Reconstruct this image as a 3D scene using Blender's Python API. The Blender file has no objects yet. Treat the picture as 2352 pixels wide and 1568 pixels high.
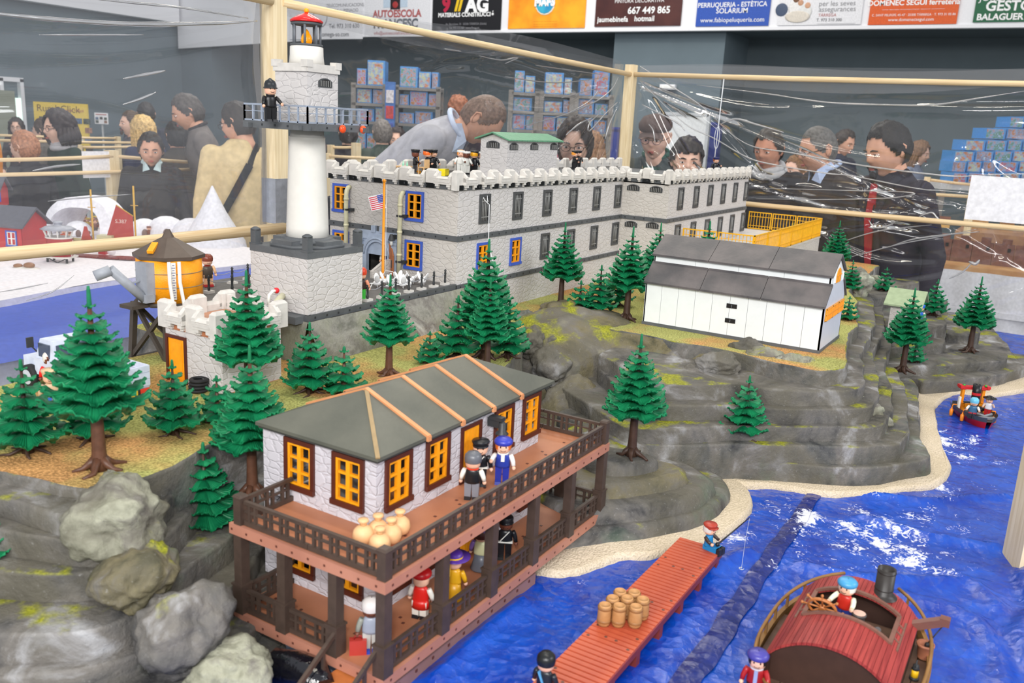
import bpy, bmesh, math, random
import numpy as np
from mathutils import Vector, Matrix, noise
random.seed(7); rng = np.random.default_rng(7)
PI = math.pi
SC = bpy.context.scene
COL = SC.collection

# ------------------------------------------------------------------ camera (X / Y run along the toy buildings' walls)
FPX, PITCH, ROLL, YAW, EYE = 2018.0, .2412, -.052, 1.0285, 1.62
_f = np.array([0, math.cos(PITCH), -math.sin(PITCH)]); _r0 = np.array([1., 0, 0]); _d0 = np.cross(_f, _r0)
_r = math.cos(ROLL)*_r0 + math.sin(ROLL)*_d0; _d = -math.sin(ROLL)*_r0 + math.cos(ROLL)*_d0
_R = np.array([[math.cos(YAW), math.sin(YAW), 0], [-math.sin(YAW), math.cos(YAW), 0], [0, 0, 1]])
CR, CD, CF = _R@_r, _R@_d, _R@_f
CP = np.array([0, 0, EYE])
cam = bpy.data.cameras.new('camera'); camo = bpy.data.objects.new('camera', cam); COL.objects.link(camo)
cam.sensor_width = 36; cam.lens = FPX/2352*36; cam.clip_start = .02; cam.clip_end = 80
M = Matrix.Identity(4)
for i in range(3):
    M[i][0] = CR[i]; M[i][1] = -CD[i]; M[i][2] = -CF[i]; M[i][3] = CP[i]
camo.matrix_world = M
cam.dof.use_dof = True; cam.dof.focus_distance = 2.15; cam.dof.aperture_fstop = 7.5
SC.camera = camo

# ------------------------------------------------------------------ light: bright sports hall, daylight from high windows + lamps
W = bpy.data.worlds.new('hall_light'); SC.world = W; W.use_nodes = True
W.node_tree.nodes['Background'].inputs[0].default_value = (.93, .96, 1, 1)
W.node_tree.nodes['Background'].inputs[1].default_value = .62
def area(name, loc, target, sx, sy, power, col=(1, 1, 1)):
    l = bpy.data.lights.new(name, 'AREA'); l.shape = 'RECTANGLE'; l.size = sx; l.size_y = sy; l.energy = power; l.color = col
    o = bpy.data.objects.new(name, l); COL.objects.link(o); o.location = loc
    o.rotation_euler = (Vector(target)-Vector(loc)).to_track_quat('-Z', 'Y').to_euler(); return o
area('hall_window_light', (-4.6, -1.8, 4.6), (1.9, .8, 1.0), 6.5, 1.5, 500, (1, .98, .96))
area('side_window_light', (3.2, -6.0, 5.0), (2.4, .8, 1.0), 4.0, 1.5, 215, (.95, .97, 1))
for k in range(3):
    area('ceiling_tube_lamp', (1.5+3.2*k, 1.0+1.6*k, 6.2), (1.5+3.2*k, 1.0+1.6*k, 0), .25, 3.2, 75, (1, .93, .78))
area('camera_flash', (-.02, .03, 1.80), (1.6, 1.0, 1.1), .07, .05, 7, (1, 1, 1))
area('rear_hall_lamp', (7.5, 6.5, 6.4), (9.0, 7.5, 0), 5, 5, 300, (1, .98, .95))
SC.view_settings.view_transform = 'Standard'; SC.view_settings.look = 'None'
SC.view_settings.exposure = 0.0; SC.view_settings.gamma = 1; SC.view_settings.use_curve_mapping = False
try: SC.cycles.transparent_max_bounces = 24; SC.cycles.max_bounces = 6
except Exception: pass

# ------------------------------------------------------------------ real positions read off the photograph's lines of sight
def sight(x, y): return CF + (x-1176)/FPX*CR + (y-784)/FPX*CD
def on_z(x, y, z): q = sight(x, y); return Vector(CP + (z-EYE)/q[2]*q)
def on_x(x, y, X): q = sight(x, y); return Vector(CP + X/q[0]*q)
def on_y(x, y, Y): q = sight(x, y); return Vector(CP + Y/q[1]*q)
def at_depth(x, y, D): return Vector(CP + D*sight(x, y))
def shown(P):
    v = np.array(P)-CP; D = v@CF; return (1176+FPX*(v@CR)/D, 784+FPX*(v@CD)/D, D)
def height_to(P, ypx):
    lo, hi = -1., 4.
    for _ in range(40):
        m = (lo+hi)/2
        if shown((P[0], P[1], m))[1] > ypx: lo = m
        else: hi = m
    return lo

# ------------------------------------------------------------------ materials (all procedural)
def lin(c):
    return tuple(((v/255)/12.92 if v/255 <= .04045 else ((v/255+.055)/1.055)**2.4) for v in c[:3])+(1,)
_mats = {}
def pm(name, col, rough=.45, var=.08, scale=60, bump=0, bscale=150, metal=0, spec=.4, col2=None, cs=None, emit=0, sss=0):
    """plastic / paint / cloth: colour wanders a little with noise, optional fine bump"""
    if name in _mats: return _mats[name]
    m = bpy.data.materials.new(name); m.use_nodes = True; nt = m.node_tree; n = nt.nodes; L = nt.links
    b = n['Principled BSDF']; b.inputs['Roughness'].default_value = rough; b.inputs['Metallic'].default_value = metal
    b.inputs['Specular IOR Level'].default_value = spec
    tc = n.new('ShaderNodeTexCoord'); nz = n.new('ShaderNodeTexNoise'); nz.inputs['Scale'].default_value = cs or scale; nz.inputs['Detail'].default_value = 3
    L.new(tc.outputs['Object'], nz.inputs['Vector'])
    cr = n.new('ShaderNodeValToRGB'); c = lin(col)
    if col2: c2 = lin(col2)
    else: c2 = tuple(min(1, v*(1+var)) for v in c[:3])+(1,); c = tuple(v*(1-var) for v in c[:3])+(1,)
    cr.color_ramp.elements[0].color = c; cr.color_ramp.elements[1].color = c2
    cr.color_ramp.elements[0].position = .35; cr.color_ramp.elements[1].position = .65
    L.new(nz.outputs['Fac'], cr.inputs['Fac']); L.new(cr.outputs['Color'], b.inputs['Base Color'])
    if bump:
        nb = n.new('ShaderNodeTexNoise'); nb.inputs['Scale'].default_value = bscale; nb.inputs['Detail'].default_value = 4
        L.new(tc.outputs['Object'], nb.inputs['Vector'])
        bp = n.new('ShaderNodeBump'); bp.inputs['Strength'].default_value = bump; bp.inputs['Distance'].default_value = .004
        L.new(nb.outputs['Fac'], bp.inputs['Height']); L.new(bp.outputs['Normal'], b.inputs['Normal'])
    if emit:
        b.inputs['Emission Color'].default_value = lin(col); b.inputs['Emission Strength'].default_value = emit
    _mats[name] = m; return m
def node_mat(name):
    m = bpy.data.materials.new(name); m.use_nodes = True; _mats[name] = m
    return m, m.node_tree.nodes, m.node_tree.links, m.node_tree.nodes['Principled BSDF']
def stone_mat(name, col, sc=(40, 40, 78), strength=.6, dist=.0016):
    """moulded plastic rubble masonry: flat colour, stone joints as fine relief"""
    if name in _mats: return _mats[name]
    m, n, L, b = node_mat(name)
    b.inputs['Roughness'].default_value = .5; b.inputs['Specular IOR Level'].default_value = .3
    tc = n.new('ShaderNodeTexCoord'); mp = n.new('ShaderNodeMapping'); mp.inputs['Scale'].default_value = sc
    L.new(tc.outputs['Object'], mp.inputs['Vector'])
    nz = n.new('ShaderNodeTexNoise'); nz.inputs['Scale'].default_value = 1.3
    L.new(mp.outputs['Vector'], nz.inputs['Vector'])
    mx = n.new('ShaderNodeMixRGB'); mx.inputs[0].default_value = .3; L.new(mp.outputs['Vector'], mx.inputs[1]); L.new(nz.outputs['Color'], mx.inputs[2])
    vo = n.new('ShaderNodeTexVoronoi'); vo.feature = 'DISTANCE_TO_EDGE'; vo.inputs['Scale'].default_value = 1.5
    L.new(mx.outputs[0], vo.inputs['Vector'])
    v2 = n.new('ShaderNodeTexVoronoi'); v2.inputs['Scale'].default_value = 1.5; L.new(mx.outputs[0], v2.inputs['Vector'])
    cr = n.new('ShaderNodeValToRGB'); cr.color_ramp.elements[0].position = .0; cr.color_ramp.elements[1].position = .11
    cr.color_ramp.elements[0].color = (0, 0, 0, 1); L.new(vo.outputs['Distance'], cr.inputs['Fac'])
    ad = n.new('ShaderNodeMath'); ad.operation = 'MULTIPLY_ADD'; ad.inputs[1].default_value = .5
    L.new(v2.outputs['Color'], ad.inputs[0]); L.new(cr.outputs['Color'], ad.inputs[2])
    bp = n.new('ShaderNodeBump'); bp.inputs['Strength'].default_value = strength; bp.inputs['Distance'].default_value = dist
    L.new(ad.outputs[0], bp.inputs['Height']); L.new(bp.outputs['Normal'], b.inputs['Normal'])
    c = lin(col); cc = n.new('ShaderNodeMixRGB'); cc.inputs[1].default_value = tuple(v*.94 for v in c[:3])+(1,); cc.inputs[2].default_value = tuple(min(1, v*1.05) for v in c[:3])+(1,)
    L.new(nz.outputs['Fac'], cc.inputs[0]); L.new(cc.outputs[0], b.inputs['Base Color'])
    return m

# ------------------------------------------------------------------ mesh builder
class MB:
    def __init__(s): s.v = []; s.f = []; s.mi = []; s.sm = []
    def add(s, vs, fs, m=0, smooth=False, tf=None):
        o = len(s.v)
        s.v += [tuple(tf@Vector(p)) if tf is not None else tuple(p) for p in vs]
        for f in fs: s.f.append([o+i for i in f]); s.mi.append(m); s.sm.append(smooth)
        return s
    def box(s, x0, y0, z0, x1, y1, z1, m=0, tf=None):
        v = [(x0, y0, z0), (x1, y0, z0), (x1, y1, z0), (x0, y1, z0), (x0, y0, z1), (x1, y0, z1), (x1, y1, z1), (x0, y1, z1)]
        return s.add(v, [(0, 3, 2, 1), (4, 5, 6, 7), (0, 1, 5, 4), (1, 2, 6, 5), (2, 3, 7, 6), (3, 0, 4, 7)], m, False, tf)
    def cb(s, cx, cy, cz, sx, sy, sz, m=0, tf=None): return s.box(cx-sx/2, cy-sy/2, cz-sz/2, cx+sx/2, cy+sy/2, cz+sz/2, m, tf)
    def hexa(s, a, b, m=0):   # a, b: 4 bottom, 4 top points
        return s.add(list(a)+list(b), [(0, 3, 2, 1), (4, 5, 6, 7), (0, 1, 5, 4), (1, 2, 6, 5), (2, 3, 7, 6), (3, 0, 4, 7)], m)
    def prism(s, poly, d0, d1, axis='z', m=0, tf=None):
        n = len(poly)
        P = {'z': lambda p, d: (p[0], p[1], d), 'y': lambda p, d: (p[0], d, p[1]), 'x': lambda p, d: (d, p[0], p[1])}[axis]
        v = [P(p, d0) for p in poly]+[P(p, d1) for p in poly]
        f = [list(range(n))[::-1], list(range(n, 2*n))]+[(i, (i+1) % n, n+(i+1) % n, n+i) for i in range(n)]
        return s.add(v, f, m, False, tf)
    def lathe(s, prof, seg=20, c=(0, 0, 0), m=0, smooth=True, sx=1, sy=1, tf=None, cap=True):
        v = []; f = []; k = len(prof)
        for r, z in prof:
            for i in range(seg):
                a = 2*PI*i/seg; v.append((c[0]+r*sx*math.cos(a), c[1]+r*sy*math.sin(a), c[2]+z))
        for j in range(k-1):
            for i in range(seg): f.append((j*seg+i, j*seg+(i+1) % seg, (j+1)*seg+(i+1) % seg, (j+1)*seg+i))
        s.add(v, f, m, smooth, tf)
        if cap:
            o = len(s.v)-len(v)
            s.f += [[o+i for i in range(seg)][::-1], [o+(k-1)*seg+i for i in range(seg)]]; s.mi += [m, m]; s.sm += [False, False]
        return s
    def ell(s, c, r, m=0, seg=14, rings=8, tf=None, smooth=True):
        prof = [(math.sin(PI*j/rings), -math.cos(PI*j/rings)) for j in range(rings+1)]
        prof[0] = (.02, -1); prof[-1] = (.02, 1)
        T = Matrix.Translation(Vector(c))@Matrix.Diagonal(Vector((r[0], r[1], r[2], 1)))
        return s.lathe(prof, seg, (0, 0, 0), m, smooth, tf=(tf@T if tf is not None else T))
    def tube(s, pts, r, seg=8, m=0, smooth=True, tf=None, cap=True):
        pts = [Vector(p) for p in pts]; n = len(pts); rs = r if isinstance(r, (list, tuple)) else [r]*n
        v = []; f = []; t0 = None; nrm = None
        for i, p in enumerate(pts):
            t = (pts[min(i+1, n-1)]-pts[max(i-1, 0)]).normalized()
            if nrm is None:
                nrm = t.orthogonal().normalized()
            else:
                nrm = (nrm-t*nrm.dot(t)); nrm = nrm.normalized() if nrm.length > 1e-6 else t.orthogonal().normalized()
            bn = t.cross(nrm)
            for k in range(seg):
                a = 2*PI*k/seg; v.append(tuple(p+(nrm*math.cos(a)+bn*math.sin(a))*rs[i]))
        for i in range(n-1):
            for k in range(seg): f.append((i*seg+k, i*seg+(k+1) % seg, (i+1)*seg+(k+1) % seg, (i+1)*seg+k))
        s.add(v, f, m, smooth, tf)
        if cap:
            o = len(s.v)-len(v); s.f += [[o+k for k in range(seg)][::-1], [o+(n-1)*seg+k for k in range(seg)]]; s.mi += [m, m]; s.sm += [False, False]
        return s
    def grid(s, fn, nu, nv, m=0, smooth=True, closed=False):
        v = [fn(i/(nu-1), j/(nv-1)) for j in range(nv) for i in range(nu)]
        f = [(j*nu+i, j*nu+i+1, (j+1)*nu+i+1, (j+1)*nu+i) for j in range(nv-1) for i in range(nu-1)]
        return s.add(v, f, m, smooth)
    def bar(s, a, b, w, h=None, m=0):
        """rectangular bar from a to b"""
        a, b = Vector(a), Vector(b); t = (b-a); h = h or w
        up = Vector((0, 0, 1)) if abs(t.normalized().z) < .95 else Vector((1, 0, 0))
        n = t.cross(up).normalized()*w/2; q = n.cross(t).normalized()*h/2
        return s.hexa([a-n-q, a+n-q, a+n+q, a-n+q], [b-n-q, b+n-q, b+n+q, b-n+q], m)
    def mesh(s, name, mats):
        me = bpy.data.meshes.new(name); me.from_pydata(s.v, [], s.f)
        for m in (mats if isinstance(mats, (list, tuple)) else [mats]): me.materials.append(m)
        me.polygons.foreach_set('material_index', s.mi); me.polygons.foreach_set('use_smooth', s.sm)
        me.update(); return me
    def build(s, name, mats, parent=None, loc=None, recalc=True):
        me = s.mesh(name, mats)
        if recalc:
            bm = bmesh.new(); bm.from_mesh(me); bmesh.ops.recalc_face_normals(bm, faces=bm.faces); bm.to_mesh(me); bm.free()
        return put(name, me, parent, loc)
def put(name, me, parent=None, loc=None, rz=None, mat=None):
    o = bpy.data.objects.new(name, me); COL.objects.link(o)
    if parent is not None: o.parent = parent
    if mat is not None: o.matrix_local = mat
    if loc is not None: o.location = loc
    if rz is not None: o.rotation_euler = (0, 0, rz)
    return o
def tag(o, label=None, cat=None, group=None, kind=None):
    if label: o['label'] = label
    if cat: o['category'] = cat
    if group: o['group'] = group
    if kind: o['kind'] = kind
    return o
def thing(name, label, cat, loc=(0, 0, 0), rz=0, group=None):
    o = bpy.data.objects.new(name, None); COL.objects.link(o); o.location = loc; o.rotation_euler = (0, 0, rz); o.empty_display_size = .05
    return tag(o, label, cat, group)
def kids(o): return [c for c in COL.objects if c.parent == o]
_kids = {}
def copy_tree(o, loc, rz=0, label=None, scale=None):
    r = o.copy(); COL.objects.link(r); r.location = loc; r.rotation_euler = (0, 0, rz)
    if scale: r.scale = (scale,)*3
    if label: r['label'] = label
    if o.name not in _kids: _kids[o.name] = [(c, kids(c)) for c in kids(o)]
    for c, g in _kids[o.name]:
        d = c.copy(); COL.objects.link(d); d.parent = r
        for e in g: h = e.copy(); COL.objects.link(h); h.parent = d
    return r
def txt(name, s, size, mat, parent=None, loc=(0, 0, 0), rot=(0, 0, 0), ext=.0004, align='CENTER', bold=0, sx=1):
    c = bpy.data.curves.new(name, 'FONT'); c.body = s; c.size = size; c.extrude = ext; c.align_x = align; c.align_y = 'CENTER'; c.offset = bold; c.resolution_u = 3
    o = bpy.data.objects.new(name, c); COL.objects.link(o)
    me = bpy.data.meshes.new_from_object(o.evaluated_get(bpy.context.evaluated_depsgraph_get())); bpy.data.objects.remove(o)
    me.materials.clear(); me.materials.append(mat); me.name = name
    o = put(name, me, parent); o.location = loc; o.rotation_euler = rot; o.scale = (sx, 1, 1); return o
# ================================================================== palette
def P(name, col, **k): return pm(name, col, **k)
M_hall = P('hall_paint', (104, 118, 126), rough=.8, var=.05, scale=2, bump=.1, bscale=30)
M_hall2 = P('hall_paint_recess_shade', (92, 104, 110), rough=.85, var=.05, scale=2)  # darker copy of the hall paint, recess shade put into the colour
M_white = P('white_panel', (236, 236, 240), rough=.6, var=.02)
M_floor = P('hall_floor', (120, 122, 120), rough=.5, var=.08, scale=3)
M_pine = None
def wood_mat(name, c1, c2, sc=(3, 3, 40), rough=.55, dist=2.5):
    if name in _mats: return _mats[name]
    m, n, L, b = node_mat(name); b.inputs['Roughness'].default_value = rough; b.inputs['Specular IOR Level'].default_value = .3
    tc = n.new('ShaderNodeTexCoord'); mp = n.new('ShaderNodeMapping'); mp.inputs['Scale'].default_value = sc; L.new(tc.outputs['Object'], mp.inputs['Vector'])
    w = n.new('ShaderNodeTexNoise'); w.inputs['Scale'].default_value = 1; w.inputs['Detail'].default_value = 5; w.inputs['Distortion'].default_value = dist
    L.new(mp.outputs['Vector'], w.inputs['Vector']); cr = n.new('ShaderNodeValToRGB'); cr.color_ramp.elements[0].position = .35; cr.color_ramp.elements[1].position = .62
    cr.color_ramp.elements[0].color = lin(c1); cr.color_ramp.elements[1].color = lin(c2); L.new(w.outputs['Fac'], cr.inputs['Fac']); L.new(cr.outputs['Color'], b.inputs['Base Color'])
    return m
M_pine = wood_mat('pine_post', (222, 200, 158), (240, 222, 186), (60, 60, 2.5))
M_dowx = wood_mat('dowel_along_x', (214, 184, 140), (232, 208, 168), (2.5, 90, 90))
M_dowy = wood_mat('dowel_along_y', (214, 184, 140), (232, 208, 168), (90, 2.5, 90))

# ================================================================== the hall
def struct(name, mb, mats): return tag(mb.build(name, mats), kind='structure')
struct('floor', MB().box(-6, -9, -.1, 15, 17, 0), M_floor)
XB = 11.85
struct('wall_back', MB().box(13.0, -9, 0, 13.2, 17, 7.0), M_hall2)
piers = MB()
def ypx(px, X, py=250): return on_x(px, py, X).y
for k, (a, b) in enumerate([(1650, 1400), (490, 415)]):
    y0, y1 = ypx(a, 12.0), ypx(b, 12.0)
    struct('pillar_%d' % (k+1), MB().box(12.0, y0, 0, 13.0, y1, 3.0), M_hall)
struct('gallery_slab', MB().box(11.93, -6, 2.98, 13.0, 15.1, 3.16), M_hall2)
struct('wall_left', MB().box(-2, 15.2, 0, 13.2, 15.4, 7.0), M_hall)
struct('gallery_parapet_left', MB().box(-2, 14.95, 3.2, 11.8, 15.15, 4.5), M_white)
zl = on_x(415, 111.7, XB).z
bn = MB().box(XB, -4.5, 3.0, XB+.07, ypx(990, XB), 4.4)
bn.box(XB-.015, -4.5, 2.97, XB+.09, ypx(990, XB), 3.01)
struct('gallery_parapet_back', bn, M_white)
bn = MB(); ya, yb = ypx(1000, XB), ypx(415, XB); za = on_x(995, 74, XB).z
bn.hexa([(XB, ya, za), (XB+.05, ya, za), (XB+.05, yb, zl), (XB, yb, zl)], [(XB, ya, 4.4), (XB+.05, ya, 4.4), (XB+.05, yb, 4.4), (XB, yb, 4.4)])
struct('gallery_parapet_corner', bn, M_white)
# high lit windows of the hall on the side behind the photographer are lamps above; a daylight door far left
d = on_y(25, 255, 15.2)
w1 = tag(MB().box(d.x-.14, 15.12, .0, d.x+.14, 15.2, on_y(25, 224, 15.2).z).build('door_1', P('door_light', (215, 235, 225), emit=1.1)), kind='structure')
MB().box(d.x-.2, 15.1, 0, d.x-.14, 15.2, 1.95).box(d.x+.14, 15.1, 0, d.x+.2, 15.2, 1.95).box(d.x-.2, 15.1, 1.9, d.x+.2, 15.2, 1.97).build('door_frame', M_white, w1)
txt('door_letter', 'A', .35, P('door_letter_ink', (120, 190, 130)), w1, (d.x, 15.11, 1.15), (PI/2, 0, 0))
d2 = on_y(5, 255, 15.2)
tag(MB().box(d2.x-.3, 15.0, 0, d2.x+.12, 15.1, 1.75).build('door_leaf', P('door_grey', (150, 155, 140))), 'grey door leaf standing open by the bright doorway', 'door')

# advertising boards on the back gallery: local frame x = -Y (to the viewer's right), y = up
def board(px0, px1, label, mat, py=60):
    y0, y1 = ypx(px0, XB-.02, py), ypx(px1, XB-.02, py); X = XB-.018
    zb = on_x((px0+px1)/2, py, X).z
    t = thing('advert_board', label, 'advertisement', (X, y0, zb))
    w = y0-y1
    MB().box(0, -w, 0, .012, 0, 1.1).build('board', mat, t)
    return t, w, zb
RB = Matrix(((0, 0, -1), (-1, 0, 0), (0, 1, 0)))  # text frame: x->-Y, y->Z, normal->-X
def bt(t, w, s, pxy, size, mat, X=XB-.018, zb=0, align='CENTER', bold=0, sx=1):
    p = on_x(pxy[0], pxy[1], XB-.02); o = txt('lettering', s, size, mat, t, align=align, bold=bold, sx=sx)
    T = RB.to_4x4(); T.translation = (-.003, p.y-t.location.y, p.z-t.location.z); o.matrix_local = T@Matrix.Diagonal((sx, 1, 1, 1)); return o
I_w, I_k, I_g, I_r = P('ink_white', (245, 245, 245)), P('ink_dark', (60, 62, 70)), P('ink_grey', (140, 140, 145)), P('ink_red', (176, 96, 96))
mb_adv = P('advert_pale', (226, 226, 230))
t, w, z = board(665, 832, 'white banner of a lighting shop, phone number 973 310 630', mb_adv, 90)
for s, p, sz in [('TELECOMUNIUCACIONS', (792, 12), .075), ("I IL·LUMINACIÓ", (796, 24), .075), ('Tel. 973 310 630', (790, 60), .1), ('omega-so.com', (770, 79), .105)]: bt(t, w, s, p, sz, I_g if sz < .09 else I_k)
for k, c in enumerate([(200, 90, 90), (120, 160, 120), (90, 110, 190)]):
    p = on_x(786+9*k, 41, XB-.02); MB().cb(-.003, p.y-t.location.y, p.z-t.location.z, .004, .04, .05).build('emblem', P('emblem%d' % k, c), t)
p = on_x(735, 40, XB-.02); MB().lathe([(.17, 0), (.17, .003), (.155, .003), (.155, 0)], 28, cap=False, tf=Matrix.Translation((-.004, p.y-t.location.y, p.z-t.location.z))@Matrix.Rotation(PI/2, 4, 'Y')).build('emblem', I_g, t)
t, w, z = board(838, 985, 'white driving school banner with a dark emblem, reading AUTOESCOLA FRANCESC', mb_adv, 84)
bt(t, w, 'AUTOESCOLA', (911, 32), .155, I_r, bold=.006); bt(t, w, 'FRANCESC', (908, 55), .19, P('ink_slate', (96, 100, 108)), bold=.008); bt(t, w, 'info@autoescolafrancesc.com', (908, 76), .075, I_r)
p = on_x(908, 8, XB-.02); MB().cb(-.003, p.y-t.location.y, p.z-t.location.z+.02, .006, .2, .22).build('emblem', P('emblem_dark', (50, 36, 40)), t); MB().ell((-.006, p.y-t.location.y, p.z-t.location.z-.02), (.004, .06, .05)).build('emblem', P('emblem_red', (170, 60, 60)), t)
MB().cb(-.001, p.y-t.location.y, p.z-t.location.z+.03, .004, .5, .18).build('emblem', P('emblem_blue', (190, 206, 222)), t)
t, w, z = board(992, 1149, 'black building materials board with white and yellow lettering', P('advert_black', (28, 28, 32)), 70)
bt(t, w, '9', (1025, 12), .3, P('ink_crimson', (186, 40, 70)), bold=.015); bt(t, w, '//', (1054, 12), .24, P('ink_yellow', (236, 196, 40)), bold=.015); bt(t, w, 'AG', (1096, 12), .3, I_w, bold=.015)
bt(t, w, 'MATERIALS CONSTRUCCIÓ', (1070, 34), .085, I_w, bold=.003); bt(t, w, 'Av. Barcelona, 25 · 25300 TÀRREGA (Lleida)', (1070, 55), .042, I_g); bt(t, w, 'Tel. 973 313 000 · www.9mag.cat', (1066, 64), .042, I_g)
om = pm('advert_orange', (240, 140, 30), col2=(252, 178, 40), cs=3)
t, w, z = board(1166, 1342, 'orange board with a round blue globe badge', om, 65)
p = on_x(1252, 10, XB-.02)
MB().ell((-.004, p.y-t.location.y, p.z-t.location.z+.02), (.006, .17, .17), seg=28).build('badge_rim', P('badge_white', (245, 235, 215)), t)
MB().ell((-.008, p.y-t.location.y, p.z-t.location.z+.02), (.006, .15, .15), seg=28).build('badge', pm('badge_blue', (40, 130, 190), col2=(70, 190, 215), cs=4), t)
bt(t, w, 'MAPS', (1252, 6), .14, I_w, bold=.01).location.x = -.016
for yy in (49, 55, 60): bt(t, w, '— — — —  — — — — —', (1252, yy), .035, P('ink_orange_dark', (190, 110, 40)))
t, w, z = board(1365, 1562, 'dark maroon decorative painting board with a phone number', pm('advert_maroon', (66, 32, 32), col2=(84, 44, 40), cs=3), 60)
bt(t, w, 'PINTURA DECORATIVA', (1468, 2), .07, I_w); bt(t, w, '667 449 865', (1490, 24), .125, I_w, bold=.003); bt(t, w, 'jaumebinefa', (1407, 45), .1, I_w, bold=.002); bt(t, w, 'hotmail', (1480, 43), .1, I_w, bold=.002)
t, w, z = board(1597, 1764, 'blue hair salon board with white lettering', P('advert_blue', (46, 84, 176)), 60)
bt(t, w, 'PERRUQUERIA - ESTÈTICA', (1681, 11), .084, I_w, bold=.001, sx=.95); bt(t, w, 'SOLÀRIUM', (1681, 25), .09, I_w, bold=.001); bt(t, w, 'www.fabiopeluqueria.com', (1681, 46), .082, I_w)
t, w, z = board(1784, 1976, 'white insurance board with a photo of a family dressed in white', mb_adv, 57)
for s, p, sz, c in [('per les seves', (1923, 8), .085, I_g), ('assegurances', (1923, 21), .085, I_g), ('TÀRREGA', (1900, 35), .05, I_r), ('T. 973 310 300', (1904, 46), .05, I_k), ('—————————', (1920, 54), .05, I_g)]: bt(t, w, s, p, sz, c)
for q, (px, py, r, c) in enumerate([(1794, 34, .1, (70, 84, 110)), (1828, 30, .13, (230, 228, 226)), (1846, 38, .12, (222, 222, 220)), (1828, 10, .05, (120, 84, 60)), (1838, 18, .045, (196, 150, 120)), (1854, 24, .045, (206, 160, 130)), (1830, 50, .2, (214, 206, 194))]):
    p = on_x(px, py, XB-.02); MB().ell((-.002-.001*q, p.y-t.location.y, p.z-t.location.z+.06), (.003, r*.8, r*.35 if r > .15 else r*.8)).build('printed_photo', P('photo%d' % q, c), t)
t, w, z = board(1993, 2196, 'orange ironmonger board with white lettering', P('advert_orange2', (218, 92, 34)), 56)
bt(t, w, 'DOMENEC SEGUI ferreteria', (2097, 6), .085, I_w, bold=.002); bt(t, w, 'C. SANT PELEGRÍ, 45-47 · 25300 TÀRREGA · T. 973 31 05 86', (2097, 34), .036, I_w); bt(t, w, 'www.domenecsegui.com', (2092, 45), .05, I_w); bt(t, w, '—— ——— —————— ——— ————', (2097, 21), .036, I_w)
t, w, z = board(2234, 2440, 'green agency board with white lettering reading GESTO', P('advert_green', (24, 96, 62)), 50)
bt(t, w, 'JORDI', (2250, -4), .1, I_w, align='LEFT'); bt(t, w, 'GESTORIA', (2264, 15), .15, I_w, align='LEFT', bold=.004); bt(t, w, 'BALAGUER', (2243, 40), .095, I_w, align='LEFT', bold=.003)

# ---- wall fittings
def wall_pad(px0, px1, py0, py1, X, label):
    a = on_x(px0, py0, X); b = on_x(px1, py1, X)
    t = thing('wall_pad', label, 'mat', (X, (a.y+b.y)/2, 0), group='blue crash pads along the hall walls')
    w = abs(a.y-b.y)/2; h = a.z
    MB().box(-.12, -w, 0, 0, w, h).build('pad', P('pad_blue', (48, 62, 140), rough=.5), t)
    MB().box(-.125, -w-.01, h-.06, .005, w+.01, h-.03).build('strap', P('pad_dark', (36, 44, 100)), t)
wall_pad(1617, 1651, 280, 376, 11.9, 'blue pad on the grey pillar beside the white board')
wall_pad(482, 506, 255, 292, 12.9, 'blue pad far back between the two men at left')
wall_pad(38, 62, 240, 300, 12.2, 'blue pad beside the daylight door at far left')
wall_pad(1375, 1425, 290, 372, 11.7, 'blue pad behind the woman in glasses and the middle post')
a = on_x(1515, 193, 11.9); b = on_x(1549, 206, 11.9)
t = thing('emergency_light', 'small white emergency light box high on grey pillar', 'light', (11.97, (a.y+b.y)/2, b.z)); w = abs(a.y-b.y)/2
MB().box(-.06, -w, 0, 0, w, a.z-b.z).build('housing', M_white, t); MB().box(-.075, -w*.9, .015, -.06, w*.9, a.z-b.z-.015).build('diffuser', P('lamp_white', (250, 250, 245)), t)
a = on_x(1519, 260, 11.4); b = on_x(1618, 380, 11.4)
t = thing('white_board', 'white display board standing on the floor behind the boy', 'board', (11.4, (a.y+b.y)/2, .0)); w = abs(a.y-b.y)/2
MB().box(-.02, -w, .55, .02, w, a.z).build('panel', P('board_white', (225, 228, 230)), t)
f = MB(); f.box(-.03, -w-.02, .53, .03, -w+.02, a.z+.02).box(-.03, w-.02, .53, .03, w+.02, a.z+.02).box(-.03, -w, a.z-.02, .03, w, a.z+.02).box(-.03, -w, .53, .03, w, .57); f.build('frame', P('board_frame', (190, 194, 198)), t)
for s in (-1, 1): MB().box(-.2, s*w*.8-.02, 0, .2, s*w*.8+.02, .05).box(-.02, s*w*.8-.02, .05, .02, s*w*.8+.02, .55).build('leg', P('board_frame', (190, 194, 198)), t)
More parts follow.
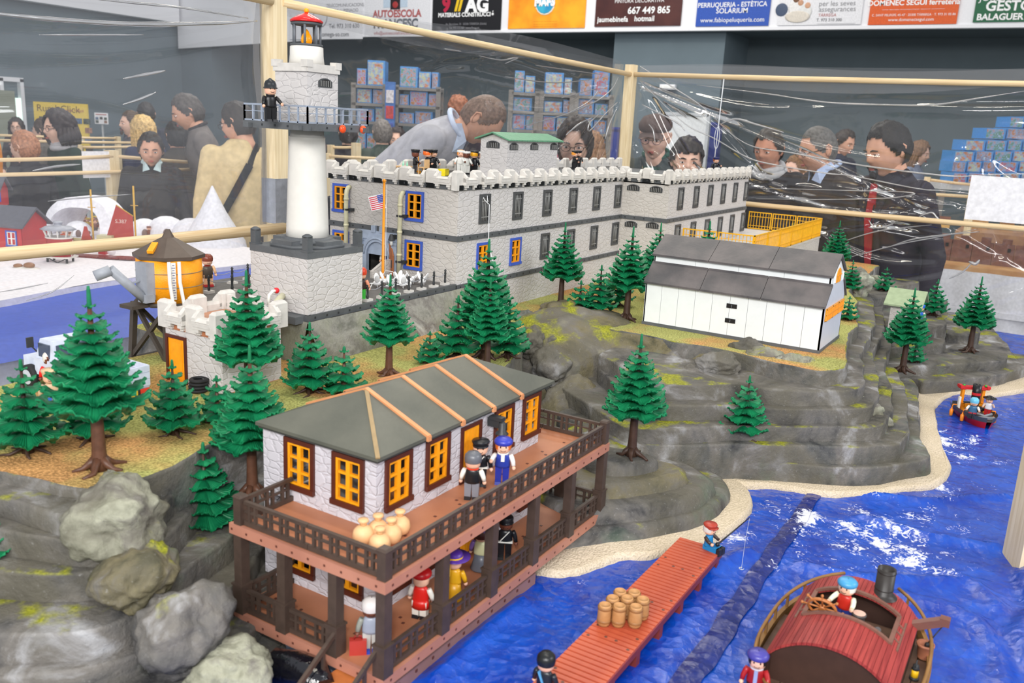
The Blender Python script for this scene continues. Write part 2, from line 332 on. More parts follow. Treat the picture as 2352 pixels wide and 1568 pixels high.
# yellow poster board
c = at_depth(140, 275, 11.5)
t = thing('poster_board', 'yellow exhibition board headed Rural-Click with rows of photos', 'poster', (c.x, c.y, 0)); t.rotation_euler = (0, 0, math.atan2(CR[1], CR[0]))
W2 = 61/2018*11.5; zt, zb2 = height_to(c, 236), .75
MB().box(-W2, 0, zb2, W2, .04, zt).build('panel', P('poster_yellow', (226, 196, 84)), t)
txt('heading', 'Rural-Click', .125, P('poster_ink', (120, 96, 40)), t, (-W2+.04, -.004, zt-.08), (PI/2, 0, 0), align='LEFT')
txt('heading', 'Simple + Fàcil', .05, P('ink_red', (176, 60, 60)), t, (W2-.18, -.004, zt-.09), (PI/2, 0, 0))
for j in range(4):
    for i in range(6):
        if random.random() < .85: MB().cb(-W2+.12+i*.115+random.uniform(-.01, .01), -.003, zt-.22-j*.115, .09, .006, .07).build('photo', P('print%d' % ((i*3+j) % 5), [(70, 80, 70), (150, 110, 90), (90, 110, 140), (60, 56, 54), (190, 190, 180)][(i*3+j) % 5], var=.4, scale=40), t)
for s in (-1, 1): MB().box(s*W2*.8-.02, -.02, 0, s*W2*.8+.02, .06, zb2).build('leg', P('board_frame', (190, 194, 198)), t)
c = at_depth(233, 272, 12.5)
t = thing('notice_sheet', 'white printed sheet pinned right of the yellow board', 'poster', c); t.rotation_euler = (0, 0, math.atan2(CR[1], CR[0]))
MB().cb(0, 0, 0, .19, .01, .155).build('sheet', M_white, t)
for i, (x, z) in enumerate([(-.06, -.045), (.06, -.045), (-.06, .0), (0, .005), (.06, .0)]): MB().cb(x, -.007, z, .04, .004, .035).build('print', P('print%d' % (i % 4), (90, 90, 90)), t)
MB().cb(0, -.007, .055, .15, .004, .012).build('heading', I_r, t)
MB().cb(0, .02, -c.z/2, .02, .02, c.z).build('stand', P('board_frame', (190, 194, 198)), t)

# ---- racks full of toy boxes
M_rack = P('rack_metal', (128, 124, 120), rough=.5)
def art_mat(k):
    name = 'box_art_%d' % k
    if name in _mats: return _mats[name]
    m, n, L, b = node_mat(name); b.inputs['Roughness'].default_value = .35
    tc = n.new('ShaderNodeTexCoord'); v = n.new('ShaderNodeTexNoise'); v.inputs['Scale'].default_value = 9+2*k; v.inputs['Detail'].default_value = 5; v.inputs['Roughness'].default_value = .7
    mp = n.new('ShaderNodeMapping'); mp.inputs['Location'].default_value = (k*3.1, k, 0); L.new(tc.outputs['Object'], mp.inputs['Vector']); L.new(mp.outputs['Vector'], v.inputs['Vector'])
    cr = n.new('ShaderNodeValToRGB'); e = cr.color_ramp.elements; e[0].position = .3; e[0].color = lin((60, 84, 60)); e[1].position = .7; e[1].color = lin((205, 210, 205))
    for p_, c_ in [(.42, (196, 120, 60)), (.5, (120, 160, 200)), (.57, [(190, 60, 50), (200, 190, 120), (90, 130, 70), (150, 100, 80)][k % 4]), (.63, (110, 150, 190))]:
        q = e.new(p_); q.color = lin(c_)
    L.new(v.outputs['Fac'], cr.inputs['Fac']); L.new(cr.outputs['Color'], b.inputs['Base Color']); return m
M_boxblue = P('box_blue', (70, 140, 205), rough=.35)
_box = {}
def toy_box(o, ux, w, h, d, label, group, k, faceR):
    """o: lower-left-front corner, ux: unit vector to the right, faceR rotation"""
    t = thing('toy_box', label, 'box', o, faceR, group)
    key = (round(w, 2), round(h, 2), k)
    if key not in _box:
        _box[key] = (MB().box(0, 0, 0, w, d, h).mesh('carton', M_boxblue), MB().box(w*.04, -.003, h*.05, w*.9, 0, h*.92).mesh('picture', art_mat(k)))
    put('carton', _box[key][0], t); put('picture', _box[key][1], t)
    return t
ORD = ['first', 'second', 'third', 'fourth', 'fifth', 'sixth', 'seventh', 'eighth', 'ninth', 'tenth', 'eleventh', 'twelfth']
def rack(px0, px1, D, levels, label, rows, nm):
    """levels: list of shelf heights"""
    a = at_depth(px0, 260, D); b = at_depth(px1, 260, D); a.z = b.z = 0
    ang = math.atan2((b-a).y, (b-a).x); L_ = (b-a).length
    t = thing('shelf_rack', label, 'shelf', a, ang)
    H_ = levels[-1]+.02
    for x in (0, L_):
        for y in (0, .4): MB().box(x-.025, y-.02, 0, x+.025, y+.02, H_).build('upright', M_rack, t)
    for z in levels: MB().box(-.02, -.02, z-.03, L_+.02, .42, z).build('shelf', M_rack, t)
    u = Vector((math.cos(ang), math.sin(ang), 0))
    for lv, (hmin, hmax, txtl) in zip(levels, rows):
        x = .03; n_b = -1
        while x < L_-.06:
            w = random.choice([.10, .13, .16, .19]); w = min(w, L_-x-.01); h = random.choice([hmin, (hmin+hmax)/2, hmax])
            n_b += 1; toy_box(a+u*x+Vector((0, 0, lv+.001))+Vector((-u.y, u.x, 0))*.03, u, w, h, .26, 'blue toy box on the '+txtl+', '+ORD[n_b]+' from left, '+nm, 'toy boxes on the '+txtl+', '+nm, random.randrange(8), ang)
            x += w+.012
    return t
LV = [.55, .98, 1.37, 1.77, 2.02]
def rk(px0, px1, D, nm):
    ys = [(906-0)/1, 0]
    rack(px0, px1, D, [.75, 1.2, 1.58, 1.77, 1.955], 'grey metal rack of toy boxes, the %s' % nm,
         [(.2, .3, 'lowest shelf'), (.2, .3, 'second shelf'), (.11, .15, 'middle shelf'), (.11, .15, 'shelf below the top'), (.17, .26, 'top shelf')], nm)
rk(812, 884, 9.5, 'rack behind the lighthouse'); rk(910, 1006, 9.5, 'rack beside the column')
c = at_depth(896, 250, 9.3); t = thing('display_column', 'tall cardboard display column between the two racks of toy boxes', 'display', (c.x, c.y, 0), math.atan2(CR[1], CR[0]))
MB().box(-.05, -.03, 0, .05, .05, height_to(c, 188)).build('column', P('column_blue', (60, 110, 180)), t)
for k, (zz, c2) in enumerate([(1.78, (210, 205, 210)), (1.62, (190, 60, 60)), (1.45, (70, 90, 170)), (1.3, (200, 60, 50)), (1.12, (90, 140, 200))]): MB().box(-.04, -.036, zz, .04, -.03, zz+.13).build('print', P('column_print%d' % k, c2, var=.3, scale=30), t)
rk(1172, 1232, 9.2, 'rack behind leaning man'); rk(1242, 1312, 9.2, 'rack behind roof hut'); rk(1322, 1402, 9.2, 'rack beside middle post')
# heap of boxes far right
def pile(px, py, w, h, D, k, j, i):
    c = at_depth(px, py, D); toy_box(c, None, w, h, .25, 'blue toy box in the far right pile, %s row up, %s from the left' % (ORD[j], ORD[i]), 'toy boxes piled at the far right wall', k, math.atan2(CR[1], CR[0]))
rows = [(420, 2187, 6), (394, 2185, 6), (370, 2190, 6), (345, 2215, 5), (318, 2262, 3), (292, 2318, 2)]
for j, (py, px0, n_) in enumerate(rows):
    x = px0
    for i in range(n_):
        w = random.choice([32, 40, 46]); pile(x, py, w/2018*8.2, 24/2018*8.2, 8.2+.02*j, random.randrange(8), j, i); x += w+3
c = at_depth(2270, 424, 8.35); t = thing('display_table', 'low table under the pile of boxes at far right', 'table', (c.x, c.y, 0), math.atan2(CR[1], CR[0]))
MB().box(-.5, -.1, c.z-.06, .7, .5, c.z-.005).build('tabletop', P('table_pale', (200, 200, 200)), t)
for x in (-.45, .65):
    for y in (-.05, .45): MB().box(x-.02, y-.02, 0, x+.02, y+.02, c.z-.06).build('leg', M_rack, t)
# ================================================================== display table, sea sheet, sand and papier-mache rock
ZW = .895
t = thing('display_table', 'long exhibition table that carries the rocky island diorama', 'table', (0, 0, 0))
MB().box(.42, -.12, .785, 4.10, 1.9, .815).build('tabletop', P('table_board', (214, 212, 206)), t)
for x in (.5, 2.2, 4.0):
    for y in (-.05, 1.8): MB().box(x-.025, y-.025, 0, x+.025, y+.025, .785).build('leg', M_rack, t)
sk = MB()
for (x0, y0, x1, y1) in [(4.10, -.12, 4.10, 1.9), (4.10, 1.9, .42, 1.9), (.42, -.12, 4.10, -.12)]:
    L_ = math.hypot(x1-x0, y1-y0); n_ = int(L_/.03)
    nx, ny = (y1-y0)/L_, -(x1-x0)/L_
    if (x0, y0) == (.42, -.12): nx, ny = 0, -1
    sk.grid(lambda u, v: (x0+(x1-x0)*u+nx*(.006+.008*math.sin(u*L_*40)), y0+(y1-y0)*u+ny*(.006+.008*math.sin(u*L_*40)), .02+v*.79), n_, 2)
sk.build('table_skirt', P('skirt_white', (225, 225, 228), rough=.8), t)

# ---- materials of the landscape
def rock_mat(name, dark=(54, 54, 56), mid=(96, 94, 92), pale=(166, 166, 168), moss=.3, olive=(94, 90, 78)):
    m, n, L, b = node_mat(name); b.inputs['Roughness'].default_value = .72; b.inputs['Specular IOR Level'].default_value = .25
    tc = n.new('ShaderNodeNewGeometry'); pos = tc.outputs['Position']
    def noi(s, det=5, rough=.6, dist=0):
        q = n.new('ShaderNodeTexNoise'); q.inputs['Scale'].default_value = s; q.inputs['Detail'].default_value = det; q.inputs['Roughness'].default_value = rough; q.inputs['Distortion'].default_value = dist
        L.new(pos, q.inputs['Vector']); return q.outputs['Fac']
    def ramp(src, stops):
        cr = n.new('ShaderNodeValToRGB'); e = cr.color_ramp.elements
        e[0].position, e[0].color = stops[0][0], stops[0][1]; e[1].position, e[1].color = stops[-1][0], stops[-1][1]
        for p_, c_ in stops[1:-1]: q = e.new(p_); q.color = c_
        L.new(src, cr.inputs['Fac']); return cr.outputs['Color']
    def mix(f, a, c):
        q = n.new('ShaderNodeMixRGB')
        L.new(f, q.inputs[0]) if not isinstance(f, float) else setattr(q.inputs[0], 'default_value', f)
        L.new(a, q.inputs[1])
        L.new(c, q.inputs[2]) if not isinstance(c, tuple) else setattr(q.inputs[2], 'default_value', c)
        return q.outputs[0]
    def mul(a, c):
        q = n.new('ShaderNodeMath'); q.operation = 'MULTIPLY'; L.new(a, q.inputs[0])
        L.new(c, q.inputs[1]) if not isinstance(c, float) else setattr(q.inputs[1], 'default_value', c); return q.outputs[0]
    base = ramp(noi(9, 6, .62, .6), [(.34, lin(dark)), (.46, lin(mid)), (.56, lin((114, 110, 105))), (.68, lin(pale))])
    base = mix(ramp(noi(6), [(.45, (0, 0, 0, 1)), (.62, (.8, .8, .8, 1))]), base, lin(olive))
    base = mix(ramp(noi(7.3, 3), [(.6, (0, 0, 0, 1)), (.72, (.22, .22, .22, 1))]), base, lin((96, 132, 104)))
    base = mix(ramp(noi(150, 4), [(.62, (0, 0, 0, 1)), (.8, (.3, .3, .3, 1))]), base, lin((190, 190, 188)))
    sx = n.new('ShaderNodeSeparateXYZ'); L.new(tc.outputs['Normal'], sx.inputs[0])
    up = ramp(sx.outputs['Z'], [(.5, (0, 0, 0, 1)), (.85, (1, 1, 1, 1))])
    mm = mul(up, ramp(noi(8.7, 4, .6), [(.60-.1*moss, (0, 0, 0, 1)), (.68-.1*moss, (1, 1, 1, 1))]))
    base = mix(mm, base, ramp(noi(220, 2), [(.35, lin((112, 116, 30))), (.65, lin((160, 160, 46)))]))
    L.new(base, b.inputs['Base Color'])
    nb = n.new('ShaderNodeBump'); nb.inputs['Strength'].default_value = .75; nb.inputs['Distance'].default_value = .007; L.new(noi(45, 6, .65), nb.inputs['Height']); L.new(nb.outputs['Normal'], b.inputs['Normal'])
    return m
M_rock = rock_mat('painted_rock'); M_rockd = rock_mat('painted_rock_dark', dark=(46, 48, 52), mid=(92, 92, 90), moss=.2)
M_rockg = rock_mat('painted_rock_olive', dark=(76, 74, 56), mid=(116, 108, 82), pale=(150, 146, 128), moss=.75)
M_rockp = rock_mat('painted_rock_pale', dark=(112, 112, 96), mid=(158, 158, 140), pale=(204, 208, 188), moss=.3)
def sawdust(name, a=(172, 172, 104), c=(202, 152, 98), bias=.53, k0=.6, k1=1.2):
    m, n, L, b = node_mat(name); b.inputs['Roughness'].default_value = .9; b.inputs['Specular IOR Level'].default_value = .1
    geo = n.new('ShaderNodeNewGeometry')
    n1 = n.new('ShaderNodeTexNoise'); n1.inputs['Scale'].default_value = 5.5; n1.inputs['Detail'].default_value = 3; n2 = n.new('ShaderNodeTexNoise'); n2.inputs['Scale'].default_value = 260; n2.inputs['Detail'].default_value = 2
    for q in (n1, n2): L.new(geo.outputs['Position'], q.inputs['Vector'])
    r1 = n.new('ShaderNodeValToRGB'); r1.color_ramp.elements[0].position = bias-.08; r1.color_ramp.elements[1].position = bias+.08; r1.color_ramp.elements[0].color = lin(a); r1.color_ramp.elements[1].color = lin(c)
    L.new(n1.outputs['Fac'], r1.inputs['Fac'])
    r2 = n.new('ShaderNodeValToRGB'); r2.color_ramp.elements[0].position = .35; r2.color_ramp.elements[1].position = .65; r2.color_ramp.elements[0].color = (k0, k0, k0*.95, 1); r2.color_ramp.elements[1].color = (k1, k1, k1, 1); L.new(n2.outputs['Fac'], r2.inputs['Fac'])
    mx = n.new('ShaderNodeMixRGB'); mx.blend_type = 'MULTIPLY'; mx.inputs[0].default_value = 1; L.new(r1.outputs['Color'], mx.inputs[1]); L.new(r2.outputs['Color'], mx.inputs[2]); L.new(mx.outputs[0], b.inputs['Base Color'])
    bp = n.new('ShaderNodeBump'); bp.inputs['Strength'].default_value = .9; bp.inputs['Distance'].default_value = .004; L.new(n2.outputs['Fac'], bp.inputs['Height']); L.new(bp.outputs['Normal'], b.inputs['Normal'])
    return m
M_grass = sawdust('sawdust_grass'); M_sand = sawdust('beach_sand', (208, 192, 168), (216, 200, 178), .5, .86, 1.08)

def slab(outline, zt, zb, name='rock_ledge', mats=None, top=0, parent=None, jit=.008, rnd=.004, flare=.003, step=.016, seed=0, tilt=None, dome=0):
    P2 = [Vector((p[0], p[1])) for p in outline]; pts = []
    for i, p in enumerate(P2):
        q = P2[(i+1) % len(P2)]; k = max(1, int((q-p).length/step))
        pts += [p+(q-p)*(j/k) for j in range(k)]
    for _ in range(2): pts = [(pts[i-1]+pts[i]*2+pts[(i+1) % len(pts)])/4 for i in range(len(pts))]
    n_ = len(pts); ar = sum(pts[i].x*pts[(i+1) % n_].y-pts[(i+1) % n_].x*pts[i].y for i in range(n_))
    if ar < 0: pts.reverse()
    nr = []
    for i in range(n_):
        d_ = pts[(i+2) % n_]-pts[i-2]; nr.append(Vector((d_.y, -d_.x)).normalized())
    H = zt-zb; mb = MB(); rings = [(0, flare+.004), (.3, flare*.4), (.55, 0.002), (max(.6, 1-rnd*1.1/H), 0), (1-rnd*.3/H, -rnd*.35), (1, -rnd)]
    vs = []
    for h, off in rings:
        z = zb+H*h
        for i, p in enumerate(pts):
            w = noise.noise(Vector((p.x*9, p.y*9, z*14+seed)))*jit+noise.noise(Vector((p.x*34, p.y*34, z*40+seed)))*jit*.4
            q = p+nr[i]*(off+w); vs.append((q.x, q.y, z+noise.noise(Vector((p.x*12, p.y*12, seed)))*.003))
    k = len(rings); fs = [(j*n_+i, j*n_+(i+1) % n_, (j+1)*n_+(i+1) % n_, (j+1)*n_+i) for j in range(k-1) for i in range(n_)]
    mb.add(vs, fs, 0, True); mb.f.append([(k-1)*n_+i for i in range(n_)]); mb.mi.append(top); mb.sm.append(False)
    return mb.build(name, mats or [M_rock, M_rock], parent, recalc=False)
def fr(pix, z): return [on_z(x, y, z) for x, y in pix]

isl = thing('rocky_island', 'grey painted rocky island of terraced ledges under the toy fort', 'diorama rock', (0, 0, 0))
BK = [(4.0, .60), (4.04, 1.05), (4.04, 1.80), (1.25, 1.80), (1.2, 1.56), (.46, 1.56)]
top_px = [(-140, 1056), (0, 1088), (100, 1112), (190, 1128), (260, 1122), (330, 1102), (420, 1060), (500, 1016), (640, 962), (760, 932), (900, 893), (1060, 868), (1150, 850), (1200, 815), (1195, 765), (1225, 720), (1300, 705), (1370, 735), (1400, 757), (1470, 766), (1560, 788), (1640, 800), (1700, 812), (1790, 838), (1880, 853), (1948, 846), (1952, 820), (1941, 805), (1952, 770), (1973, 745), (1970, 716), (1968, 686), (1950, 668)]
slab(fr(top_px, 1.12)+BK, 1.12, .95, mats=[M_rockd, M_grass], top=1, parent=isl, seed=1)
# lower terraces on the seaward side of the shed
def ter(px, z, zb, back, seed, m=M_rock): slab(fr(px, z)+back, z, zb, mats=[m, m], parent=isl, seed=seed)
ter([(1500, 880), (1600, 884), (1712, 881), (1743, 893), (1834, 899), (1920, 896), (1962, 900), (1985, 885), (1985, 850), (1975, 815), (2000, 770), (2012, 735), (2008, 690), (1985, 655)], 1.085, .9, [(3.9, .62), (3.9, 1.0), (1.9, .9)], 2)
ter([(1470, 930), (1560, 932), (1640, 930), (1743, 936), (1834, 940), (1963, 938), (2000, 935), (2020, 905), (2015, 860), (2005, 815), (2022, 780), (2035, 740), (2025, 690)], 1.051, .87, [(3.8, .7), (1.9, .9)], 3)
ter([(1440, 985), (1560, 985), (1700, 978), (1834, 981), (1987, 980), (2030, 975), (2050, 940), (2045, 890), (2030, 850), (2040, 810), (2050, 780)], 1.017, .87, [(3.6, .75), (1.8, .95)], 4)
ter([(1440, 1020), (1560, 1022), (1700, 1020), (1804, 1023), (1972, 1026), (2070, 1019), (2088, 990), (2082, 930), (2075, 880), (2062, 850)], .984, .87, [(3.3, .7), (1.7, .9)], 5, M_rockd)
ter([(1420, 1028), (1500, 1036), (1600, 1050), (1712, 1056), (1788, 1064), (1908, 1073), (2018, 1073), (2119, 1056), (2143, 1050), (2118, 1010), (2112, 950), (2110, 895), (2095, 870)], .945, .87, [(3.2, .7), (1.6, .85)], 6, M_rockd)
# seaward slope right of the station house, in front of the dome
ter([(1180, 960), (1290, 985), (1380, 1000), (1460, 1000), (1480, 960), (1440, 900)], .955, .83, [(1.95, .95), (1.6, 1.05)], 7, M_rockg)
# ledges at the left front
LB = [(1.0, 1.05), (1.0, 1.5), (.44, 1.5)]
slab(fr([(-160, 1135), (0, 1142), (60, 1158), (120, 1178), (168, 1200), (180, 1190), (170, 1150)], 1.105)+[(.8, 1.12), (.7, 1.4), (.44, 1.4)], 1.105, 1.06, mats=[M_rock, M_rock], parent=isl, seed=8)
slab(fr([(-160, 1205), (0, 1214), (60, 1226), (150, 1240), (215, 1248), (330, 1200), (420, 1110)], 1.08)+LB, 1.08, .98, mats=[M_rock]*2, parent=isl, seed=9)
slab(fr([(-160, 1300), (0, 1306), (100, 1315), (215, 1314), (330, 1280), (400, 1215)], 1.045)+[(.95, 1.1), (.9, 1.5), (.44, 1.5)], 1.045, .92, mats=[M_rock]*2, parent=isl, seed=10)
slab(fr([(-160, 1452), (0, 1458), (130, 1456), (214, 1452), (306, 1422), (400, 1330), (470, 1270), (545, 1225), (560, 1190)], 1.005)+[(1.0, 1.1), (.9, 1.5), (.44, 1.5)], 1.005, .88, mats=[M_rock]*2, parent=isl, seed=11)
slab(fr([(-160, 1550), (0, 1556), (184, 1540), (294, 1518), (420, 1440), (520, 1360), (580, 1300)], .965)+[(1.1, 1.1), (.9, 1.4), (.44, 1.4)], .965, .85, mats=[M_rock]*2, parent=isl, seed=12)
slab(fr([(-100, 1680), (200, 1660), (360, 1610), (470, 1540), (560, 1460), (620, 1400)], .935)+[(1.15, 1.05), (1.0, 1.4), (.44, 1.4)], .935, .85, mats=[M_rock]*2, parent=isl, seed=15)
slab(fr([(300, 1720), (520, 1620), (610, 1540), (670, 1470)], .905)+[(1.25, 1.1), (1.0, 1.4), (.44, 1.4), (.44, .95)], .905, .85, mats=[M_rockd]*2, parent=isl, seed=13)
# dark cliff behind the station house
slab([(.80, 1.06), (.95, .93), (1.15, .90), (1.36, .86), (1.42, .92), (1.5, 1.1), (1.0, 1.3)], 1.04, .83, mats=[M_rockd]*2, parent=isl, seed=14)
# painted retaining wall under the parade yard
w = MB(); w.grid(lambda u, v: (1.29+u*.57, 1.272-(.035*(1-v))-.01*math.sin(v*3), 1.1+v*.104+noise.noise(Vector((u*9, v*5, 3)))*.003), 40, 10)
w.grid(lambda u, v: (1.292-.03*(1-v), 1.272+u*.2, 1.1+v*.104), 10, 8); w.build('painted_bank', rock_mat('painted_bank', dark=(104, 104, 96), mid=(146, 144, 136), pale=(186, 186, 178), moss=.1, olive=(140, 142, 122)), isl)
# concave hollow below the shed's grass
w = MB(); a, b_ = on_z(1392, 758, 1.118), on_z(1640, 800, 1.118); c_, d_ = on_z(1440, 905, 1.0), on_z(1600, 915, 1.0)
def hollow(u, v):
    p = (a*(1-u)+b_*u)*v+(c_*(1-u)+d_*u)*(1-v); s = math.sin(PI*u)*math.sin(PI*v)*.02
    return (p.x+s*.5, p.y+s, p.z-s*.4+noise.noise(p*14)*.004)
w.grid(hollow, 26, 16); w.build('hollow', M_rockg, isl)

# far islet of flat slabs
far = thing('flat_islet', 'low islet of flat grey slabs carrying trees at the far right', 'diorama rock', (0, 0, 0))
FB = [(3.95, .1), (3.95, .62), (3.2, .6), (2.9, .45)]
def fs_(px, z, zb, seed, back): slab(fr(px, z)+back, z, zb, mats=[M_rock]*2, parent=far, seed=seed)
fs_([(2060, 862), (2110, 868), (2118, 880), (2200, 872), (2290, 862), (2345, 846), (2400, 830), (2380, 815), (2330, 812)], .94, .87, 20, [(3.98, .15), (3.95, .6), (2.9, .5)])
fs_([(2020, 858), (2105, 842), (2160, 838), (2240, 832), (2310, 828), (2316, 812), (2270, 803), (2230, 800)], .968, .9, 21, [(3.9, .2), (3.9, .6), (2.7, .5)])
fs_([(2050, 800), (2110, 792), (2165, 790), (2172, 776), (2150, 762)], 1.0, .93, 22, [(3.75, .28), (3.75, .6), (2.8, .5)])
fs_([(2170, 768), (2225, 770), (2250, 765), (2252, 758), (2210, 750)], .995, .93, 23, [(3.85, .2), (3.7, .3)])
fs_([(2060, 755), (2120, 752), (2175, 745), (2172, 732), (2140, 722)], 1.04, .95, 24, [(3.8, .3), (3.8, .6), (3.0, .5)])
fs_([(1985, 690), (2030, 682), (2070, 676), (2075, 668), (2040, 662)], 1.08, .9, 25, [(3.95, .42), (3.95, .8), (3.2, .75)])

# shore mound with moss
mnd = thing('shore_mound', 'low mossy grey mound beside the beach, a tall fir on top', 'diorama rock', (0, 0, 0))
def ms(px, z, zb, seed, back, r=.02): slab(fr(px, z)+back, z, zb, mats=[M_rockg if seed == 32 else M_rock]*2, parent=mnd, seed=seed, rnd=r, flare=.02)
ms([(1240, 1262), (1300, 1232), (1400, 1214), (1500, 1205), (1600, 1186), (1668, 1150), (1680, 1122), (1655, 1085), (1590, 1052), (1530, 1036)], .928, .88, 30, [(1.85, .85), (1.35, .9)], .012)
ms([(1300, 1180), (1400, 1172), (1500, 1166), (1600, 1140), (1650, 1105), (1610, 1070), (1540, 1046)], .953, .9, 31, [(1.8, .85), (1.4, .9)], .02)
ms([(1330, 1120), (1430, 1120), (1520, 1105), (1590, 1085), (1570, 1062), (1500, 1045)], .977, .92, 32, [(1.75, .85), (1.45, .85)], .022)
ms([(1370, 1070), (1450, 1072), (1520, 1062), (1525, 1045), (1480, 1030), (1400, 1020)], .998, .94, 33, [(1.7, .78), (1.5, .8)], .02)

# sand
sd = [(1225, 1305), (1290, 1314), (1370, 1292), (1420, 1271), (1500, 1272), (1560, 1250), (1640, 1238), (1700, 1192), (1732, 1162), (1726, 1128), (1692, 1100), (1655, 1088), (1700, 1110), (1760, 1106), (1840, 1121), (1900, 1130), (2000, 1126), (2080, 1116), (2150, 1112), (2180, 1092), (2182, 1062), (2166, 1022), (2156, 982), (2150, 932), (2166, 912), (2200, 896), (2270, 906), (2330, 896), (2420, 880), (2420, 850)]
s = slab(fr(sd, .905)+[(3.9, .3), (2.5, .6), (1.5, .9), (1.28, .75)], .905, .885, 'beach_sand', [M_sand, M_sand], top=1, jit=.006, rnd=.006, seed=40)
tag(s, 'beige sand beach around the foot of the grey rocks', 'sand', kind='stuff')

# loose boulders
def boulder(px, py, z, r, label, m=M_rock, seed=0, rz=0, amp=.3, sub=5, name='boulder'):
    c = on_z(px, py, z); bm = bmesh.new(); bmesh.ops.create_icosphere(bm, subdivisions=sub, radius=1)
    for v in bm.verts:
        p = v.co.copy(); k = 1+amp*noise.noise(p*1.3+Vector((seed*7.1, 0, 0)))+amp*.45*noise.noise(p*3.1+Vector((0, seed*3.3, 0)))+amp*.22*noise.noise(p*7.3+Vector((seed*1.3, 0, 5)))
        v.co = Vector((p.x*r[0]*k, p.y*r[1]*k, p.z*r[2]*k))
    me = bpy.data.meshes.new(name); bm.to_mesh(me); bm.free(); me.materials.append(m)
    for f in me.polygons: f.use_smooth = True
    return tag(put(name, me, None, c, math.radians(rz)), label, 'rock')
boulder(268, 1195, 1.085, (.062, .062, .056), 'pale grey-green boulder at left, largest in the row of four', M_rockp, 1, 20)
boulder(258, 1130, 1.105, (.022, .022, .03), 'pale upright knob of rock behind the largest left boulder', M_rockp, 2)
boulder(318, 1322, 1.035, (.064, .05, .042), 'flat mossy boulder below the pale boulder at left', M_rockg, 3, 40)
boulder(415, 1450, .99, (.06, .052, .06), 'grey boulder with moss streaks between the flat boulder and the frame edge', M_rock, 4)
boulder(530, 1540, .945, (.055, .05, .035), 'lowest grey-green boulder beside the black plastic bag', M_rockp, 5)
boulder(1318, 840, 1.0, (.27, .16, .15), 'huge smooth olive dome of rock right of the station roof', M_rockg, 6, -38, .16, 5)
boulder(1318, 945, .95, (.10, .07, .085), 'grey rock bulge at the foot of the olive dome', M_rockg, 7, -30, .2)
boulder(1290, 735, 1.10, (.10, .07, .055), 'mossy rock hump against the fort wall', M_rockg, 8, 10)
boulder(1345, 745, 1.09, (.09, .06, .045), 'long grey rock fold right of the mossy hump', M_rock, 9, -30)
boulder(1205, 745, 1.10, (.045, .04, .04), 'small lumpy rock at the fort wall beside the climbing prisoner tree', M_rock, 10)
boulder(1218, 785, 1.09, (.05, .035, .04), 'brownish rock lump below the small lumpy rock', M_rock, 11, 30)
boulder(1258, 800, 1.07, (.04, .05, .04), 'little brown rock wedged at the dome edge', M_rock, 12)
boulder(1262, 850, 1.03, (.05, .05, .05), 'grey-blue rock at the left foot of the dome', M_rockd, 13)
for k, (px, py, z, r, lab) in enumerate([(1650, 838, 1.10, (.05, .03, .03), 'dark end of the rolled rock rim below the white shed'), (1712, 806, 1.11, (.04, .028, .03), 'upright bend of the rolled rock rim below the shed'), (1755, 822, 1.11, (.05, .03, .025), 'pale green rolled rock rim, left of the two pale lumps'), (1825, 834, 1.11, (.05, .03, .022), 'pale green rolled rock rim, right of the two pale lumps'), (1610, 872, 1.06, (.04, .035, .035), 'brown lumpy rock at the mouth of the hollow'), (1560, 900, 1.03, (.045, .035, .035), 'brown hanging rock beside the tall middle fir'), (1525, 880, 1.04, (.04, .03, .03), 'brown rock knob behind the tall middle fir'), (1990, 960, 1.0, (.05, .035, .035), 'crumpled grey-green rock flap on the seaward steps'), (1945, 925, 1.03, (.05, .03, .03), 'wrinkled rock flap above the crumpled one on the steps')]):
    boulder(px, py, z, r, lab, [M_rockd, M_rock, M_rockp, M_rockp, M_rock, M_rock, M_rock, M_rockp, M_rockp][k], 20+k, -60)
boulder(1968, 655, 1.12, (.05, .05, .06), 'sandy brown rock behind the right end of the shed', M_rockp, 31)
boulder(2010, 645, 1.10, (.03, .03, .025), 'small pale stone beside the small fir at the back right', M_rockp, 32)
boulder(1385, 610, 1.14, (.09, .05, .09), 'pinkish brown rock in the corner between the two fort wings', M_rockp, 33, 0, .3)
boulder(1452, 1075, .95, (.05, .04, .035), 'round grey rock behind the roots of the tall middle fir', M_rock, 34)

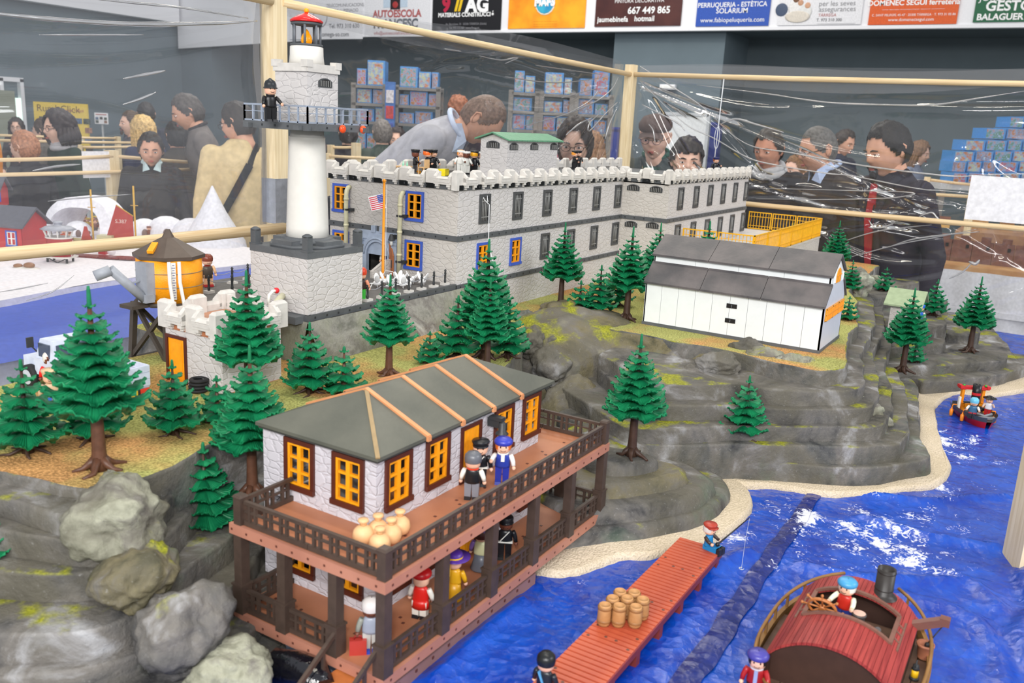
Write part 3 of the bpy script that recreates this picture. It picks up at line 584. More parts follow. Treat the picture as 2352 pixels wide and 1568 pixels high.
# ---- the sea: crumpled blue plastic sheet
def sea_mat(name, col, deep, foam=True):
    m, n, L, b = node_mat(name); b.inputs['Roughness'].default_value = .09; b.inputs['Specular IOR Level'].default_value = .6
    geo = n.new('ShaderNodeNewGeometry'); pos = geo.outputs['Position']
    def noi(s, det=5, dist=0.):
        q = n.new('ShaderNodeTexNoise'); q.inputs['Scale'].default_value = s; q.inputs['Detail'].default_value = det; q.inputs['Distortion'].default_value = dist; q.inputs['Roughness'].default_value = .62; L.new(pos, q.inputs['Vector']); return q.outputs['Fac']
    cr = n.new('ShaderNodeValToRGB'); cr.color_ramp.elements[0].position = .35; cr.color_ramp.elements[1].position = .7; cr.color_ramp.elements[0].color = lin(deep); cr.color_ramp.elements[1].color = lin(col); L.new(noi(14, 4), cr.inputs['Fac'])
    out = cr.outputs['Color']
    if foam:
        at = n.new('ShaderNodeAttribute'); at.attribute_name = 'foam'
        r = n.new('ShaderNodeMath'); r.operation = 'MULTIPLY_ADD'; r.inputs[1].default_value = .40; L.new(at.outputs['Fac'], r.inputs[0]); L.new(noi(70, 9, 1.8), r.inputs[2])
        c2 = n.new('ShaderNodeValToRGB'); c2.color_ramp.elements[0].position = .82; c2.color_ramp.elements[1].position = .93; L.new(r.outputs[0], c2.inputs['Fac'])
        mx = n.new('ShaderNodeMixRGB'); L.new(c2.outputs['Color'], mx.inputs[0]); L.new(out, mx.inputs[1]); mx.inputs[2].default_value = lin((222, 224, 238)); out = mx.outputs[0]
        rr = n.new('ShaderNodeMapRange'); rr.inputs['To Min'].default_value = .09; rr.inputs['To Max'].default_value = .8; L.new(c2.outputs['Color'], rr.inputs['Value']); L.new(rr.outputs[0], b.inputs['Roughness'])
    L.new(out, b.inputs['Base Color'])
    v = n.new('ShaderNodeTexVoronoi'); v.inputs['Scale'].default_value = 34; v.feature = 'F1'; vm = n.new('ShaderNodeVectorMath'); vm.operation = 'ADD'
    q = n.new('ShaderNodeTexNoise'); q.inputs['Scale'].default_value = 18; L.new(pos, q.inputs['Vector']); L.new(pos, vm.inputs[0]); sc_ = n.new('ShaderNodeVectorMath'); sc_.operation = 'SCALE'; sc_.inputs[3].default_value = .06; L.new(q.outputs['Color'], sc_.inputs[0]); L.new(sc_.outputs[0], vm.inputs[1]); L.new(vm.outputs[0], v.inputs['Vector'])
    bp = n.new('ShaderNodeBump'); bp.inputs['Strength'].default_value = .7; bp.inputs['Distance'].default_value = .005; L.new(v.outputs['Distance'], bp.inputs['Height'])
    b2 = n.new('ShaderNodeBump'); b2.inputs['Strength'].default_value = .55; b2.inputs['Distance'].default_value = .0022; L.new(noi(95, 5, 1.2), b2.inputs['Height']); L.new(bp.outputs['Normal'], b2.inputs['Normal'])
    L.new(b2.outputs['Normal'], b.inputs['Normal']); return m
M_sea = sea_mat('blue_plastic', (14, 82, 194), (6, 52, 156)); M_sea2 = sea_mat('blue_plastic_double', (14, 40, 128), (10, 28, 100))
FO = [(2160, 1010, .10, 1.0), (2200, 1040, .08, .9), (2150, 1110, .09, .9), (2260, 960, .06, .8), (1850, 1190, .07, 1.1), (1800, 1160, .06, .9), (2000, 1230, .12, 1.0), (2080, 1260, .07, 1.2), (2110, 1180, .07, .8), (1960, 1180, .08, .8), (1700, 1230, .06, .8), (2150, 1290, .08, .8), (1330, 1340, .04, .6), (2010, 1130, .05, .8), (2250, 1120, .06, .6), (1840, 1260, .05, .7), (1640, 1290, .06, .5), (2240, 1010, .08, .8), (2330, 950, .08, .6), (1760, 1300, .06, .6), (1920, 1300, .07, .7), (2060, 1310, .06, .6), (1700, 1170, .05, .8), (2220, 1200, .07, .7), (2300, 1060, .06, .7)]
FOP = [(on_z(x, y, ZW), r, a) for x, y, r, a in FO]
RIDGE = [[on_z(a, b, ZW) for a, b in q] for q in ([(2080, 1372), (2170, 1395), (2245, 1430), (2290, 1490), (2310, 1580)], [(2180, 1318), (2240, 1345), (2290, 1395)], [(1560, 1330), (1640, 1300), (1720, 1270)], [(1980, 1190), (2120, 1230), (2290, 1260)], [(1960, 1130), (2120, 1150), (2310, 1140)], [(1840, 1300), (1980, 1330), (2200, 1335)], [(1000, 1560), (1120, 1450), (1200, 1380)])]
def seaz(x, y):
    rz = 0.
    for q in RIDGE:
        for a, b in zip(q, q[1:]):
            dx, dy = b.x-a.x, b.y-a.y; t = max(0, min(1, ((x-a.x)*dx+(y-a.y)*dy)/(dx*dx+dy*dy))); d = math.hypot(x-a.x-dx*t, y-a.y-dy*t)
            if d < .05: rz = max(rz, .009*math.exp(-(d/.012)**2)+.004*math.exp(-(d/.03)**2))
    return rz+seaz0(x, y)
def seaz0(x, y):
    z = noise.noise(Vector((x*5, y*5, 0)))*.005
    for s_, a_ in ((11, .004), (26, .0022)):
        z += (1-abs(noise.noise(Vector((x*s_+noise.noise(Vector((x*4, y*4, 7)))*2, y*s_*1.4, 2.2))))*2.2)*a_*.5
    return z
def sea_grid(x0, x1, y0, y1, st, zoff=0):
    nx, ny = int((x1-x0)/st)+1, int((y1-y0)/st)+1; mb = MB()
    def fn(u, v):
        x, y = x0+(x1-x0)*u, y0+(y1-y0)*v; z = ZW-.004+seaz(x, y)+zoff
        e = y-(-.06+.02*math.sin(x*9)+.015*math.sin(x*23))
        if e < 0: z += min(.02, -e*.8); 
        return (x, y, z)
    mb.grid(fn, nx, ny); return mb
def foam_attr(o):
    me = o.data; n_ = len(me.vertices); co = np.empty(n_*3); me.vertices.foreach_get('co', co); co = co.reshape(-1, 3); f = np.zeros(n_)
    for c, r, a in FOP: f = np.maximum(f, a*.85*np.exp(-(((co[:, 0]-c.x)/(r*1.5))**2+((co[:, 1]-c.y)/r)**2)))
    lf = np.array([noise.noise(Vector((x*22, y*30, 1)))+.6*noise.noise(Vector((x*55, y*70, 4))) for x, y, z in co]); f = np.clip(f*(1+.9*lf), 0, 1.3)
    at = me.attributes.new('foam', 'FLOAT', 'POINT'); at.data.foreach_set('value', f.astype(np.float32))
sea = sea_grid(.5, 4.08, -.085, 1.15, .009).build('sea_sheet', M_sea, recalc=False); foam_attr(sea); tag(sea, 'shiny crumpled blue plastic sheet sprinkled white as the sea', 'plastic sheet')
A, B = on_z(1893, 1128, ZW), on_z(1590, 1600, ZW); A2, B2 = on_z(1858, 1128, ZW), on_z(1510, 1600, ZW)
def strip(u, v):
    p = (A*(1-v)+B*v)*u+(A2*(1-v)+B2*v)*(1-u); w_ = noise.noise(Vector((p.x*14, p.y*14, 5)))*.006; p = p+Vector((0, w_, 0)); return (p.x, p.y, ZW-.001+seaz(p.x, p.y)+.0015*math.sin(PI*u))
stp = MB(); stp.grid(strip, 14, 90); o = stp.build('folded_sheet_strip', M_sea2, recalc=False); foam_attr(o); tag(o, 'dark blue doubled strip of plastic running across the sea to the frame edge', 'plastic sheet')
mb = MB(); Q = [on_z(x, y, .915) for x, y in [(600, 1535), (630, 1530), (680, 1545), (720, 1560), (740, 1590)]]
mb.tube([p+Vector((0, 0, noise.noise(p*40)*.01)) for p in Q], [.008, .022, .026, .024, .02], 14); bg = mb.build('plastic_bag', P('bag_black', (14, 14, 22), rough=.12, spec=.8, bump=.6, bscale=60))
tag(bg, 'glossy black crumpled plastic bag under the station steps', 'bag')
# ================================================================== toy buildings
S_front = stone_mat('stone_plastic', (204, 200, 198)); S_warm_shade = stone_mat('stone_plastic_warm_shade', (198, 193, 187)); S_lilac = stone_mat('stone_plastic_lilac', (200, 196, 202))  # warm darker copy paints dimmer light onto the fort's side walls
K_band = P('band_grey', (84, 87, 90), rough=.55, var=.12, scale=25, bump=.15); K_hole_shade = P('hole_shade', (48, 50, 53))  # raised dark squares stand in for the shade inside small holes
K_crenel = P('crenel_grey', (208, 204, 198), rough=.5); K_bars = P('iron_grey', (72, 74, 76), rough=.45); K_dark = P('inside_shade', (34, 32, 32), rough=.9)  # very dark colour for panels painted as shaded openings
K_blue = P('frame_blue', (62, 92, 186)); K_orange = P('sash_orange', (245, 160, 24)); K_brown = P('frame_brown', (84, 38, 26)); K_yellow = P('fence_yellow', (240, 180, 30))
K_slab = P('slab_dark', (92, 95, 98), rough=.6, var=.1, scale=30, bump=.2); K_in = P('inner_wall', (150, 146, 142), rough=.8)
def wall(mb, x0, y0, ang, L_, z0, z1, openings=(), t=.006, m=0, mi=1):
    """panel with real openings; local x along, y inward; openings: (s0, s1, za, zb)"""
    T = Matrix.Translation((x0, y0, 0))@Matrix.Rotation(ang, 4, 'Z')
    xs = sorted({0, L_, *[o[0] for o in openings], *[o[1] for o in openings]}); zs = sorted({z0, z1, *[o[2] for o in openings], *[o[3] for o in openings]})
    for i in range(len(xs)-1):
        for j in range(len(zs)-1):
            cx, cz = (xs[i]+xs[i+1])/2, (zs[j]+zs[j+1])/2
            if any(o[0] < cx < o[1] and o[2] < cz < o[3] for o in openings): continue
            mb.add([(xs[i], 0, zs[j]), (xs[i+1], 0, zs[j]), (xs[i+1], 0, zs[j+1]), (xs[i], 0, zs[j+1])], [(0, 1, 2, 3)], m, False, T)
            mb.add([(xs[i], t, zs[j]), (xs[i+1], t, zs[j]), (xs[i+1], t, zs[j+1]), (xs[i], t, zs[j+1])], [(3, 2, 1, 0)], mi, False, T)
    for a, b, c, d in openings:
        for q in ([(a, 0, c), (b, 0, c), (b, t, c), (a, t, c)], [(a, 0, d), (a, t, d), (b, t, d), (b, 0, d)], [(a, 0, c), (a, t, c), (a, t, d), (a, 0, d)], [(b, 0, c), (b, 0, d), (b, t, d), (b, t, c)]):
            mb.add(q, [(0, 1, 2, 3)], m, False, T)
    mb.add([(0, 0, z1), (L_, 0, z1), (L_, t, z1), (0, t, z1)], [(0, 1, 2, 3)], m, False, T)
WW, WH = .058, .077
def ring(mb, w, h, b, y0, y1, m=0, z=0):
    mb.box(-w/2, y0, z, w/2, y1, z+b, m).box(-w/2, y0, z+h-b, w/2, y1, z+h, m).box(-w/2, y0, z+b, -w/2+b, y1, z+h-b, m).box(w/2-b, y0, z+b, w/2, y1, z+h-b, m)
_w = MB(); ring(_w, WW, WH, .0065, -.004, .005); _w.box(-WW/2-.001, -.0065, 0, WW/2+.001, -.003, .008)
ME_frame = {k: _w.mesh('window', m) for k, m in (('blue', K_blue), ('brown', K_brown))}
_w = MB(); ring(_w, WW-.013, WH-.013, .004, -.002, .003, z=.0065)
_w.box(-.0035, -.0025, .0105, .0035, .003, WH-.0105)
for k in (1, 2): _w.box(-WW/2+.01, -.002, .0065+(WH-.013)*k/3-.0018, WW/2-.01, .0028, .0065+(WH-.013)*k/3+.0018)
ME_sash = _w.mesh('sash', K_orange)
_w = MB(); ring(_w, .05, WH, .007, -.004, .004); ME_bframe = _w.mesh('barred_window', K_bars)
_w = MB()
for x in (-.011, -.004, .004, .011): _w.tube([(x, -.001, .005), (x, -.001, WH-.005)], .0013, 6)
for z in (.017, .058): _w.box(-.02, -.0022, z-.0012, .02, .0004, z+.0012)
ME_bars = _w.mesh('bars', P('bars_pale', (140, 140, 138)))
_a = [(-.021, 0), (.021, 0), (.021, .0125), (.015, .0165), (.007, .0188), (0, .0195), (-.007, .0188), (-.015, .0165), (-.021, .0125)]
_w = MB(); _w.prism([(x*1.1, z*1.1-.001) for x, z in _a], -.0015, .001, 'y'); ME_vent = _w.mesh('barred_vent', K_bars)
_w = MB(); _w.prism([(x*.86, z*.86+.001) for x, z in _a], -.0019, -.0012, 'y'); ME_ventd = _w.mesh('opening', K_dark)  # solid dark panel drawn as the shade behind the bars
_w = MB()
for k in range(6): _w.box(-.0158+k*.0063-.0009, -.0032, .001, -.0158+k*.0063+.0009, -.0016, .0145)
ME_ventb = _w.mesh('bars', P('bars_pale', (150, 150, 146)))
def six_pane(p, x, y, z, ang, col): f = put('window', ME_frame[col], p, (x, y, z), ang); put('sash', ME_sash, f); return f
def barred(p, x, y, z, ang): f = put('barred_window', ME_bframe, p, (x, y, z), ang); put('bars', ME_bars, f); return f
def vent(p, x, y, z, ang, s=1):
    f = put('barred_vent', ME_vent, p, (x, y, z), ang); f.scale = (s,)*3; put('opening', ME_ventd, f); put('bars', ME_ventb, f); return f
def ang_xy(x, y, ang, s): return x+math.cos(ang)*s, y+math.sin(ang)*s
def band(p, x0, y0, ang, L_, z0, z1, name='stone_band', out=.004, th=.01, pitch=.035):
    mb = MB(); mb.box(-out+.0006, -out, z0, L_+out-.0006, th-out, z1)
    for k in range(int(L_/pitch)): mb.cb(pitch*(k+.5), -out-.0002, (z0+z1)/2, .0042, .0008, .0042, 1)
    o = mb.build(name, [K_band, K_hole_shade], p, recalc=False); o.matrix_local = Matrix.Translation((x0, y0, 0))@Matrix.Rotation(ang, 4, 'Z'); return o
PU = .0825
def cren_mesh(pu, sc, mat=K_crenel):
    mer = MB(); a = .029*sc
    mer.box(-a/2, -.004, .0, a/2, .013, .044*sc).hexa([(-a/2, -.004, .044*sc), (a/2, -.004, .044*sc), (a/2, .013, .044*sc), (-a/2, .013, .044*sc)], [(-a/2+.004, 0, .049*sc), (a/2-.004, 0, .049*sc), (a/2-.004, .009, .049*sc), (-a/2+.004, .009, .049*sc)])
    cr = MB(); w = pu-a
    cr.box(-w/2, -.012, .012*sc, w/2, .008, .026*sc).hexa([(-w/2, -.014, .026*sc), (w/2, -.014, .026*sc), (w/2, .008, .026*sc), (-w/2, .008, .026*sc)], [(-w/2, -.006, .031*sc), (w/2, -.006, .031*sc), (w/2, .006, .031*sc), (-w/2, .006, .031*sc)])
    for s in (-1, 1):
        x0, x1 = s*w/2, s*(w/2-.009*sc); x0, x1 = min(x0, x1), max(x0, x1)
        cr.add([(x0, -.013, .02*sc), (x1, -.013, .02*sc), (x1, .008, .02*sc), (x0, .008, .02*sc), (x0, .008, .043*sc), (x1, .008, .043*sc), (x0, -.001, .043*sc), (x1, -.001, .043*sc), (x0, -.013, .032*sc), (x1, -.013, .032*sc)],
               [(0, 1, 9, 8), (8, 9, 7, 6), (6, 7, 5, 4), (3, 2, 1, 0), (2, 3, 4, 5), (0, 8, 6, 4, 3), (1, 2, 5, 7, 9)])
        xc = s*(w/2-.009*sc)
        cr.cb(xc, -.006, .009*sc, .011*sc, .010, .006*sc).cb(xc, -.0035, .004*sc, .008*sc, .006, .006*sc)
    cr.box(-w/2+.003, -.0135, .017*sc, w/2-.003, -.0118, .022*sc)
    for q in (mer, cr): pass
    return mer.mesh('merlon', mat), cr.mesh('crenel', mat)
def fixn(me):
    bm = bmesh.new(); bm.from_mesh(me); bmesh.ops.recalc_face_normals(bm, faces=bm.faces); bm.to_mesh(me); bm.free()
MER, CRE = cren_mesh(PU, 1); fixn(MER); fixn(CRE)
def parapet(p, x0, y0, ang, L_, z, first=True, me=None, pu=None, last=False):
    n_ = max(1, round(L_/(pu or PU))); s_ = L_/n_; m1, m2 = me or (MER, CRE)
    for k in range(n_):
        if first or k: put('merlon', m1, p, (*ang_xy(x0, y0, ang, s_*k), z), ang)
        put('crenel', m2, p, (*ang_xy(x0, y0, ang, s_*(k+.5)), z), ang)
    if last: put('merlon', m1, p, (*ang_xy(x0, y0, ang, L_), z), ang)

# ------------------------------------------------------------------ the fort / prison
PX0, PX1, PX2 = 1.827, 2.811, 3.685; PY0, PYW, PYB = 1.2795, 1.111, 1.7114
ZG, ZB1, ZB2, ZT = 1.09, 1.3255, 1.339, 1.454
A90 = -PI/2
fort = thing('toy_prison', 'large pale grey toy prison fort with barred windows and crenellated roof', 'toy building', (0, 0, 0))
zw_u, zw_l = 1.364, 1.2365
def opn(c, w, z, h): return (c-w/2, c+w/2, z, z+h)
ylw = [1.6707, 1.4157]; blocks = []
ops = []
for yc in ylw:
    for z in (zw_u, zw_l): ops.append(opn(PYB-yc, WW-.008, z+.004, WH-.008))
ops.append(opn(PYB-1.533, .072, 1.2155, .085))
xr = [on_y(1040+c*.1913, yy, PY0).x for c, yy in zip((378, 775, 1130, 1440, 1722, 1977), (477.7, 471, 464.8, 460, 455.7, 451.8))]
opr = []
for i, xc in enumerate(xr):
    opr.append(opn(xc-PX0, .042, zw_u+.004, WH-.008)); opr.append(opn(xc-PX0, .042 if i > 1 else .05, zw_l+.004, WH-.008))
k3 = lambda x, y: (1400+x*.2391, 360+y*.2391)
xw = [on_y(*k3(a, b), PYW).x for a, b in ((680, 390), (830, 370), (965, 355), (1090, 340), (1205, 325), (1310, 315))]
opw = []
for xc in xw:
    for z in (zw_u, zw_l): opw.append(opn(xc-PX1, .042, z+.004, WH-.008))
mb = MB(); wall(mb, PX0, PYB, A90, PYB-PY0, 1.2, ZT, ops); mb.build('left_wall', [S_warm_shade, K_in], fort, recalc=False)
mb = MB(); wall(mb, PX0, PY0, 0, PX1-PX0, ZG, ZT, opr); mb.build('long_wall', [S_front, K_in], fort, recalc=False)
mb = MB(); wall(mb, PX1, PY0, A90, PY0-PYW, ZG, ZT); mb.build('wing_side_wall', [S_warm_shade, K_in], fort, recalc=False)
mb = MB(); wall(mb, PX1, PYW, 0, PX2-PX1, ZG, ZT, opw); mb.build('wing_wall', [S_front, K_in], fort, recalc=False)
mb = MB(); mb.box(PX0+.0004, PYB-.006, ZG, PX2, PYB, ZT).box(PX2-.006, PYW+.0004, ZG, PX2, PYB, ZT).box(PX0+.006, PY0+.006, ZG+.002, PX2-.006, PYB-.006, 1.205).box(PX0+.006, PY0+.006, ZB1, PX2-.006, PYB-.006, ZB2-.002).box(PX1, PYW+.006, ZB1, PX2-.006, PY0+.01, ZB2-.002)
mb.box(PX0+.15, PY0+.1, ZG, PX2-.1, PY0+.106, ZT-.02)
mb.build('inner_structure', K_in, fort)
mb = MB(); mb.box(PX0+.004, PY0+.004, ZT-.004, PX1, PYB-.004, ZT+.006).box(PX1, PYW+.004, ZT-.004, PX2-.004, PYB-.004, ZT+.006); mb.build('roof_slab', K_slab, fort)
for z0, z1 in ((ZB1, ZB2), (ZT, ZT+.013)):
    band(fort, PX0, PYB, A90, PYB-PY0, z0, z1); band(fort, PX0, PY0, 0, PX1-PX0, z0, z1); band(fort, PX1, PY0, A90, PY0-PYW, z0, z1); band(fort, PX1, PYW, 0, PX2-PX1, z0, z1)
band(fort, PX0, PY0, 0, PX1-PX0, 1.2, 1.213); band(fort, PX1, PYW, 0, PX2-PX1, 1.2, 1.213); band(fort, PX0, PY0, 0, PX1-PX0, ZG-.004, ZG+.008)
for yc in ylw:
    for z in (zw_u, zw_l): six_pane(fort, PX0, yc, z, A90, 'blue')
for i, xc in enumerate(xr):
    barred(fort, xc, PY0, zw_u, 0)
    if i < 2: six_pane(fort, xc, PY0, zw_l, 0, 'blue')
    else: barred(fort, xc, PY0, zw_l, 0)
for xc in xw:
    barred(fort, xc, PYW, zw_u, 0); barred(fort, xc, PYW, zw_l, 0)
for a, b in ((228, 322), (447, 340), (205, 672), (410, 685)):
    q = on_x(*k3(a, b), PX1); vent(fort, PX1-.0005, q.y, q.z, A90)
parapet(fort, PX0, PYB, A90, PYB-PY0, ZT); parapet(fort, PX0, PY0, 0, PX1-PX0, ZT); parapet(fort, PX1, PY0, A90, PY0-PYW, ZT); parapet(fort, PX1, PYW, 0, PX2-PX1, ZT, last=True)
parapet(fort, PX2, PYB, PI, PX2-PX0, ZT, pu=.085)
# roof hut with green roof
hx0, hx1, hy = 2.24, 2.545, 1.40; hyb = on_x(1105, 312, hx0).y; hz = ZT+.006
ht = MB(); wall(ht, hx0, hyb, A90, hyb-hy, hz, 1.577); wall(ht, hx0, hy, 0, hx1-hx0, hz, 1.577); ht.box(hx0+.0004, hyb-.004, hz, hx1, hyb, 1.577).box(hx1-.004, hy+.0004, hz, hx1, hyb, 1.577)
hut = thing('roof_hut', 'small grey stone hut with green roof standing on the prison roof', 'toy building', (0, 0, 0)); ht.build('walls', [S_front, K_in], hut, recalc=False)
r_ = MB(); ym = (hy+hyb)/2; e = .014
for k in range(22):
    xa = hx0-e+(hx1-hx0+2*e)*k/22; xb = hx0-e+(hx1-hx0+2*e)*(k+1)/22-.0012
    for ya, yb_ in ((hy-e, ym), (hyb+e, ym)):
        r_.hexa([(xa, ya, 1.574), (xb, ya, 1.574), (xb, yb_, 1.594), (xa, yb_, 1.594)], [(xa, ya, 1.578), (xb, ya, 1.578), (xb, yb_, 1.598), (xa, yb_, 1.598)])
r_.build('roof', P('roof_green', (98, 150, 118)), hut)
g = MB(); g.prism([(hy, 1.577), (hyb, 1.577), (ym, 1.592)], hx0, hx0+.004, 'x').prism([(hy, 1.577), (hyb, 1.577), (ym, 1.592)], hx1-.004, hx1, 'x'); g.build('gable', S_warm_shade, hut)
q = on_x(1133, 331, hx0); vent(hut, hx0-.0005, q.y, q.z-.010, A90)
for px in (1180, 1227, 1272):
    q = on_y(px, 335, hy); vent(hut, q.x, hy-.0005, q.z-.011, 0)
# entrance portal
pt = MB(); yc = 1.533; arc = [(yc+.036*math.cos(a), 1.262+.036*math.sin(a)) for a in np.linspace(0, PI, 15)]
outer = [(yc+.052*math.cos(a), 1.262+.055*math.sin(a)) for a in np.linspace(0, PI, 15)]
for k in range(14):
    for (ra, rb, d0) in ((arc, outer, .012),):
        pt.add([(PX0-d0, *ra[k]), (PX0-d0, *rb[k]), (PX0-d0, *rb[k+1]), (PX0-d0, *ra[k+1]), (PX0+.006, *ra[k]), (PX0+.006, *rb[k]), (PX0+.006, *rb[k+1]), (PX0+.006, *ra[k+1])], [(0, 1, 2, 3), (0, 3, 7, 4), (1, 5, 6, 2), (0, 4, 5, 1), (3, 2, 6, 7)])
mid_ = [(yc+.044*math.cos(a), 1.262+.045*math.sin(a)) for a in np.linspace(0, PI, 15)]
pt.tube([(PX0-.013, *q) for q in mid_], .0025, 6)
for s in (-1, 1): pt.box(PX0-.012, yc+s*.044-.008, 1.2155, PX0+.006, yc+s*.044+.008, 1.262).box(PX0-.016, yc+s*.062-.009, 1.2155, PX0, yc+s*.062+.009, 1.298).box(PX0-.018, yc+s*.062-.011, 1.296, PX0, yc+s*.062+.011, 1.303)
pt.box(PX0-.008, yc-.07, 1.303, PX0, yc+.07, 1.326).box(PX0-.004, yc-.056, 1.262, PX0-.001, yc+.056, 1.303)
for s in (-1, 1): pt.box(PX0-.011, yc+s*.014-.007, 1.322, PX0, yc+s*.014+.007, 1.34)
pt.build('portal', P('portal_blue_grey', (158, 170, 188)), fort)
mb = MB(); mb.prism([(-.034, 0), (0, 0), (0, .082), (-.012, .079), (-.024, .07), (-.034, .052)], -.002, .002, 'y').box(-.03, -.0035, .02, -.028, .0035, .04, 1)
dl = mb.build('door_leaf', [P('door_wood', (168, 104, 66), rough=.5), K_bars], fort, (PX0-.006, yc-.036, 1.2165)); dl.rotation_euler = (0, 0, math.radians(62))
lampm = P('lamp_black', (52, 54, 56)); glass_w = P('lamp_glass', (214, 214, 210), rough=.2)
for s in (-1, 1):
    l = MB(); l.box(-.004, -.004, .0, .012, .004, .012).lathe([(.004, .014), (.005, .012), (.0085, 0), (.0095, -.002)], 10, (-.008, 0, 0)).lathe([(.004, -.002), (.004, -.014), (.001, -.016)], 8, (-.008, 0, 0), 1)
    l.build('wall_lamp', [lampm, glass_w], fort, (PX0-.018, yc+s*.062, 1.312))
dp = P('drainpipe', (206, 202, 170), rough=.35)
for y in (1.638, 1.452):
    d_ = MB(); d_.tube([(PX0-.002, y, 1.435), (PX0-.008, y, 1.434), (PX0-.014, y, 1.426), (PX0-.016, y, 1.415), (PX0-.016, y, 1.2165)], .0062, 12)
    for z in (1.40, 1.33, 1.27): d_.lathe([(.0072, 0), (.0072, .006)], 12, (PX0-.016, y, z))
    dr = d_.build('drainpipe', dp, fort)
    for z in (1.375, 1.255): MB().cb(PX0-.012, y, z, .02, .016, .005).cb(PX0-.008, y-.012, z, .012, .01, .008).build('pipe_clip', lampm, dr)
# exercise yard with yellow fence
yard = thing('prison_yard', 'exercise yard on the fort wing ringed by a yellow lattice fence', 'toy building', (0, 0, 0))
YX0, YX1, YY0, YY1, YZ = 2.955, 3.93, .848, PYW-.006, 1.222
mb = MB(); mb.box(YX0, YY0, ZG, YX1, YY1, YZ-.006); mb.build('base_wall', S_front, yard)
mb = MB(); mb.box(YX0-.003, YY0-.003, YZ-.006, YX1+.003, YY1, YZ); mb.build('yard_floor', K_crenel, yard)
def fence(x0, y0, ang, L_, h=.078, npan=3):
    pl = L_/npan
    for k in range(npan):
        m = MB(); a, b = .002, pl-.002
        m.box(a, -.002, .0, a+.004, .002, h).box(b-.004, -.002, 0, b, .002, h).box(a, -.0025, h-.004, b, .0025, h).box(a, -.002, .002, b, .002, .006).box(a, -.0015, h*.72, b, .0015, h*.72+.002).box(a, -.0015, h*.2, b, .0015, h*.2+.002)
        nb = int(pl/.0125)
        for i in range(1, nb): x = a+(b-a)*i/nb; m.box(x-.0009, -.0012, .004, x+.0009, .0012, h-.003)
        o = m.build('fence_panel', K_yellow, yard); o.matrix_local = Matrix.Translation((*ang_xy(x0, y0, ang, pl*k), YZ))@Matrix.Rotation(ang, 4, 'Z')
fence(YX0, YY1, A90, YY1-YY0, npan=2); fence(YX0, YY0, 0, YX1-YX0, npan=6); fence(YX1, YY0, PI/2, .32, npan=3)
mb = MB(); mb.box(YX1-.25, YY1, ZG, YX1+.003, YY0+.33, YZ); mb.build('base_wall', S_front, yard)

# ------------------------------------------------------------------ parade yard in front of the prison
pl = thing('parade_yard', 'dark grey paved parade yard before the prison door', 'toy building', (0, 0, 0))
mb = MB(); mb.box(1.30, PY0, 1.2042, PX0-.005, 1.72, 1.2155); mb.box(1.24, 1.4465, 1.2042, 1.30, 1.72, 1.2155); mb.build('paving', P('paving_grey', (104, 102, 100), rough=.7, var=.12, scale=40, bump=.3), pl)
band(pl, 1.30, PY0, 0, PX0-1.30-.004, 1.203, 1.2165, 'edge_band'); band(pl, 1.30, PY0+.168, A90, .168, 1.203, 1.2165, 'edge_band')
lw = MB(); lw.prism([(0, 0), (.085, 0), (.085, .042), (.05, .042), (.0, .018)], 0, .008, 'y'); o = lw.build('low_wall', S_warm_shade, pl); o.matrix_local = Matrix.Translation((1.735, 1.478, 1.2155))@Matrix.Rotation(0.0, 4, 'Z')

# ------------------------------------------------------------------ lighthouse
lh = thing('toy_lighthouse', 'white lighthouse on a grey stone base with red lantern roof', 'toy building', (1.385, 1.3625, 1.2165))
K_tower = P('tower_white', (226, 223, 216), rough=.3, var=.02); K_silver = P('rail_silver', (168, 178, 194), rough=.3, metal=.4); K_grey = P('column_grey', (110, 114, 120))
lx0, lx1, ly0, ly1 = 1.3003-1.385, 1.4685-1.385, 1.2797-1.3625, 1.446-1.3625
mb = MB(); wall(mb, lx0, ly1, A90, ly1-ly0, 0, .1165); wall(mb, lx0, ly0, 0, lx1-lx0, 0, .1165); mb.box(lx1-.004, ly0+.0004, 0, lx1, ly1, .1165).box(lx0+.0004, ly1-.004, 0, lx1, ly1, .1165); mb.build('base_walls', [S_front, K_in], lh, recalc=False)
MB().box(lx0-.001, ly0-.001, .1165, lx1+.001, ly1+.001, .1305).build('base_slab', K_slab, lh)
for x in (lx0+.008, lx1-.008):
    for y in (ly0+.008, ly1-.008): MB().cb(x, y, .132, .019, .019, .004).cb(x, y, .146, .015, .015, .03).lathe([(.0105, 0), (.0105, .002), (.004, .006)], 8, (x, y, .161)).build('bollard', K_band, lh)
mb = MB(); mb.lathe([(.083, .1305), (.083, .137)], 8, tf=Matrix.Rotation(PI/8, 4, 'Z')).box(-.075, -.028, .137, .075, .028, .1455).box(-.028, -.075, .137, .028, .075, .1455).lathe([(.058, .137), (.058, .144), (.048, .150)], 24); mb.build('plinth', K_slab, lh)
MB().lathe([(.0455, .147), (.0445, .17), (.0375, .355), (.0378, .357), (.0352, .3585), (.0345, .373)], 36, m=0).build('tower', K_tower, lh)
ds = .0905; zd0 = 1.5885-1.2165; zd1 = zd0+.0135
mb = MB(); mb.box(-ds, -ds, zd0, ds, ds, zd1)
for s in (-1, 1):
    mb.cb(-ds-.004, s*(ds-.02), zd0+.005, .016, .016, .009).cb(s*(ds-.02), -ds-.004, zd0+.005, .016, .016, .009)
for k in range(5): mb.cb(-ds-.0003, -ds+.036*(k+.5), zd0+.007, .001, .004, .004, 1).cb(-ds+.036*(k+.5), -ds-.0003, zd0+.007, .004, .001, .004, 1)
mb.build('gallery_deck', [K_slab, K_hole_shade], lh)
for x in (-.005, .058): MB().ell((x+.01, -ds-.004, zd0+.006), (.0085, .006, .0085)).build('red_light', P('light_red', (240, 84, 40), rough=.2), lh)
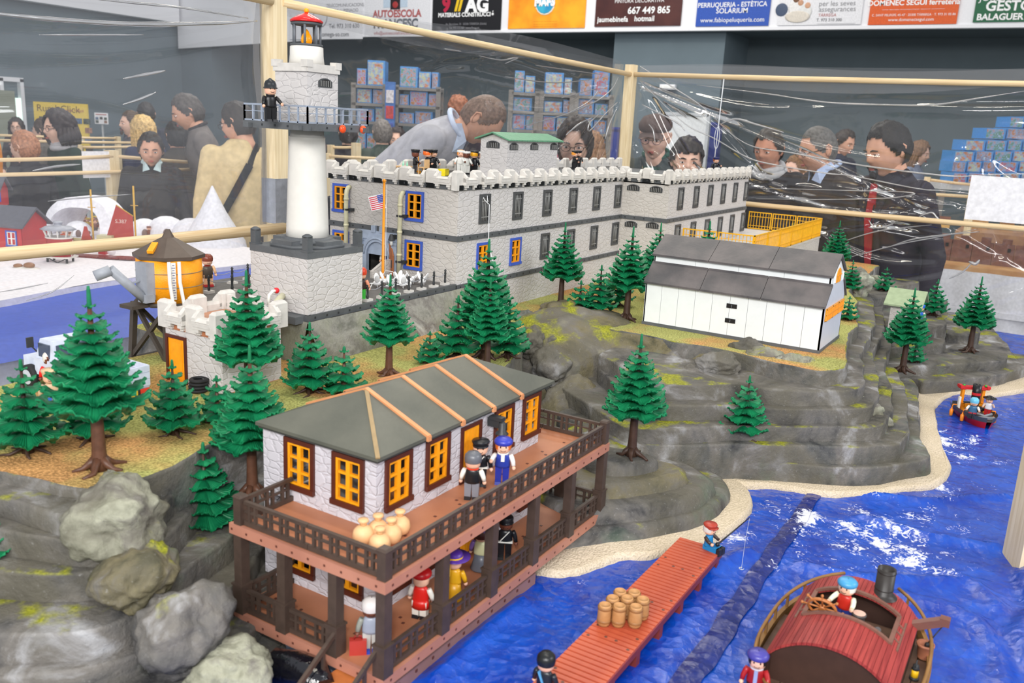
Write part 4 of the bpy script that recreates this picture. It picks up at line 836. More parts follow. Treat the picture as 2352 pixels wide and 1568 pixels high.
bx_ = .0447; zb0, zb1 = zd1, 1.7152-1.2165
mb = MB(); wall(mb, -bx_, bx_, A90, 2*bx_, zb0, zb1); wall(mb, -bx_, -bx_, 0, 2*bx_, zb0, zb1); mb.box(bx_-.003, -bx_+.0004, zb0, bx_, bx_, zb1).box(-bx_+.0004, bx_-.003, zb0, bx_, bx_, zb1).box(-bx_, -bx_, zb1-.004, bx_, bx_, zb1); mb.build('watch_room', [S_front, K_in], lh, recalc=False)
mb = MB()
for s, t_ in ((1, 0), (-1, 0), (0, 1), (0, -1)):
    if s: mb.box(s*bx_-.004, -bx_-.002, zb1-.012, s*bx_+.004, bx_+.002, zb1+.004)
    else: mb.box(-bx_-.002, t_*bx_-.004, zb1-.012, bx_+.002, t_*bx_+.004, zb1+.004)
for s in (-1, 1):
    for t_ in (-1, 1): mb.cb(s*(bx_-.003), t_*(bx_-.003), zb1+.004, .017, .017, .014)
mb.build('parapet', K_crenel, lh); vent(lh, .006, -bx_-.0005, 1.676-1.2165, 0, .85)
zl = zb1
mb = MB(); mb.lathe([(.0365, zl), (.034, zl+.022), (.0335, zl+.038), (.031, zl+.04)], 32); mb.build('lantern_base', K_tower, lh)
mb = MB(); mb.lathe([(.031, zl+.0395), (.033, zl+.0395), (.033, zl+.0435), (.03, zl+.0435)], 28); mb.build('lantern_ring', K_band, lh)
MB().lathe([(.026, zl+.08), (.0315, zl+.081), (.0315, zl+.085), (.026, zl+.086)], 28).build('lantern_ring', K_band, lh)
for k in range(7): a = 2*PI*k/7+.2; MB().lathe([(.0026, zl+.0435), (.0026, zl+.081)], 10, (.0275*math.cos(a), .0275*math.sin(a), 0)).build('lantern_column', K_grey, lh)
MB().lathe([(.009, zl+.042), (.0115, zl+.05), (.0105, zl+.058), (.004, zl+.07), (.001, zl+.073)], 16).build('lamp', P('lamp_orange', (255, 160, 20), rough=.15, emit=.25), lh)
MB().lathe([(.033, zl+.086), (.0335, zl+.089), (.027, zl+.094), (.016, zl+.1), (.006, zl+.1035), (.0035, zl+.106)], 28).build('lantern_roof', P('roof_red', (206, 34, 34), rough=.2), lh)
MB().ell((0, 0, zl+.109), (.0052, .0052, .005)).build('finial', K_orange, lh)
def rail_run(a, b, h, n_, name, parent, mat, rr=.0016):
    a, b = Vector(a), Vector(b); mb = MB(); U = Vector((0, 0, 1))
    mb.bar(a+U*h, b+U*h, .004, .0035).bar(a+U*.002, b+U*.002, .003, .003).bar(a+U*h*.6, b+U*h*.6, .0016, .0016)
    for k in range(n_+1):
        p = a.lerp(b, k/n_); mb.bar(p, p+U*h, .003, .003)
    return mb.build(name, mat, parent)
rd = ds-.002
for a, b in (((-rd, rd), (-rd, -rd)), ((-rd, -rd), (rd, -rd)), ((rd, -rd), (rd, rd)), ((rd, rd), (-rd, rd))): rail_run((*a, zd1), (*b, zd1), .033, 7, 'gallery_rail', lh, K_silver)

# ------------------------------------------------------------------ small keep with orange door and water tank tower
kp = thing('toy_keep', 'small square stone keep with crenels and an orange door', 'toy building', (0, 0, 0))
kx0, kx1, ky0, ky1, kz, kt = 1.031, 1.172, 1.225, 1.379, 1.112, 1.222
mb = MB(); wall(mb, kx0, ky1, A90, ky1-ky0, kz, kt, [(.006, .054, kz+.004, kz+.094)]); wall(mb, kx0, ky0, 0, kx1-kx0, kz, kt); mb.box(kx1-.004, ky0+.0004, kz, kx1, ky1, kt).box(kx0+.0004, ky1-.004, kz, kx1, ky1, kt); mb.build('walls', [S_front, K_in], kp, recalc=False)
f = MB(); ring(f, .058, .098, .006, -.003, .004); o = f.build('door_frame', K_brown, kp); o.matrix_local = Matrix.Translation((kx0, ky1-.030, kz))@Matrix.Rotation(A90, 4, 'Z')
MB().box(-.023, 0, .003, .023, .004, .093).box(-.015, -.001, .012, .015, .0, .085).build('door', K_orange, kp).matrix_local = Matrix.Translation((kx0, ky1-.030, kz))@Matrix.Rotation(A90, 4, 'Z')
K_terra = P('terracotta_plank', (176, 112, 76)); MB().box(kx0-.002, ky0-.002, kt-.001, kx1+.002, ky1+.002, kt+.009).box(kx0-.002, ky0-.003, kz-.004, kx1+.001, ky0+.002, kz+.008).build('plank_band', K_terra, kp)
MB().box(kx0+.01, ky0+.01, kt+.004, kx1-.01, ky1-.01, kt+.016).build('roof_deck', P('deck_tan', (178, 128, 100), rough=.6), kp)
mk = cren_mesh(.08, 1.05); fixn(mk[0]); fixn(mk[1])
parapet(kp, kx0, ky1, A90, ky1-ky0, kt, me=mk, pu=.08); parapet(kp, kx0, ky0, 0, kx1-kx0, kt, me=mk, pu=.07, last=True); parapet(kp, kx1, ky1, PI, kx1-kx0, kt, me=mk, pu=.07); parapet(kp, kx1, ky0, PI/2, ky1-ky0, kt, me=mk, pu=.085, first=False)
# loose pipes on the keep
t = thing('hose_pipe', 'cream hose and white pipe with red tip behind the keep', 'pipe', (0, 0, 0))
MB().tube([on_y(640, 672, 1.40), on_y(660, 668, 1.38), on_y(640, 688, 1.33), on_y(622, 712, 1.31), on_y(615, 740, 1.31)], .007, 12).build('hose', dp, t)
MB().tube([on_y(617, 700, 1.3), on_y(618, 678, 1.3), on_y(626, 669, 1.3), on_y(634, 667, 1.3)], .0035, 10).build('pipe', K_tower, t)
MB().ell(on_y(635, 667, 1.3), (.006, .006, .006)).build('tip', P('tip_red', (220, 40, 50)), t)
MB().box(1.27, 1.285, 1.2, 1.30, 1.40, 1.2155).build('support', K_slab, t)

wt = thing('water_tower', 'orange toy water tank with brown conical roof on dark trestle legs', 'toy building', (1.160, 1.53, 1.10))
TZ = .137; TR = .064; K_dbrown = P('trestle_brown', (70, 62, 54), rough=.6); K_roofb = P('tank_roof_brown', (84, 72, 64), rough=.5)
for x in (-1, 1):
    for y in (-1, 1): MB().bar((x*.058, y*.058, 0), (x*.05, y*.05, TZ-.008), .011).build('leg', K_dbrown, wt)
for k in range(4):
    a = k*PI/2; R_ = Matrix.Rotation(a, 4, 'Z'); m = MB(); m.bar(R_@Vector((-.056, -.056, .015)), R_@Vector((.05, -.05, TZ-.01)), .008).bar(R_@Vector((.056, -.056, .015)), R_@Vector((-.05, -.05, TZ-.01)), .008).bar(R_@Vector((-.058, -.058, .006)), R_@Vector((.058, -.058, .006)), .01); m.build('brace', K_dbrown, wt)
MB().lathe([(.072, TZ-.008), (.072, TZ)], 8, tf=Matrix.Rotation(PI/8, 4, 'Z')).box(-.105, -.02, TZ-.008, -.05, .02, TZ-.001).build('platform', K_dbrown, wt)
MB().lathe([(TR, TZ), (TR, TZ+.088)], 40).build('tank', pm('tank_orange', (243, 156, 22), rough=.4, bump=.2, bscale=400), wt)
for z in (.03, .058): MB().lathe([(TR+.0005, TZ+z), (TR+.0018, TZ+z+.001), (TR+.0005, TZ+z+.002)], 40, cap=False).build('hoop', P('hoop_grey', (140, 120, 90)), wt)
MB().lathe([(TR+.006, TZ+.086), (TR+.007, TZ+.093), (.02, TZ+.122), (.012, TZ+.126), (.006, TZ+.138), (.004, TZ+.142)], 8, smooth=False).build('roof', K_roofb, wt)
MB().cb(0, 0, 0, .035, .012, .006).build('roof_hatch', K_orange, wt, (-.045, -.01, TZ+.109)).rotation_euler = (0, -.4, .6)
sp = MB(); sp.tube([(-TR-.008, -.02, TZ+.006), (-TR-.07, .0, TZ+.075)], .009, 16).tube([(-TR-.07, .0, TZ+.072), (-TR-.095, .012, TZ+.062)], .0105, 16); sp.build('spout', P('spout_grey', (150, 154, 162)), wt)
sb = MB(); sb.cb(-TR-.002, -.012, TZ+.045, .02, .034, .075).cb(-TR-.008, -.02, TZ+.012, .02, .026, .016).bar((-TR, -.01, TZ+.05), (-TR-.035, -.004, TZ+.04), .003); sb.build('spout_bracket', P('spout_grey', (150, 154, 162)), wt)
gm = MB(); gm.cb(0, 0, 0, .011, .0015, .075); o = gm.build('gauge_board', K_tower, wt); a_ = math.radians(-122); o.matrix_local = Matrix.Translation((math.cos(a_)*(TR+.002), math.sin(a_)*(TR+.002), TZ+.046))@Matrix.Rotation(a_+PI/2, 4, 'Z')
gmk = MB()
for k in range(14): gmk.cb(0.001, -.0012, -.033+k*.005, .004 if k % 2 else .007, .0006, .0012)
gmk.build('scale_marks', P('mark_blue', (90, 100, 140)), o)
for da in (.0, .22):
    a_ = math.radians(-128)+da*1.3; p0 = Vector((math.cos(a_)*(TR+.003), math.sin(a_)*(TR+.003), TZ+.085)); MB().tube([p0, p0+Vector((-.004, -.006, -.04)), p0+Vector((-.003+.01*da, -.012, -.085)), p0+Vector((.012, -.03, -.105))], .0036, 10).build('hose', K_tower, wt)

# ------------------------------------------------------------------ white shed
sh = thing('toy_shed', 'long white shed with grey double roof and orange end windows', 'toy building', (0, 0, 0))
K_shed = P('shed_white', (240, 244, 244), rough=.35, var=.015); K_shed2 = P('shed_end_shade', (208, 212, 224), rough=.4, var=.02)  # greyer copy of the white, dimmer light painted on the end walls
K_sroof = pm('shed_roof', (78, 76, 78), col2=(102, 96, 96), rough=.5, cs=16, bump=.15)
sx0, sx1, sy0, sy1, sz = 2.157, 2.379, .432, .894, 1.116; xm = (sx0+sx1)/2; E0 = 1.235; C0, C1, RG = 1.281, 1.303, 1.348; cw = .069
MB().box(sx0-.002, sy0-.002, sz-.004, sx1+.002, sy1+.002, sz+.012).build('footing', K_slab, sh)
NB = 10
for k in range(NB): ya = sy0+(sy1-sy0)*k/NB; yb_ = sy0+(sy1-sy0)*(k+1)/NB-.0009; MB().box(sx0, ya, sz+.012, sx0+.004, yb_, E0).build('wall_panel', K_shed, sh)
MB().box(sx1-.004, sy0, sz+.012, sx1, sy1, E0).build('wall_panel', K_shed, sh)
prof = [(sx0, sz+.012), (sx1, sz+.012), (sx1, E0), (xm+cw, C0), (xm-cw, C0), (sx0, E0)]
MB().prism(prof, sy0, sy0+.004, 'y').build('end_wall', K_shed2, sh); MB().prism(prof, sy1-.004, sy1, 'y').build('end_wall', K_shed2, sh)
pr2 = [(xm-cw, C0), (xm+cw, C0), (xm+cw, C1), (xm, RG-.002), (xm-cw, C1)]
MB().prism(pr2, sy0+.002, sy0+.006, 'y').build('end_gable', K_shed, sh); MB().prism(pr2, sy1-.004, sy1, 'y').build('end_gable', K_shed, sh)
for k in range(4):
    ya = sy0+(sy1-sy0)*k/4; yb_ = sy0+(sy1-sy0)*(k+1)/4-.0008; MB().box(xm-cw, ya, C0, xm-cw+.004, yb_, C1).build('clerestory_panel', K_shed, sh)
MB().box(xm+cw-.004, sy0, C0, xm+cw, sy1, C1).build('clerestory_panel', K_shed, sh)
th = .005
for k in range(3):
    ya = sy0-.004+(sy1-sy0+.008)*k/3; yb_ = sy0-.004+(sy1-sy0+.008)*(k+1)/3-.0012
    for s in (-1, 1):
        X0, X1 = xm+s*(xm-sx0+.011), xm+s*cw; MB().hexa([(X0, ya, E0-.003), (X0, yb_, E0-.003), (X1, yb_, C0-.001), (X1, ya, C0-.001)], [(X0, ya, E0-.003+th), (X0, yb_, E0-.003+th), (X1, yb_, C0+th), (X1, ya, C0+th)]).build('lower_roof_panel', K_sroof, sh)
        X0 = xm+s*(cw+.009); MB().hexa([(X0, ya, C1-.002), (X0, yb_, C1-.002), (xm, yb_, RG), (xm, ya, RG)], [(X0, ya, C1-.002+th), (X0, yb_, C1-.002+th), (xm, yb_, RG+th), (xm, ya, RG+th)]).build('upper_roof_panel', K_sroof, sh)
for zc in (1.204, 1.166):
    m = MB(); m.box(sx0-.002, .6435, zc-.0055, sx0+.001, .670, zc+.0055).box(sx0-.0028, .656, zc-.004, sx0-.0018, .6575, zc+.004, 1); m.build('side_vent', [K_dark, K_grey], sh)
K_gor = P('shed_orange', (246, 168, 60))
gw = MB()
for k in range(3):
    xa = 2.173+k*.0655; gw.box(xa, sy0-.003, 1.197, xa+.0625, sy0-.0005, 1.2275)
gw.build('end_window', K_orange, sh)
for k in range(3):
    xa = 2.173+k*.0655; m = MB(); m.box(xa, sy0-.0045, 1.197, xa+.0625, sy0-.0028, 1.199).box(xa, sy0-.0045, 1.2255, xa+.0625, sy0-.0028, 1.2275).box(xa, sy0-.0045, 1.197, xa+.002, sy0-.0028, 1.2275).box(xa+.0605, sy0-.0045, 1.197, xa+.0625, sy0-.0028, 1.2275).box(xa, sy0-.0042, 1.211, xa+.0625, sy0-.0028, 1.213)
    for i in range(1, 8): m.box(xa+i*.0078-.0005, sy0-.0038, 1.198, xa+i*.0078+.0005, sy0-.0028, 1.226)
    m.build('window_grille', K_gor, sh)
ax = [(xm-.024, 1.283), (xm+.024, 1.283), (xm+.024, 1.302), (xm+.017, 1.313), (xm, 1.319), (xm-.017, 1.313), (xm-.024, 1.302)]
MB().prism([(xm+(x-xm)*1.3, 1.281+(z-1.281)*1.12) for x, z in ax], sy0-.0005, sy0+.003, 'y').build('arch_frame', K_shed, sh)
m = MB(); m.prism(ax, sy0-.002, sy0, 'y'); m.box(xm-.001, sy0-.0035, 1.283, xm+.001, sy0-.0015, 1.318, 1).box(xm-.024, sy0-.0035, 1.300, xm+.024, sy0-.0015, 1.302, 1); m.build('arch_window', [K_orange, K_gor], sh)

# far hut with pale green roof
fh = thing('ranger_hut', 'little grey hut with pale green pitched roof among the far firs', 'toy building', (0, 0, 0))
c = on_z(2036, 768, 1.02); X0, Y1 = c.x, c.y; Y0, X1 = Y1-.075, X0+.12; zt = 1.127
m = MB(); wall(m, X0, Y1, A90, Y1-Y0, 1.0, zt); wall(m, X0, Y0, 0, X1-X0, 1.0, zt); m.box(X1-.004, Y0+.0004, 1.0, X1, Y1, zt).box(X0+.0004, Y1-.004, 1.0, X1, Y1, zt); m.build('walls', [S_warm_shade, K_in], fh, recalc=False)
for s in (-1, 1):
    xm2 = (X0+X1)/2; xe = xm2+s*(.06+.02); MB().hexa([(xe, Y0-.02, zt-.008), (xe, Y1+.02, zt-.008), (xm2, Y1+.02, zt+.034), (xm2, Y0-.02, zt+.034)], [(xe, Y0-.02, zt-.003), (xe, Y1+.02, zt-.003), (xm2, Y1+.02, zt+.04), (xm2, Y0-.02, zt+.04)]).build('roof_slope', P('roof_sage', (150, 166, 132), rough=.6), fh)
MB().prism([(X0, zt), (X1, zt), ((X0+X1)/2, zt+.034)], Y0, Y0+.004, 'y').build('gable', S_warm_shade, fh)
# ------------------------------------------------------------------ station house on a two-storey veranda
st = thing('station_house', 'two-storey harbour house with brown verandas and dark hipped roof', 'toy building', (0, 0, 0))
K_deck = pm('deck_tan2', (168, 108, 78), col2=(184, 122, 88), rough=.5, cs=12, bump=.08); K_fascia = pm('fascia_tan', (172, 116, 96), col2=(186, 128, 106), rough=.5, cs=14); K_rail = P('rail_brown', (74, 60, 52), rough=.5, var=.12); K_stud = P('stud_dark', (96, 56, 46))
gx0, gx1, gy0, gy1 = .749, 1.3734, .6117, .886; hx0_, hx1_, hy0_, hy1_ = .853, 1.2944, .7155, .93
U, Lw = 1.075, .943
for z, nm in ((U, 'upper_deck'), (Lw, 'lower_deck')):
    MB().box(gx0+.004, gy0+.004, z-.012, gx1-.004, gy1, z).build(nm, K_deck, st)
    m = MB(); m.box(gx0, gy0, z-.0145, gx1, gy0+.005, z+.0005).box(gx0, gy0+.005, z-.0145, gx0+.005, gy1, z+.0005).box(gx1-.005, gy0+.005, z-.0145, gx1, gy1, z+.0005)
    for k in range(22): m.cb(gx0+.0283*(k+.5), gy0-.0002, z-.007, .003, .0008, .003, 1)
    for k in range(10): m.cb(gx0-.0002, gy0+.0283*(k+.5), z-.007, .0008, .003, .003, 1)
    m.build('fascia', [K_fascia, K_stud], st)
    m = MB()
    for k in range(9):
        for j in (0, 1): m.cb(.80+.064*k+.009*j, .665+.008*(k % 2)+.012*j, z+.0003, .004, .004, .0008)
    for k in range(5):
        for j in (0, 1): m.cb(.80+.006*j, .70+.05*k+.009*j, z+.0003, .004, .004, .0008)
    m.build('deck_studs', K_stud, st)
def house(zb, ztop):
    o1 = [opn(c-hx0_, WW-.008, zb+.024, WH-.008) for c in (.899, .9905, 1.173, 1.262)]+[opn(1.078-hx0_, .046, zb+.003, .088)]
    o2 = [opn(hy1_-c, WW-.008, zb+.024, WH-.008) for c in (.856, .764)]
    m = MB(); wall(m, hx0_, hy0_, 0, hx1_-hx0_, zb, ztop, o1); m.build('front_wall', [S_lilac, K_in], st, recalc=False)
    m = MB(); wall(m, hx0_, hy1_, A90, hy1_-hy0_, zb, ztop, o2); m.build('side_wall', [S_lilac, K_in], st, recalc=False)
    m = MB(); m.box(hx1_-.005, hy0_+.001, zb, hx1_, hy1_, ztop).box(hx0_+.0004, hy1_-.005, zb, hx1_, hy1_, ztop); m.build('rear_walls', [S_lilac, K_in], st)
    MB().box(hx0_+.005, hy0_+.09, zb, hx1_-.005, hy0_+.094, ztop).build('partition', P('partition_dark', (140, 138, 136)), st)
    for c in (.899, .9905, 1.173, 1.262): six_pane(st, c, hy0_, zb+.02, 0, 'brown')
    for c in (.856, .764): six_pane(st, hx0_, c, zb+.02, A90, 'brown')
    f = MB(); ring(f, .056, .093, .006, -.003, .004); f.build('door_frame', K_brown, st, (1.078, hy0_, zb))
    d_ = MB(); d_.box(-.022, 0, .004, .022, .003, .089)
    for k in range(5): d_.box(-.021+k*.0086, -.0009, .006, -.0132+k*.0086, 0, .086)
    d_.ell((.016, -.003, .045), (.002, .002, .002)); d_.build('door', K_orange, st, (1.078, hy0_, zb))
house(U, 1.178); house(Lw, U-.013)
l = MB(); l.box(-.004, -.022, .0, .004, 0, .014).box(-.006, -.028, .012, .006, -.004, .018).lathe([(.003, .012), (.006, .008), (.0065, -.004), (.0105, -.008), (.0105, -.0095)], 14, (0, -.026, 0)).lathe([(.0045, -.0095), (.0045, -.02), (.002, -.022)], 10, (0, -.026, 0), 1)
l.build('wall_lamp', [lampm, glass_w], st, (1.128, hy0_, 1.152))
# hipped roof: four panels, ribs
ex0, ex1, ey0, ey1, ez = .842, 1.322, .704, .934, 1.180; ry, rz0 = .819, 1.2275; rx0, rx1 = .951, 1.207
K_roofd = pm('roof_olive', (80, 82, 74), col2=(98, 98, 88), rough=.5, cs=9, bump=.1); K_rib = pm('roof_rib', (204, 138, 92), col2=(218, 152, 104), rough=.5, cs=20)
def rp(q, nm='roof_panel', t=.005):
    n_ = len(q); m = MB(); m.add([(x, y, z) for x, y, z in q]+[(x, y, z+t) for x, y, z in q], [list(range(n_))[::-1], list(range(n_, 2*n_))]+[(i, (i+1) % n_, n_+(i+1) % n_, n_+i) for i in range(n_)]); return m.build(nm, K_roofd, st)
A_, B_, C_, D_ = (ex0, ey0, ez), (ex1, ey0, ez), (ex1, ey1, ez), (ex0, ey1, ez); R0, R1 = (rx0, ry, rz0), (rx1, ry, rz0)
xs = [rx0+(rx1-rx0)*k/3 for k in range(4)]
exs = [ex0+.1+(ex1-ex0-.2)*k/3 for k in range(4)]; exs = [x for x in xs]
rp([A_, (xs[0], ey0, ez), R0]); rp([(xs[3], ey0, ez), B_, R1])
for k in range(3): rp([(xs[k]+.0006, ey0, ez), (xs[k+1]-.0006, ey0, ez), (xs[k+1]-.0006, ry, rz0), (xs[k]+.0006, ry, rz0)]); rp([(xs[k+1]-.0006, ey1, ez), (xs[k]+.0006, ey1, ez), (xs[k]+.0006, ry, rz0), (xs[k+1]-.0006, ry, rz0)])
rp([D_, A_, R0]); rp([B_, C_, R1]); rp([(xs[0], ey1, ez), D_, R0]); rp([C_, (xs[3], ey1, ez), R1])
MB().box(ex0+.003, ey0+.003, ez-.004, ex1-.003, ey1-.003, ez+.001).build('eave_board', P('eave_dark', (62, 62, 60)), st)
T_ = Vector((0, 0, .0055))
for x in xs:
    for y in (ey0-.002, ey1+.002): MB().bar(Vector((x, ry, rz0))+T_, Vector((x, y, ez))+T_, .0075, .004).cb(x, y, ez+.0025, .0075, .004, .0075).build('roof_rib', K_rib, st)
MB().bar(Vector(R0)+T_, Vector(A_)+T_, .006, .002).build('hip_rib', P('roof_rib_pale', (150, 126, 88)), st)
# railings and posts
def railing(a, b, z, nm='railing'):
    a, b = Vector((*a, z)), Vector((*b, z)); L_ = (b-a).length; m = MB(); Uz = Vector((0, 0, 1))
    m.bar(a+Uz*.034, b+Uz*.034, .0055, .005).bar(a+Uz*.0045, b+Uz*.0045, .005, .007).bar(a+Uz*.021, b+Uz*.021, .0035, .003)
    n_ = max(2, int(L_/.026)); 
    for k in range(n_):
        for e in (.32, .68):
            p = a.lerp(b, (k+e)/n_); m.bar(p+Uz*.006, p+Uz*.033, .0042, .0042)
    return m.build(nm, K_rail, st)
def cpost(x, y, z, h=.04): return MB().cb(x, y, z+h/2, .0135, .0135, h).hexa([(x-.008, y-.008, z+h), (x+.008, y-.008, z+h), (x+.008, y+.008, z+h), (x-.008, y+.008, z+h)], [(x-.006, y-.006, z+h+.003), (x+.006, y-.006, z+h+.003), (x+.006, y+.006, z+h+.003), (x-.006, y+.006, z+h+.003)]).build('corner_post', K_rail, st)
e = .0085; cx0, cx1, cy0, cy1 = gx0+e, gx1-e, gy0+e, .872
for x, y in ((cx0, cy0), (cx1, cy0), (cx0, cy1), (cx1, .876)): cpost(x, y, U)
for k in range(4): xa = cx0+.009+(cx1-cx0-.018)*k/4; xb = cx0+.009+(cx1-cx0-.018)*(k+1)/4; railing((xa+.0005, cy0), (xb-.0005, cy0), U)
railing((cx0, cy0+.009), (cx0, (cy0+cy1)/2-.0005), U); railing((cx0, (cy0+cy1)/2+.0005), (cx0, cy1-.009), U); railing((cx0+.009, cy1), (hx0_, cy1), U); railing((cx1, cy0+.009), (cx1, .744), U); railing((cx1, .746), (cx1, .866), U)
pxs = [cx0+(cx1-cx0)*k/5 for k in range(6)]
def lpost(x, y): MB().cb(x, y, Lw+.021, .0185, .0185, .042).cb(x, y, Lw+.043, .021, .021, .003).cb(x, y, (Lw+U)/2+.01, .0145, .0145, U-.0145-Lw-.001-.02).build('veranda_post', K_rail, st)
lys = [cy0, .699, .79, cy1]
for x in pxs: lpost(x, cy0)
for y in lys[1:]: lpost(cx0, y); lpost(cx1, y)
for a, b in zip(pxs, pxs[1:]): railing((a+.01, cy0), (b-.01, cy0), Lw)
for a, b in list(zip(lys, lys[1:]))[1:]: railing((cx0, a+.01), (cx0, b-.01), Lw)
for a, b in zip(lys, lys[1:]): railing((cx1, a+.01), (cx1, b-.01), Lw)
railing((cx0+.01, cy1), (hx0_, cy1), Lw); railing((cx1-.01, cy1+.0), (hx1_, cy1), Lw)
# plinth
K_plinth = P('plinth_blue_grey', (150, 160, 176), rough=.5, var=.05); K_pb = pm('plinth_brown', (136, 102, 96), col2=(150, 112, 104), cs=20)
bx0, bx1, by0 = .775, 1.145, .630
NP = 18
for k in range(NP): xa = bx0+(bx1-bx0)*k/NP; xb = bx0+(bx1-bx0)*(k+1)/NP-.0008; MB().box(xa, by0, .88, xb, by0+.004, Lw-.0125).build('plinth_board', K_plinth, st)
m = MB(); m.box(bx0, by0+.004, .88, bx0+.006, .87, Lw-.0125).box(bx1-.006, by0+.004, .88, bx1, .87, Lw-.0125).box(bx0+.006, .866, .88, bx1-.006, .87, Lw-.0125); m.build('plinth', K_plinth, st)
m = MB(); m.box(bx0-.004, by0-.006, .885, bx1+.004, by0, .912)
for k in range(10): m.cb(bx0+.02+k*.037, by0-.0065, .906, .004, .001, .004, 1)
m.build('plinth_base', [K_pb, K_stud], st)
# stairs going down on the near end
sy = (cy0+.699)/2
m = MB()
for k in range(3): m.box(gx0-.028*(k+1), sy-.032, Lw-.018*(k+1)-.005, gx0-.028*k+.004, sy+.032, Lw-.018*(k+1)+.001)
m.build('steps', P('step_orange', (196, 116, 62), rough=.45), st)
for s in (-1, 1): MB().bar((gx0+.004, sy+s*.034, Lw+.036), (gx0-.10, sy+s*.034, Lw-.028), .005, .006).bar((gx0-.02, sy+s*.034, Lw-.012), (gx0-.02, sy+s*.034, Lw+.024), .004).bar((gx0-.08, sy+s*.034, Lw-.05), (gx0-.08, sy+s*.034, Lw-.018), .004).build('hand_rail', K_rail, st)

# ------------------------------------------------------------------ jetty
jt = thing('toy_jetty', 'long reddish plank jetty on short posts over the blue sheet', 'jetty', (0, 0, 0)); JZ = .925
K_jet = pm('jetty_red', (168, 72, 48), col2=(188, 88, 58), rough=.42, cs=20, bump=.08)
pa, pb = on_z(1563, 1229, JZ), on_z(1655, 1262, JZ); jy0, jy1 = (pb.y+on_z(1434, 1525, JZ).y)/2, (pa.y+on_z(1273, 1523, JZ).y)/2; jx1 = (pa.x+pb.x)/2; jx0 = .80
_pl = {}
NPL = 56; pw = (jx1-jx0)/NPL
for k in range(NPL):
    mod = k % 12
    if mod not in _pl:
        m = MB(); m.box(0, jy0, -.004, pw-.0013, jy1, 0); m.box(.0008, jy0, -.0001, pw-.0021, jy1, .0006)
        if mod in (8, 11): 
            for yy in (jy0+.008, jy1-.008): m.lathe([(.0024, .0006), (.0024, .0009)], 10, (pw/2, yy, 0), 1)
        if mod == 9:
            for yy in ((jy0+jy1)/2-.008, (jy0+jy1)/2+.008): m.lathe([(.0024, .0006), (.0024, .0009)], 10, (pw/2, yy, 0), 1)
        me = m.mesh('plank', [K_jet, K_stud]); fixn(me); _pl[mod] = me
    put('plank', _pl[mod], jt, (jx0+k*pw, 0, JZ-.0006))
for y in (jy0+.002, jy1-.002): MB().box(jx0, y-.002, JZ-.0145, jx1, y+.002, JZ-.0046).build('beam', P('jetty_dark', (128, 52, 44)), jt)
for k in range(8):
    x = jx1-.02-.084*k
    if x > jx0:
        for y in (jy0+.006, jy1-.006): MB().cb(x, y, (JZ-.004+.885)/2, .0125, .0115, JZ-.005-.885).build('jetty_leg', P('jetty_dark', (128, 52, 44)), jt)
# barrels
K_barrel = pm('barrel_wood', (176, 128, 80), col2=(190, 142, 92), rough=.5, cs=60)
br = thing('toy_barrel', '', 'barrel', (0, 0, 0), 0, 'tan barrels stacked on the jetty'); br.scale = (.89,)*3
m = MB(); m.lathe([(.0094, 0), (.0104, .004), (.0112, .012), (.0113, .019), (.0111, .026), (.0102, .034), (.0096, .0362), (.0086, .0362), (.0084, .0348), (.0001, .0348)], 20); m.build('staves', K_barrel, br)
for z, r in ((.007, .0110), (.0295, .0110)): MB().lathe([(r, -.001), (r+.0006, -.0005), (r+.0006, .0035), (r-.0002, .004)], 20, cap=False).build('hoop', P('barrel_hoop', (150, 106, 64)), br, (0, 0, z))
first = True
for (px, py, lab) in [(1386, 1441, 'tan barrel at the front left of the jetty cluster'), (1419, 1443, 'tan barrel in the middle of the front row on the jetty'), (1457, 1445, 'darker tan barrel at the front right of the jetty cluster'), (1404, 1424, 'tan barrel at the left end of the second row on the jetty'), (1437, 1424, 'tan barrel in the middle of the second row on the jetty'), (1473, 1427, 'tan barrel at the right end of the second row on the jetty'), (1421, 1408, 'tan barrel at the back left on the jetty, nearest the water'), (1453, 1410, 'tan barrel at the back right of the jetty cluster')]:
    p = on_z(px, py-8, JZ)
    if first: br.location = p; br['label'] = lab; first = False
    else: copy_tree(br, p, random.random(), lab)
# sacks at the veranda corner
K_sack = pm('sack_tan', (226, 178, 128), col2=(236, 190, 142), rough=.5, cs=40)
sk_ = thing('toy_sack', '', 'sack', (0, 0, 0), 0, 'tan sacks on the upper veranda corner')
MB().lathe([(.008, 0), (.0125, .003), (.0145, .010), (.013, .018), (.009, .0225), (.0045, .0255)], 20).build('bag', K_sack, sk_)
MB().lathe([(.0042, .0245), (.005, .0265), (.0042, .0285)], 14).build('tie', P('sack_tie', (204, 152, 100)), sk_); MB().lathe([(.004, .028), (.0075, .031), (.0068, .034), (.002, .0345)], 14).build('mouth', K_sack, sk_)
first = True
for px, py, lab in [(872, 1266, 'tan sack at the front tip of the veranda corner heap'), (834, 1246, 'tan sack on the left of the veranda corner heap'), (898, 1244, 'tan sack on the right of the heap, front pair'), (868, 1234, 'tan sack in the middle of the veranda corner heap'), (918, 1224, 'rearmost tan sack of the heap by the house wall')]:
    p = on_z(px, py, U)
    if first: sk_.location = p; sk_['label'] = lab; first = False
    else: copy_tree(sk_, p, random.random(), lab)
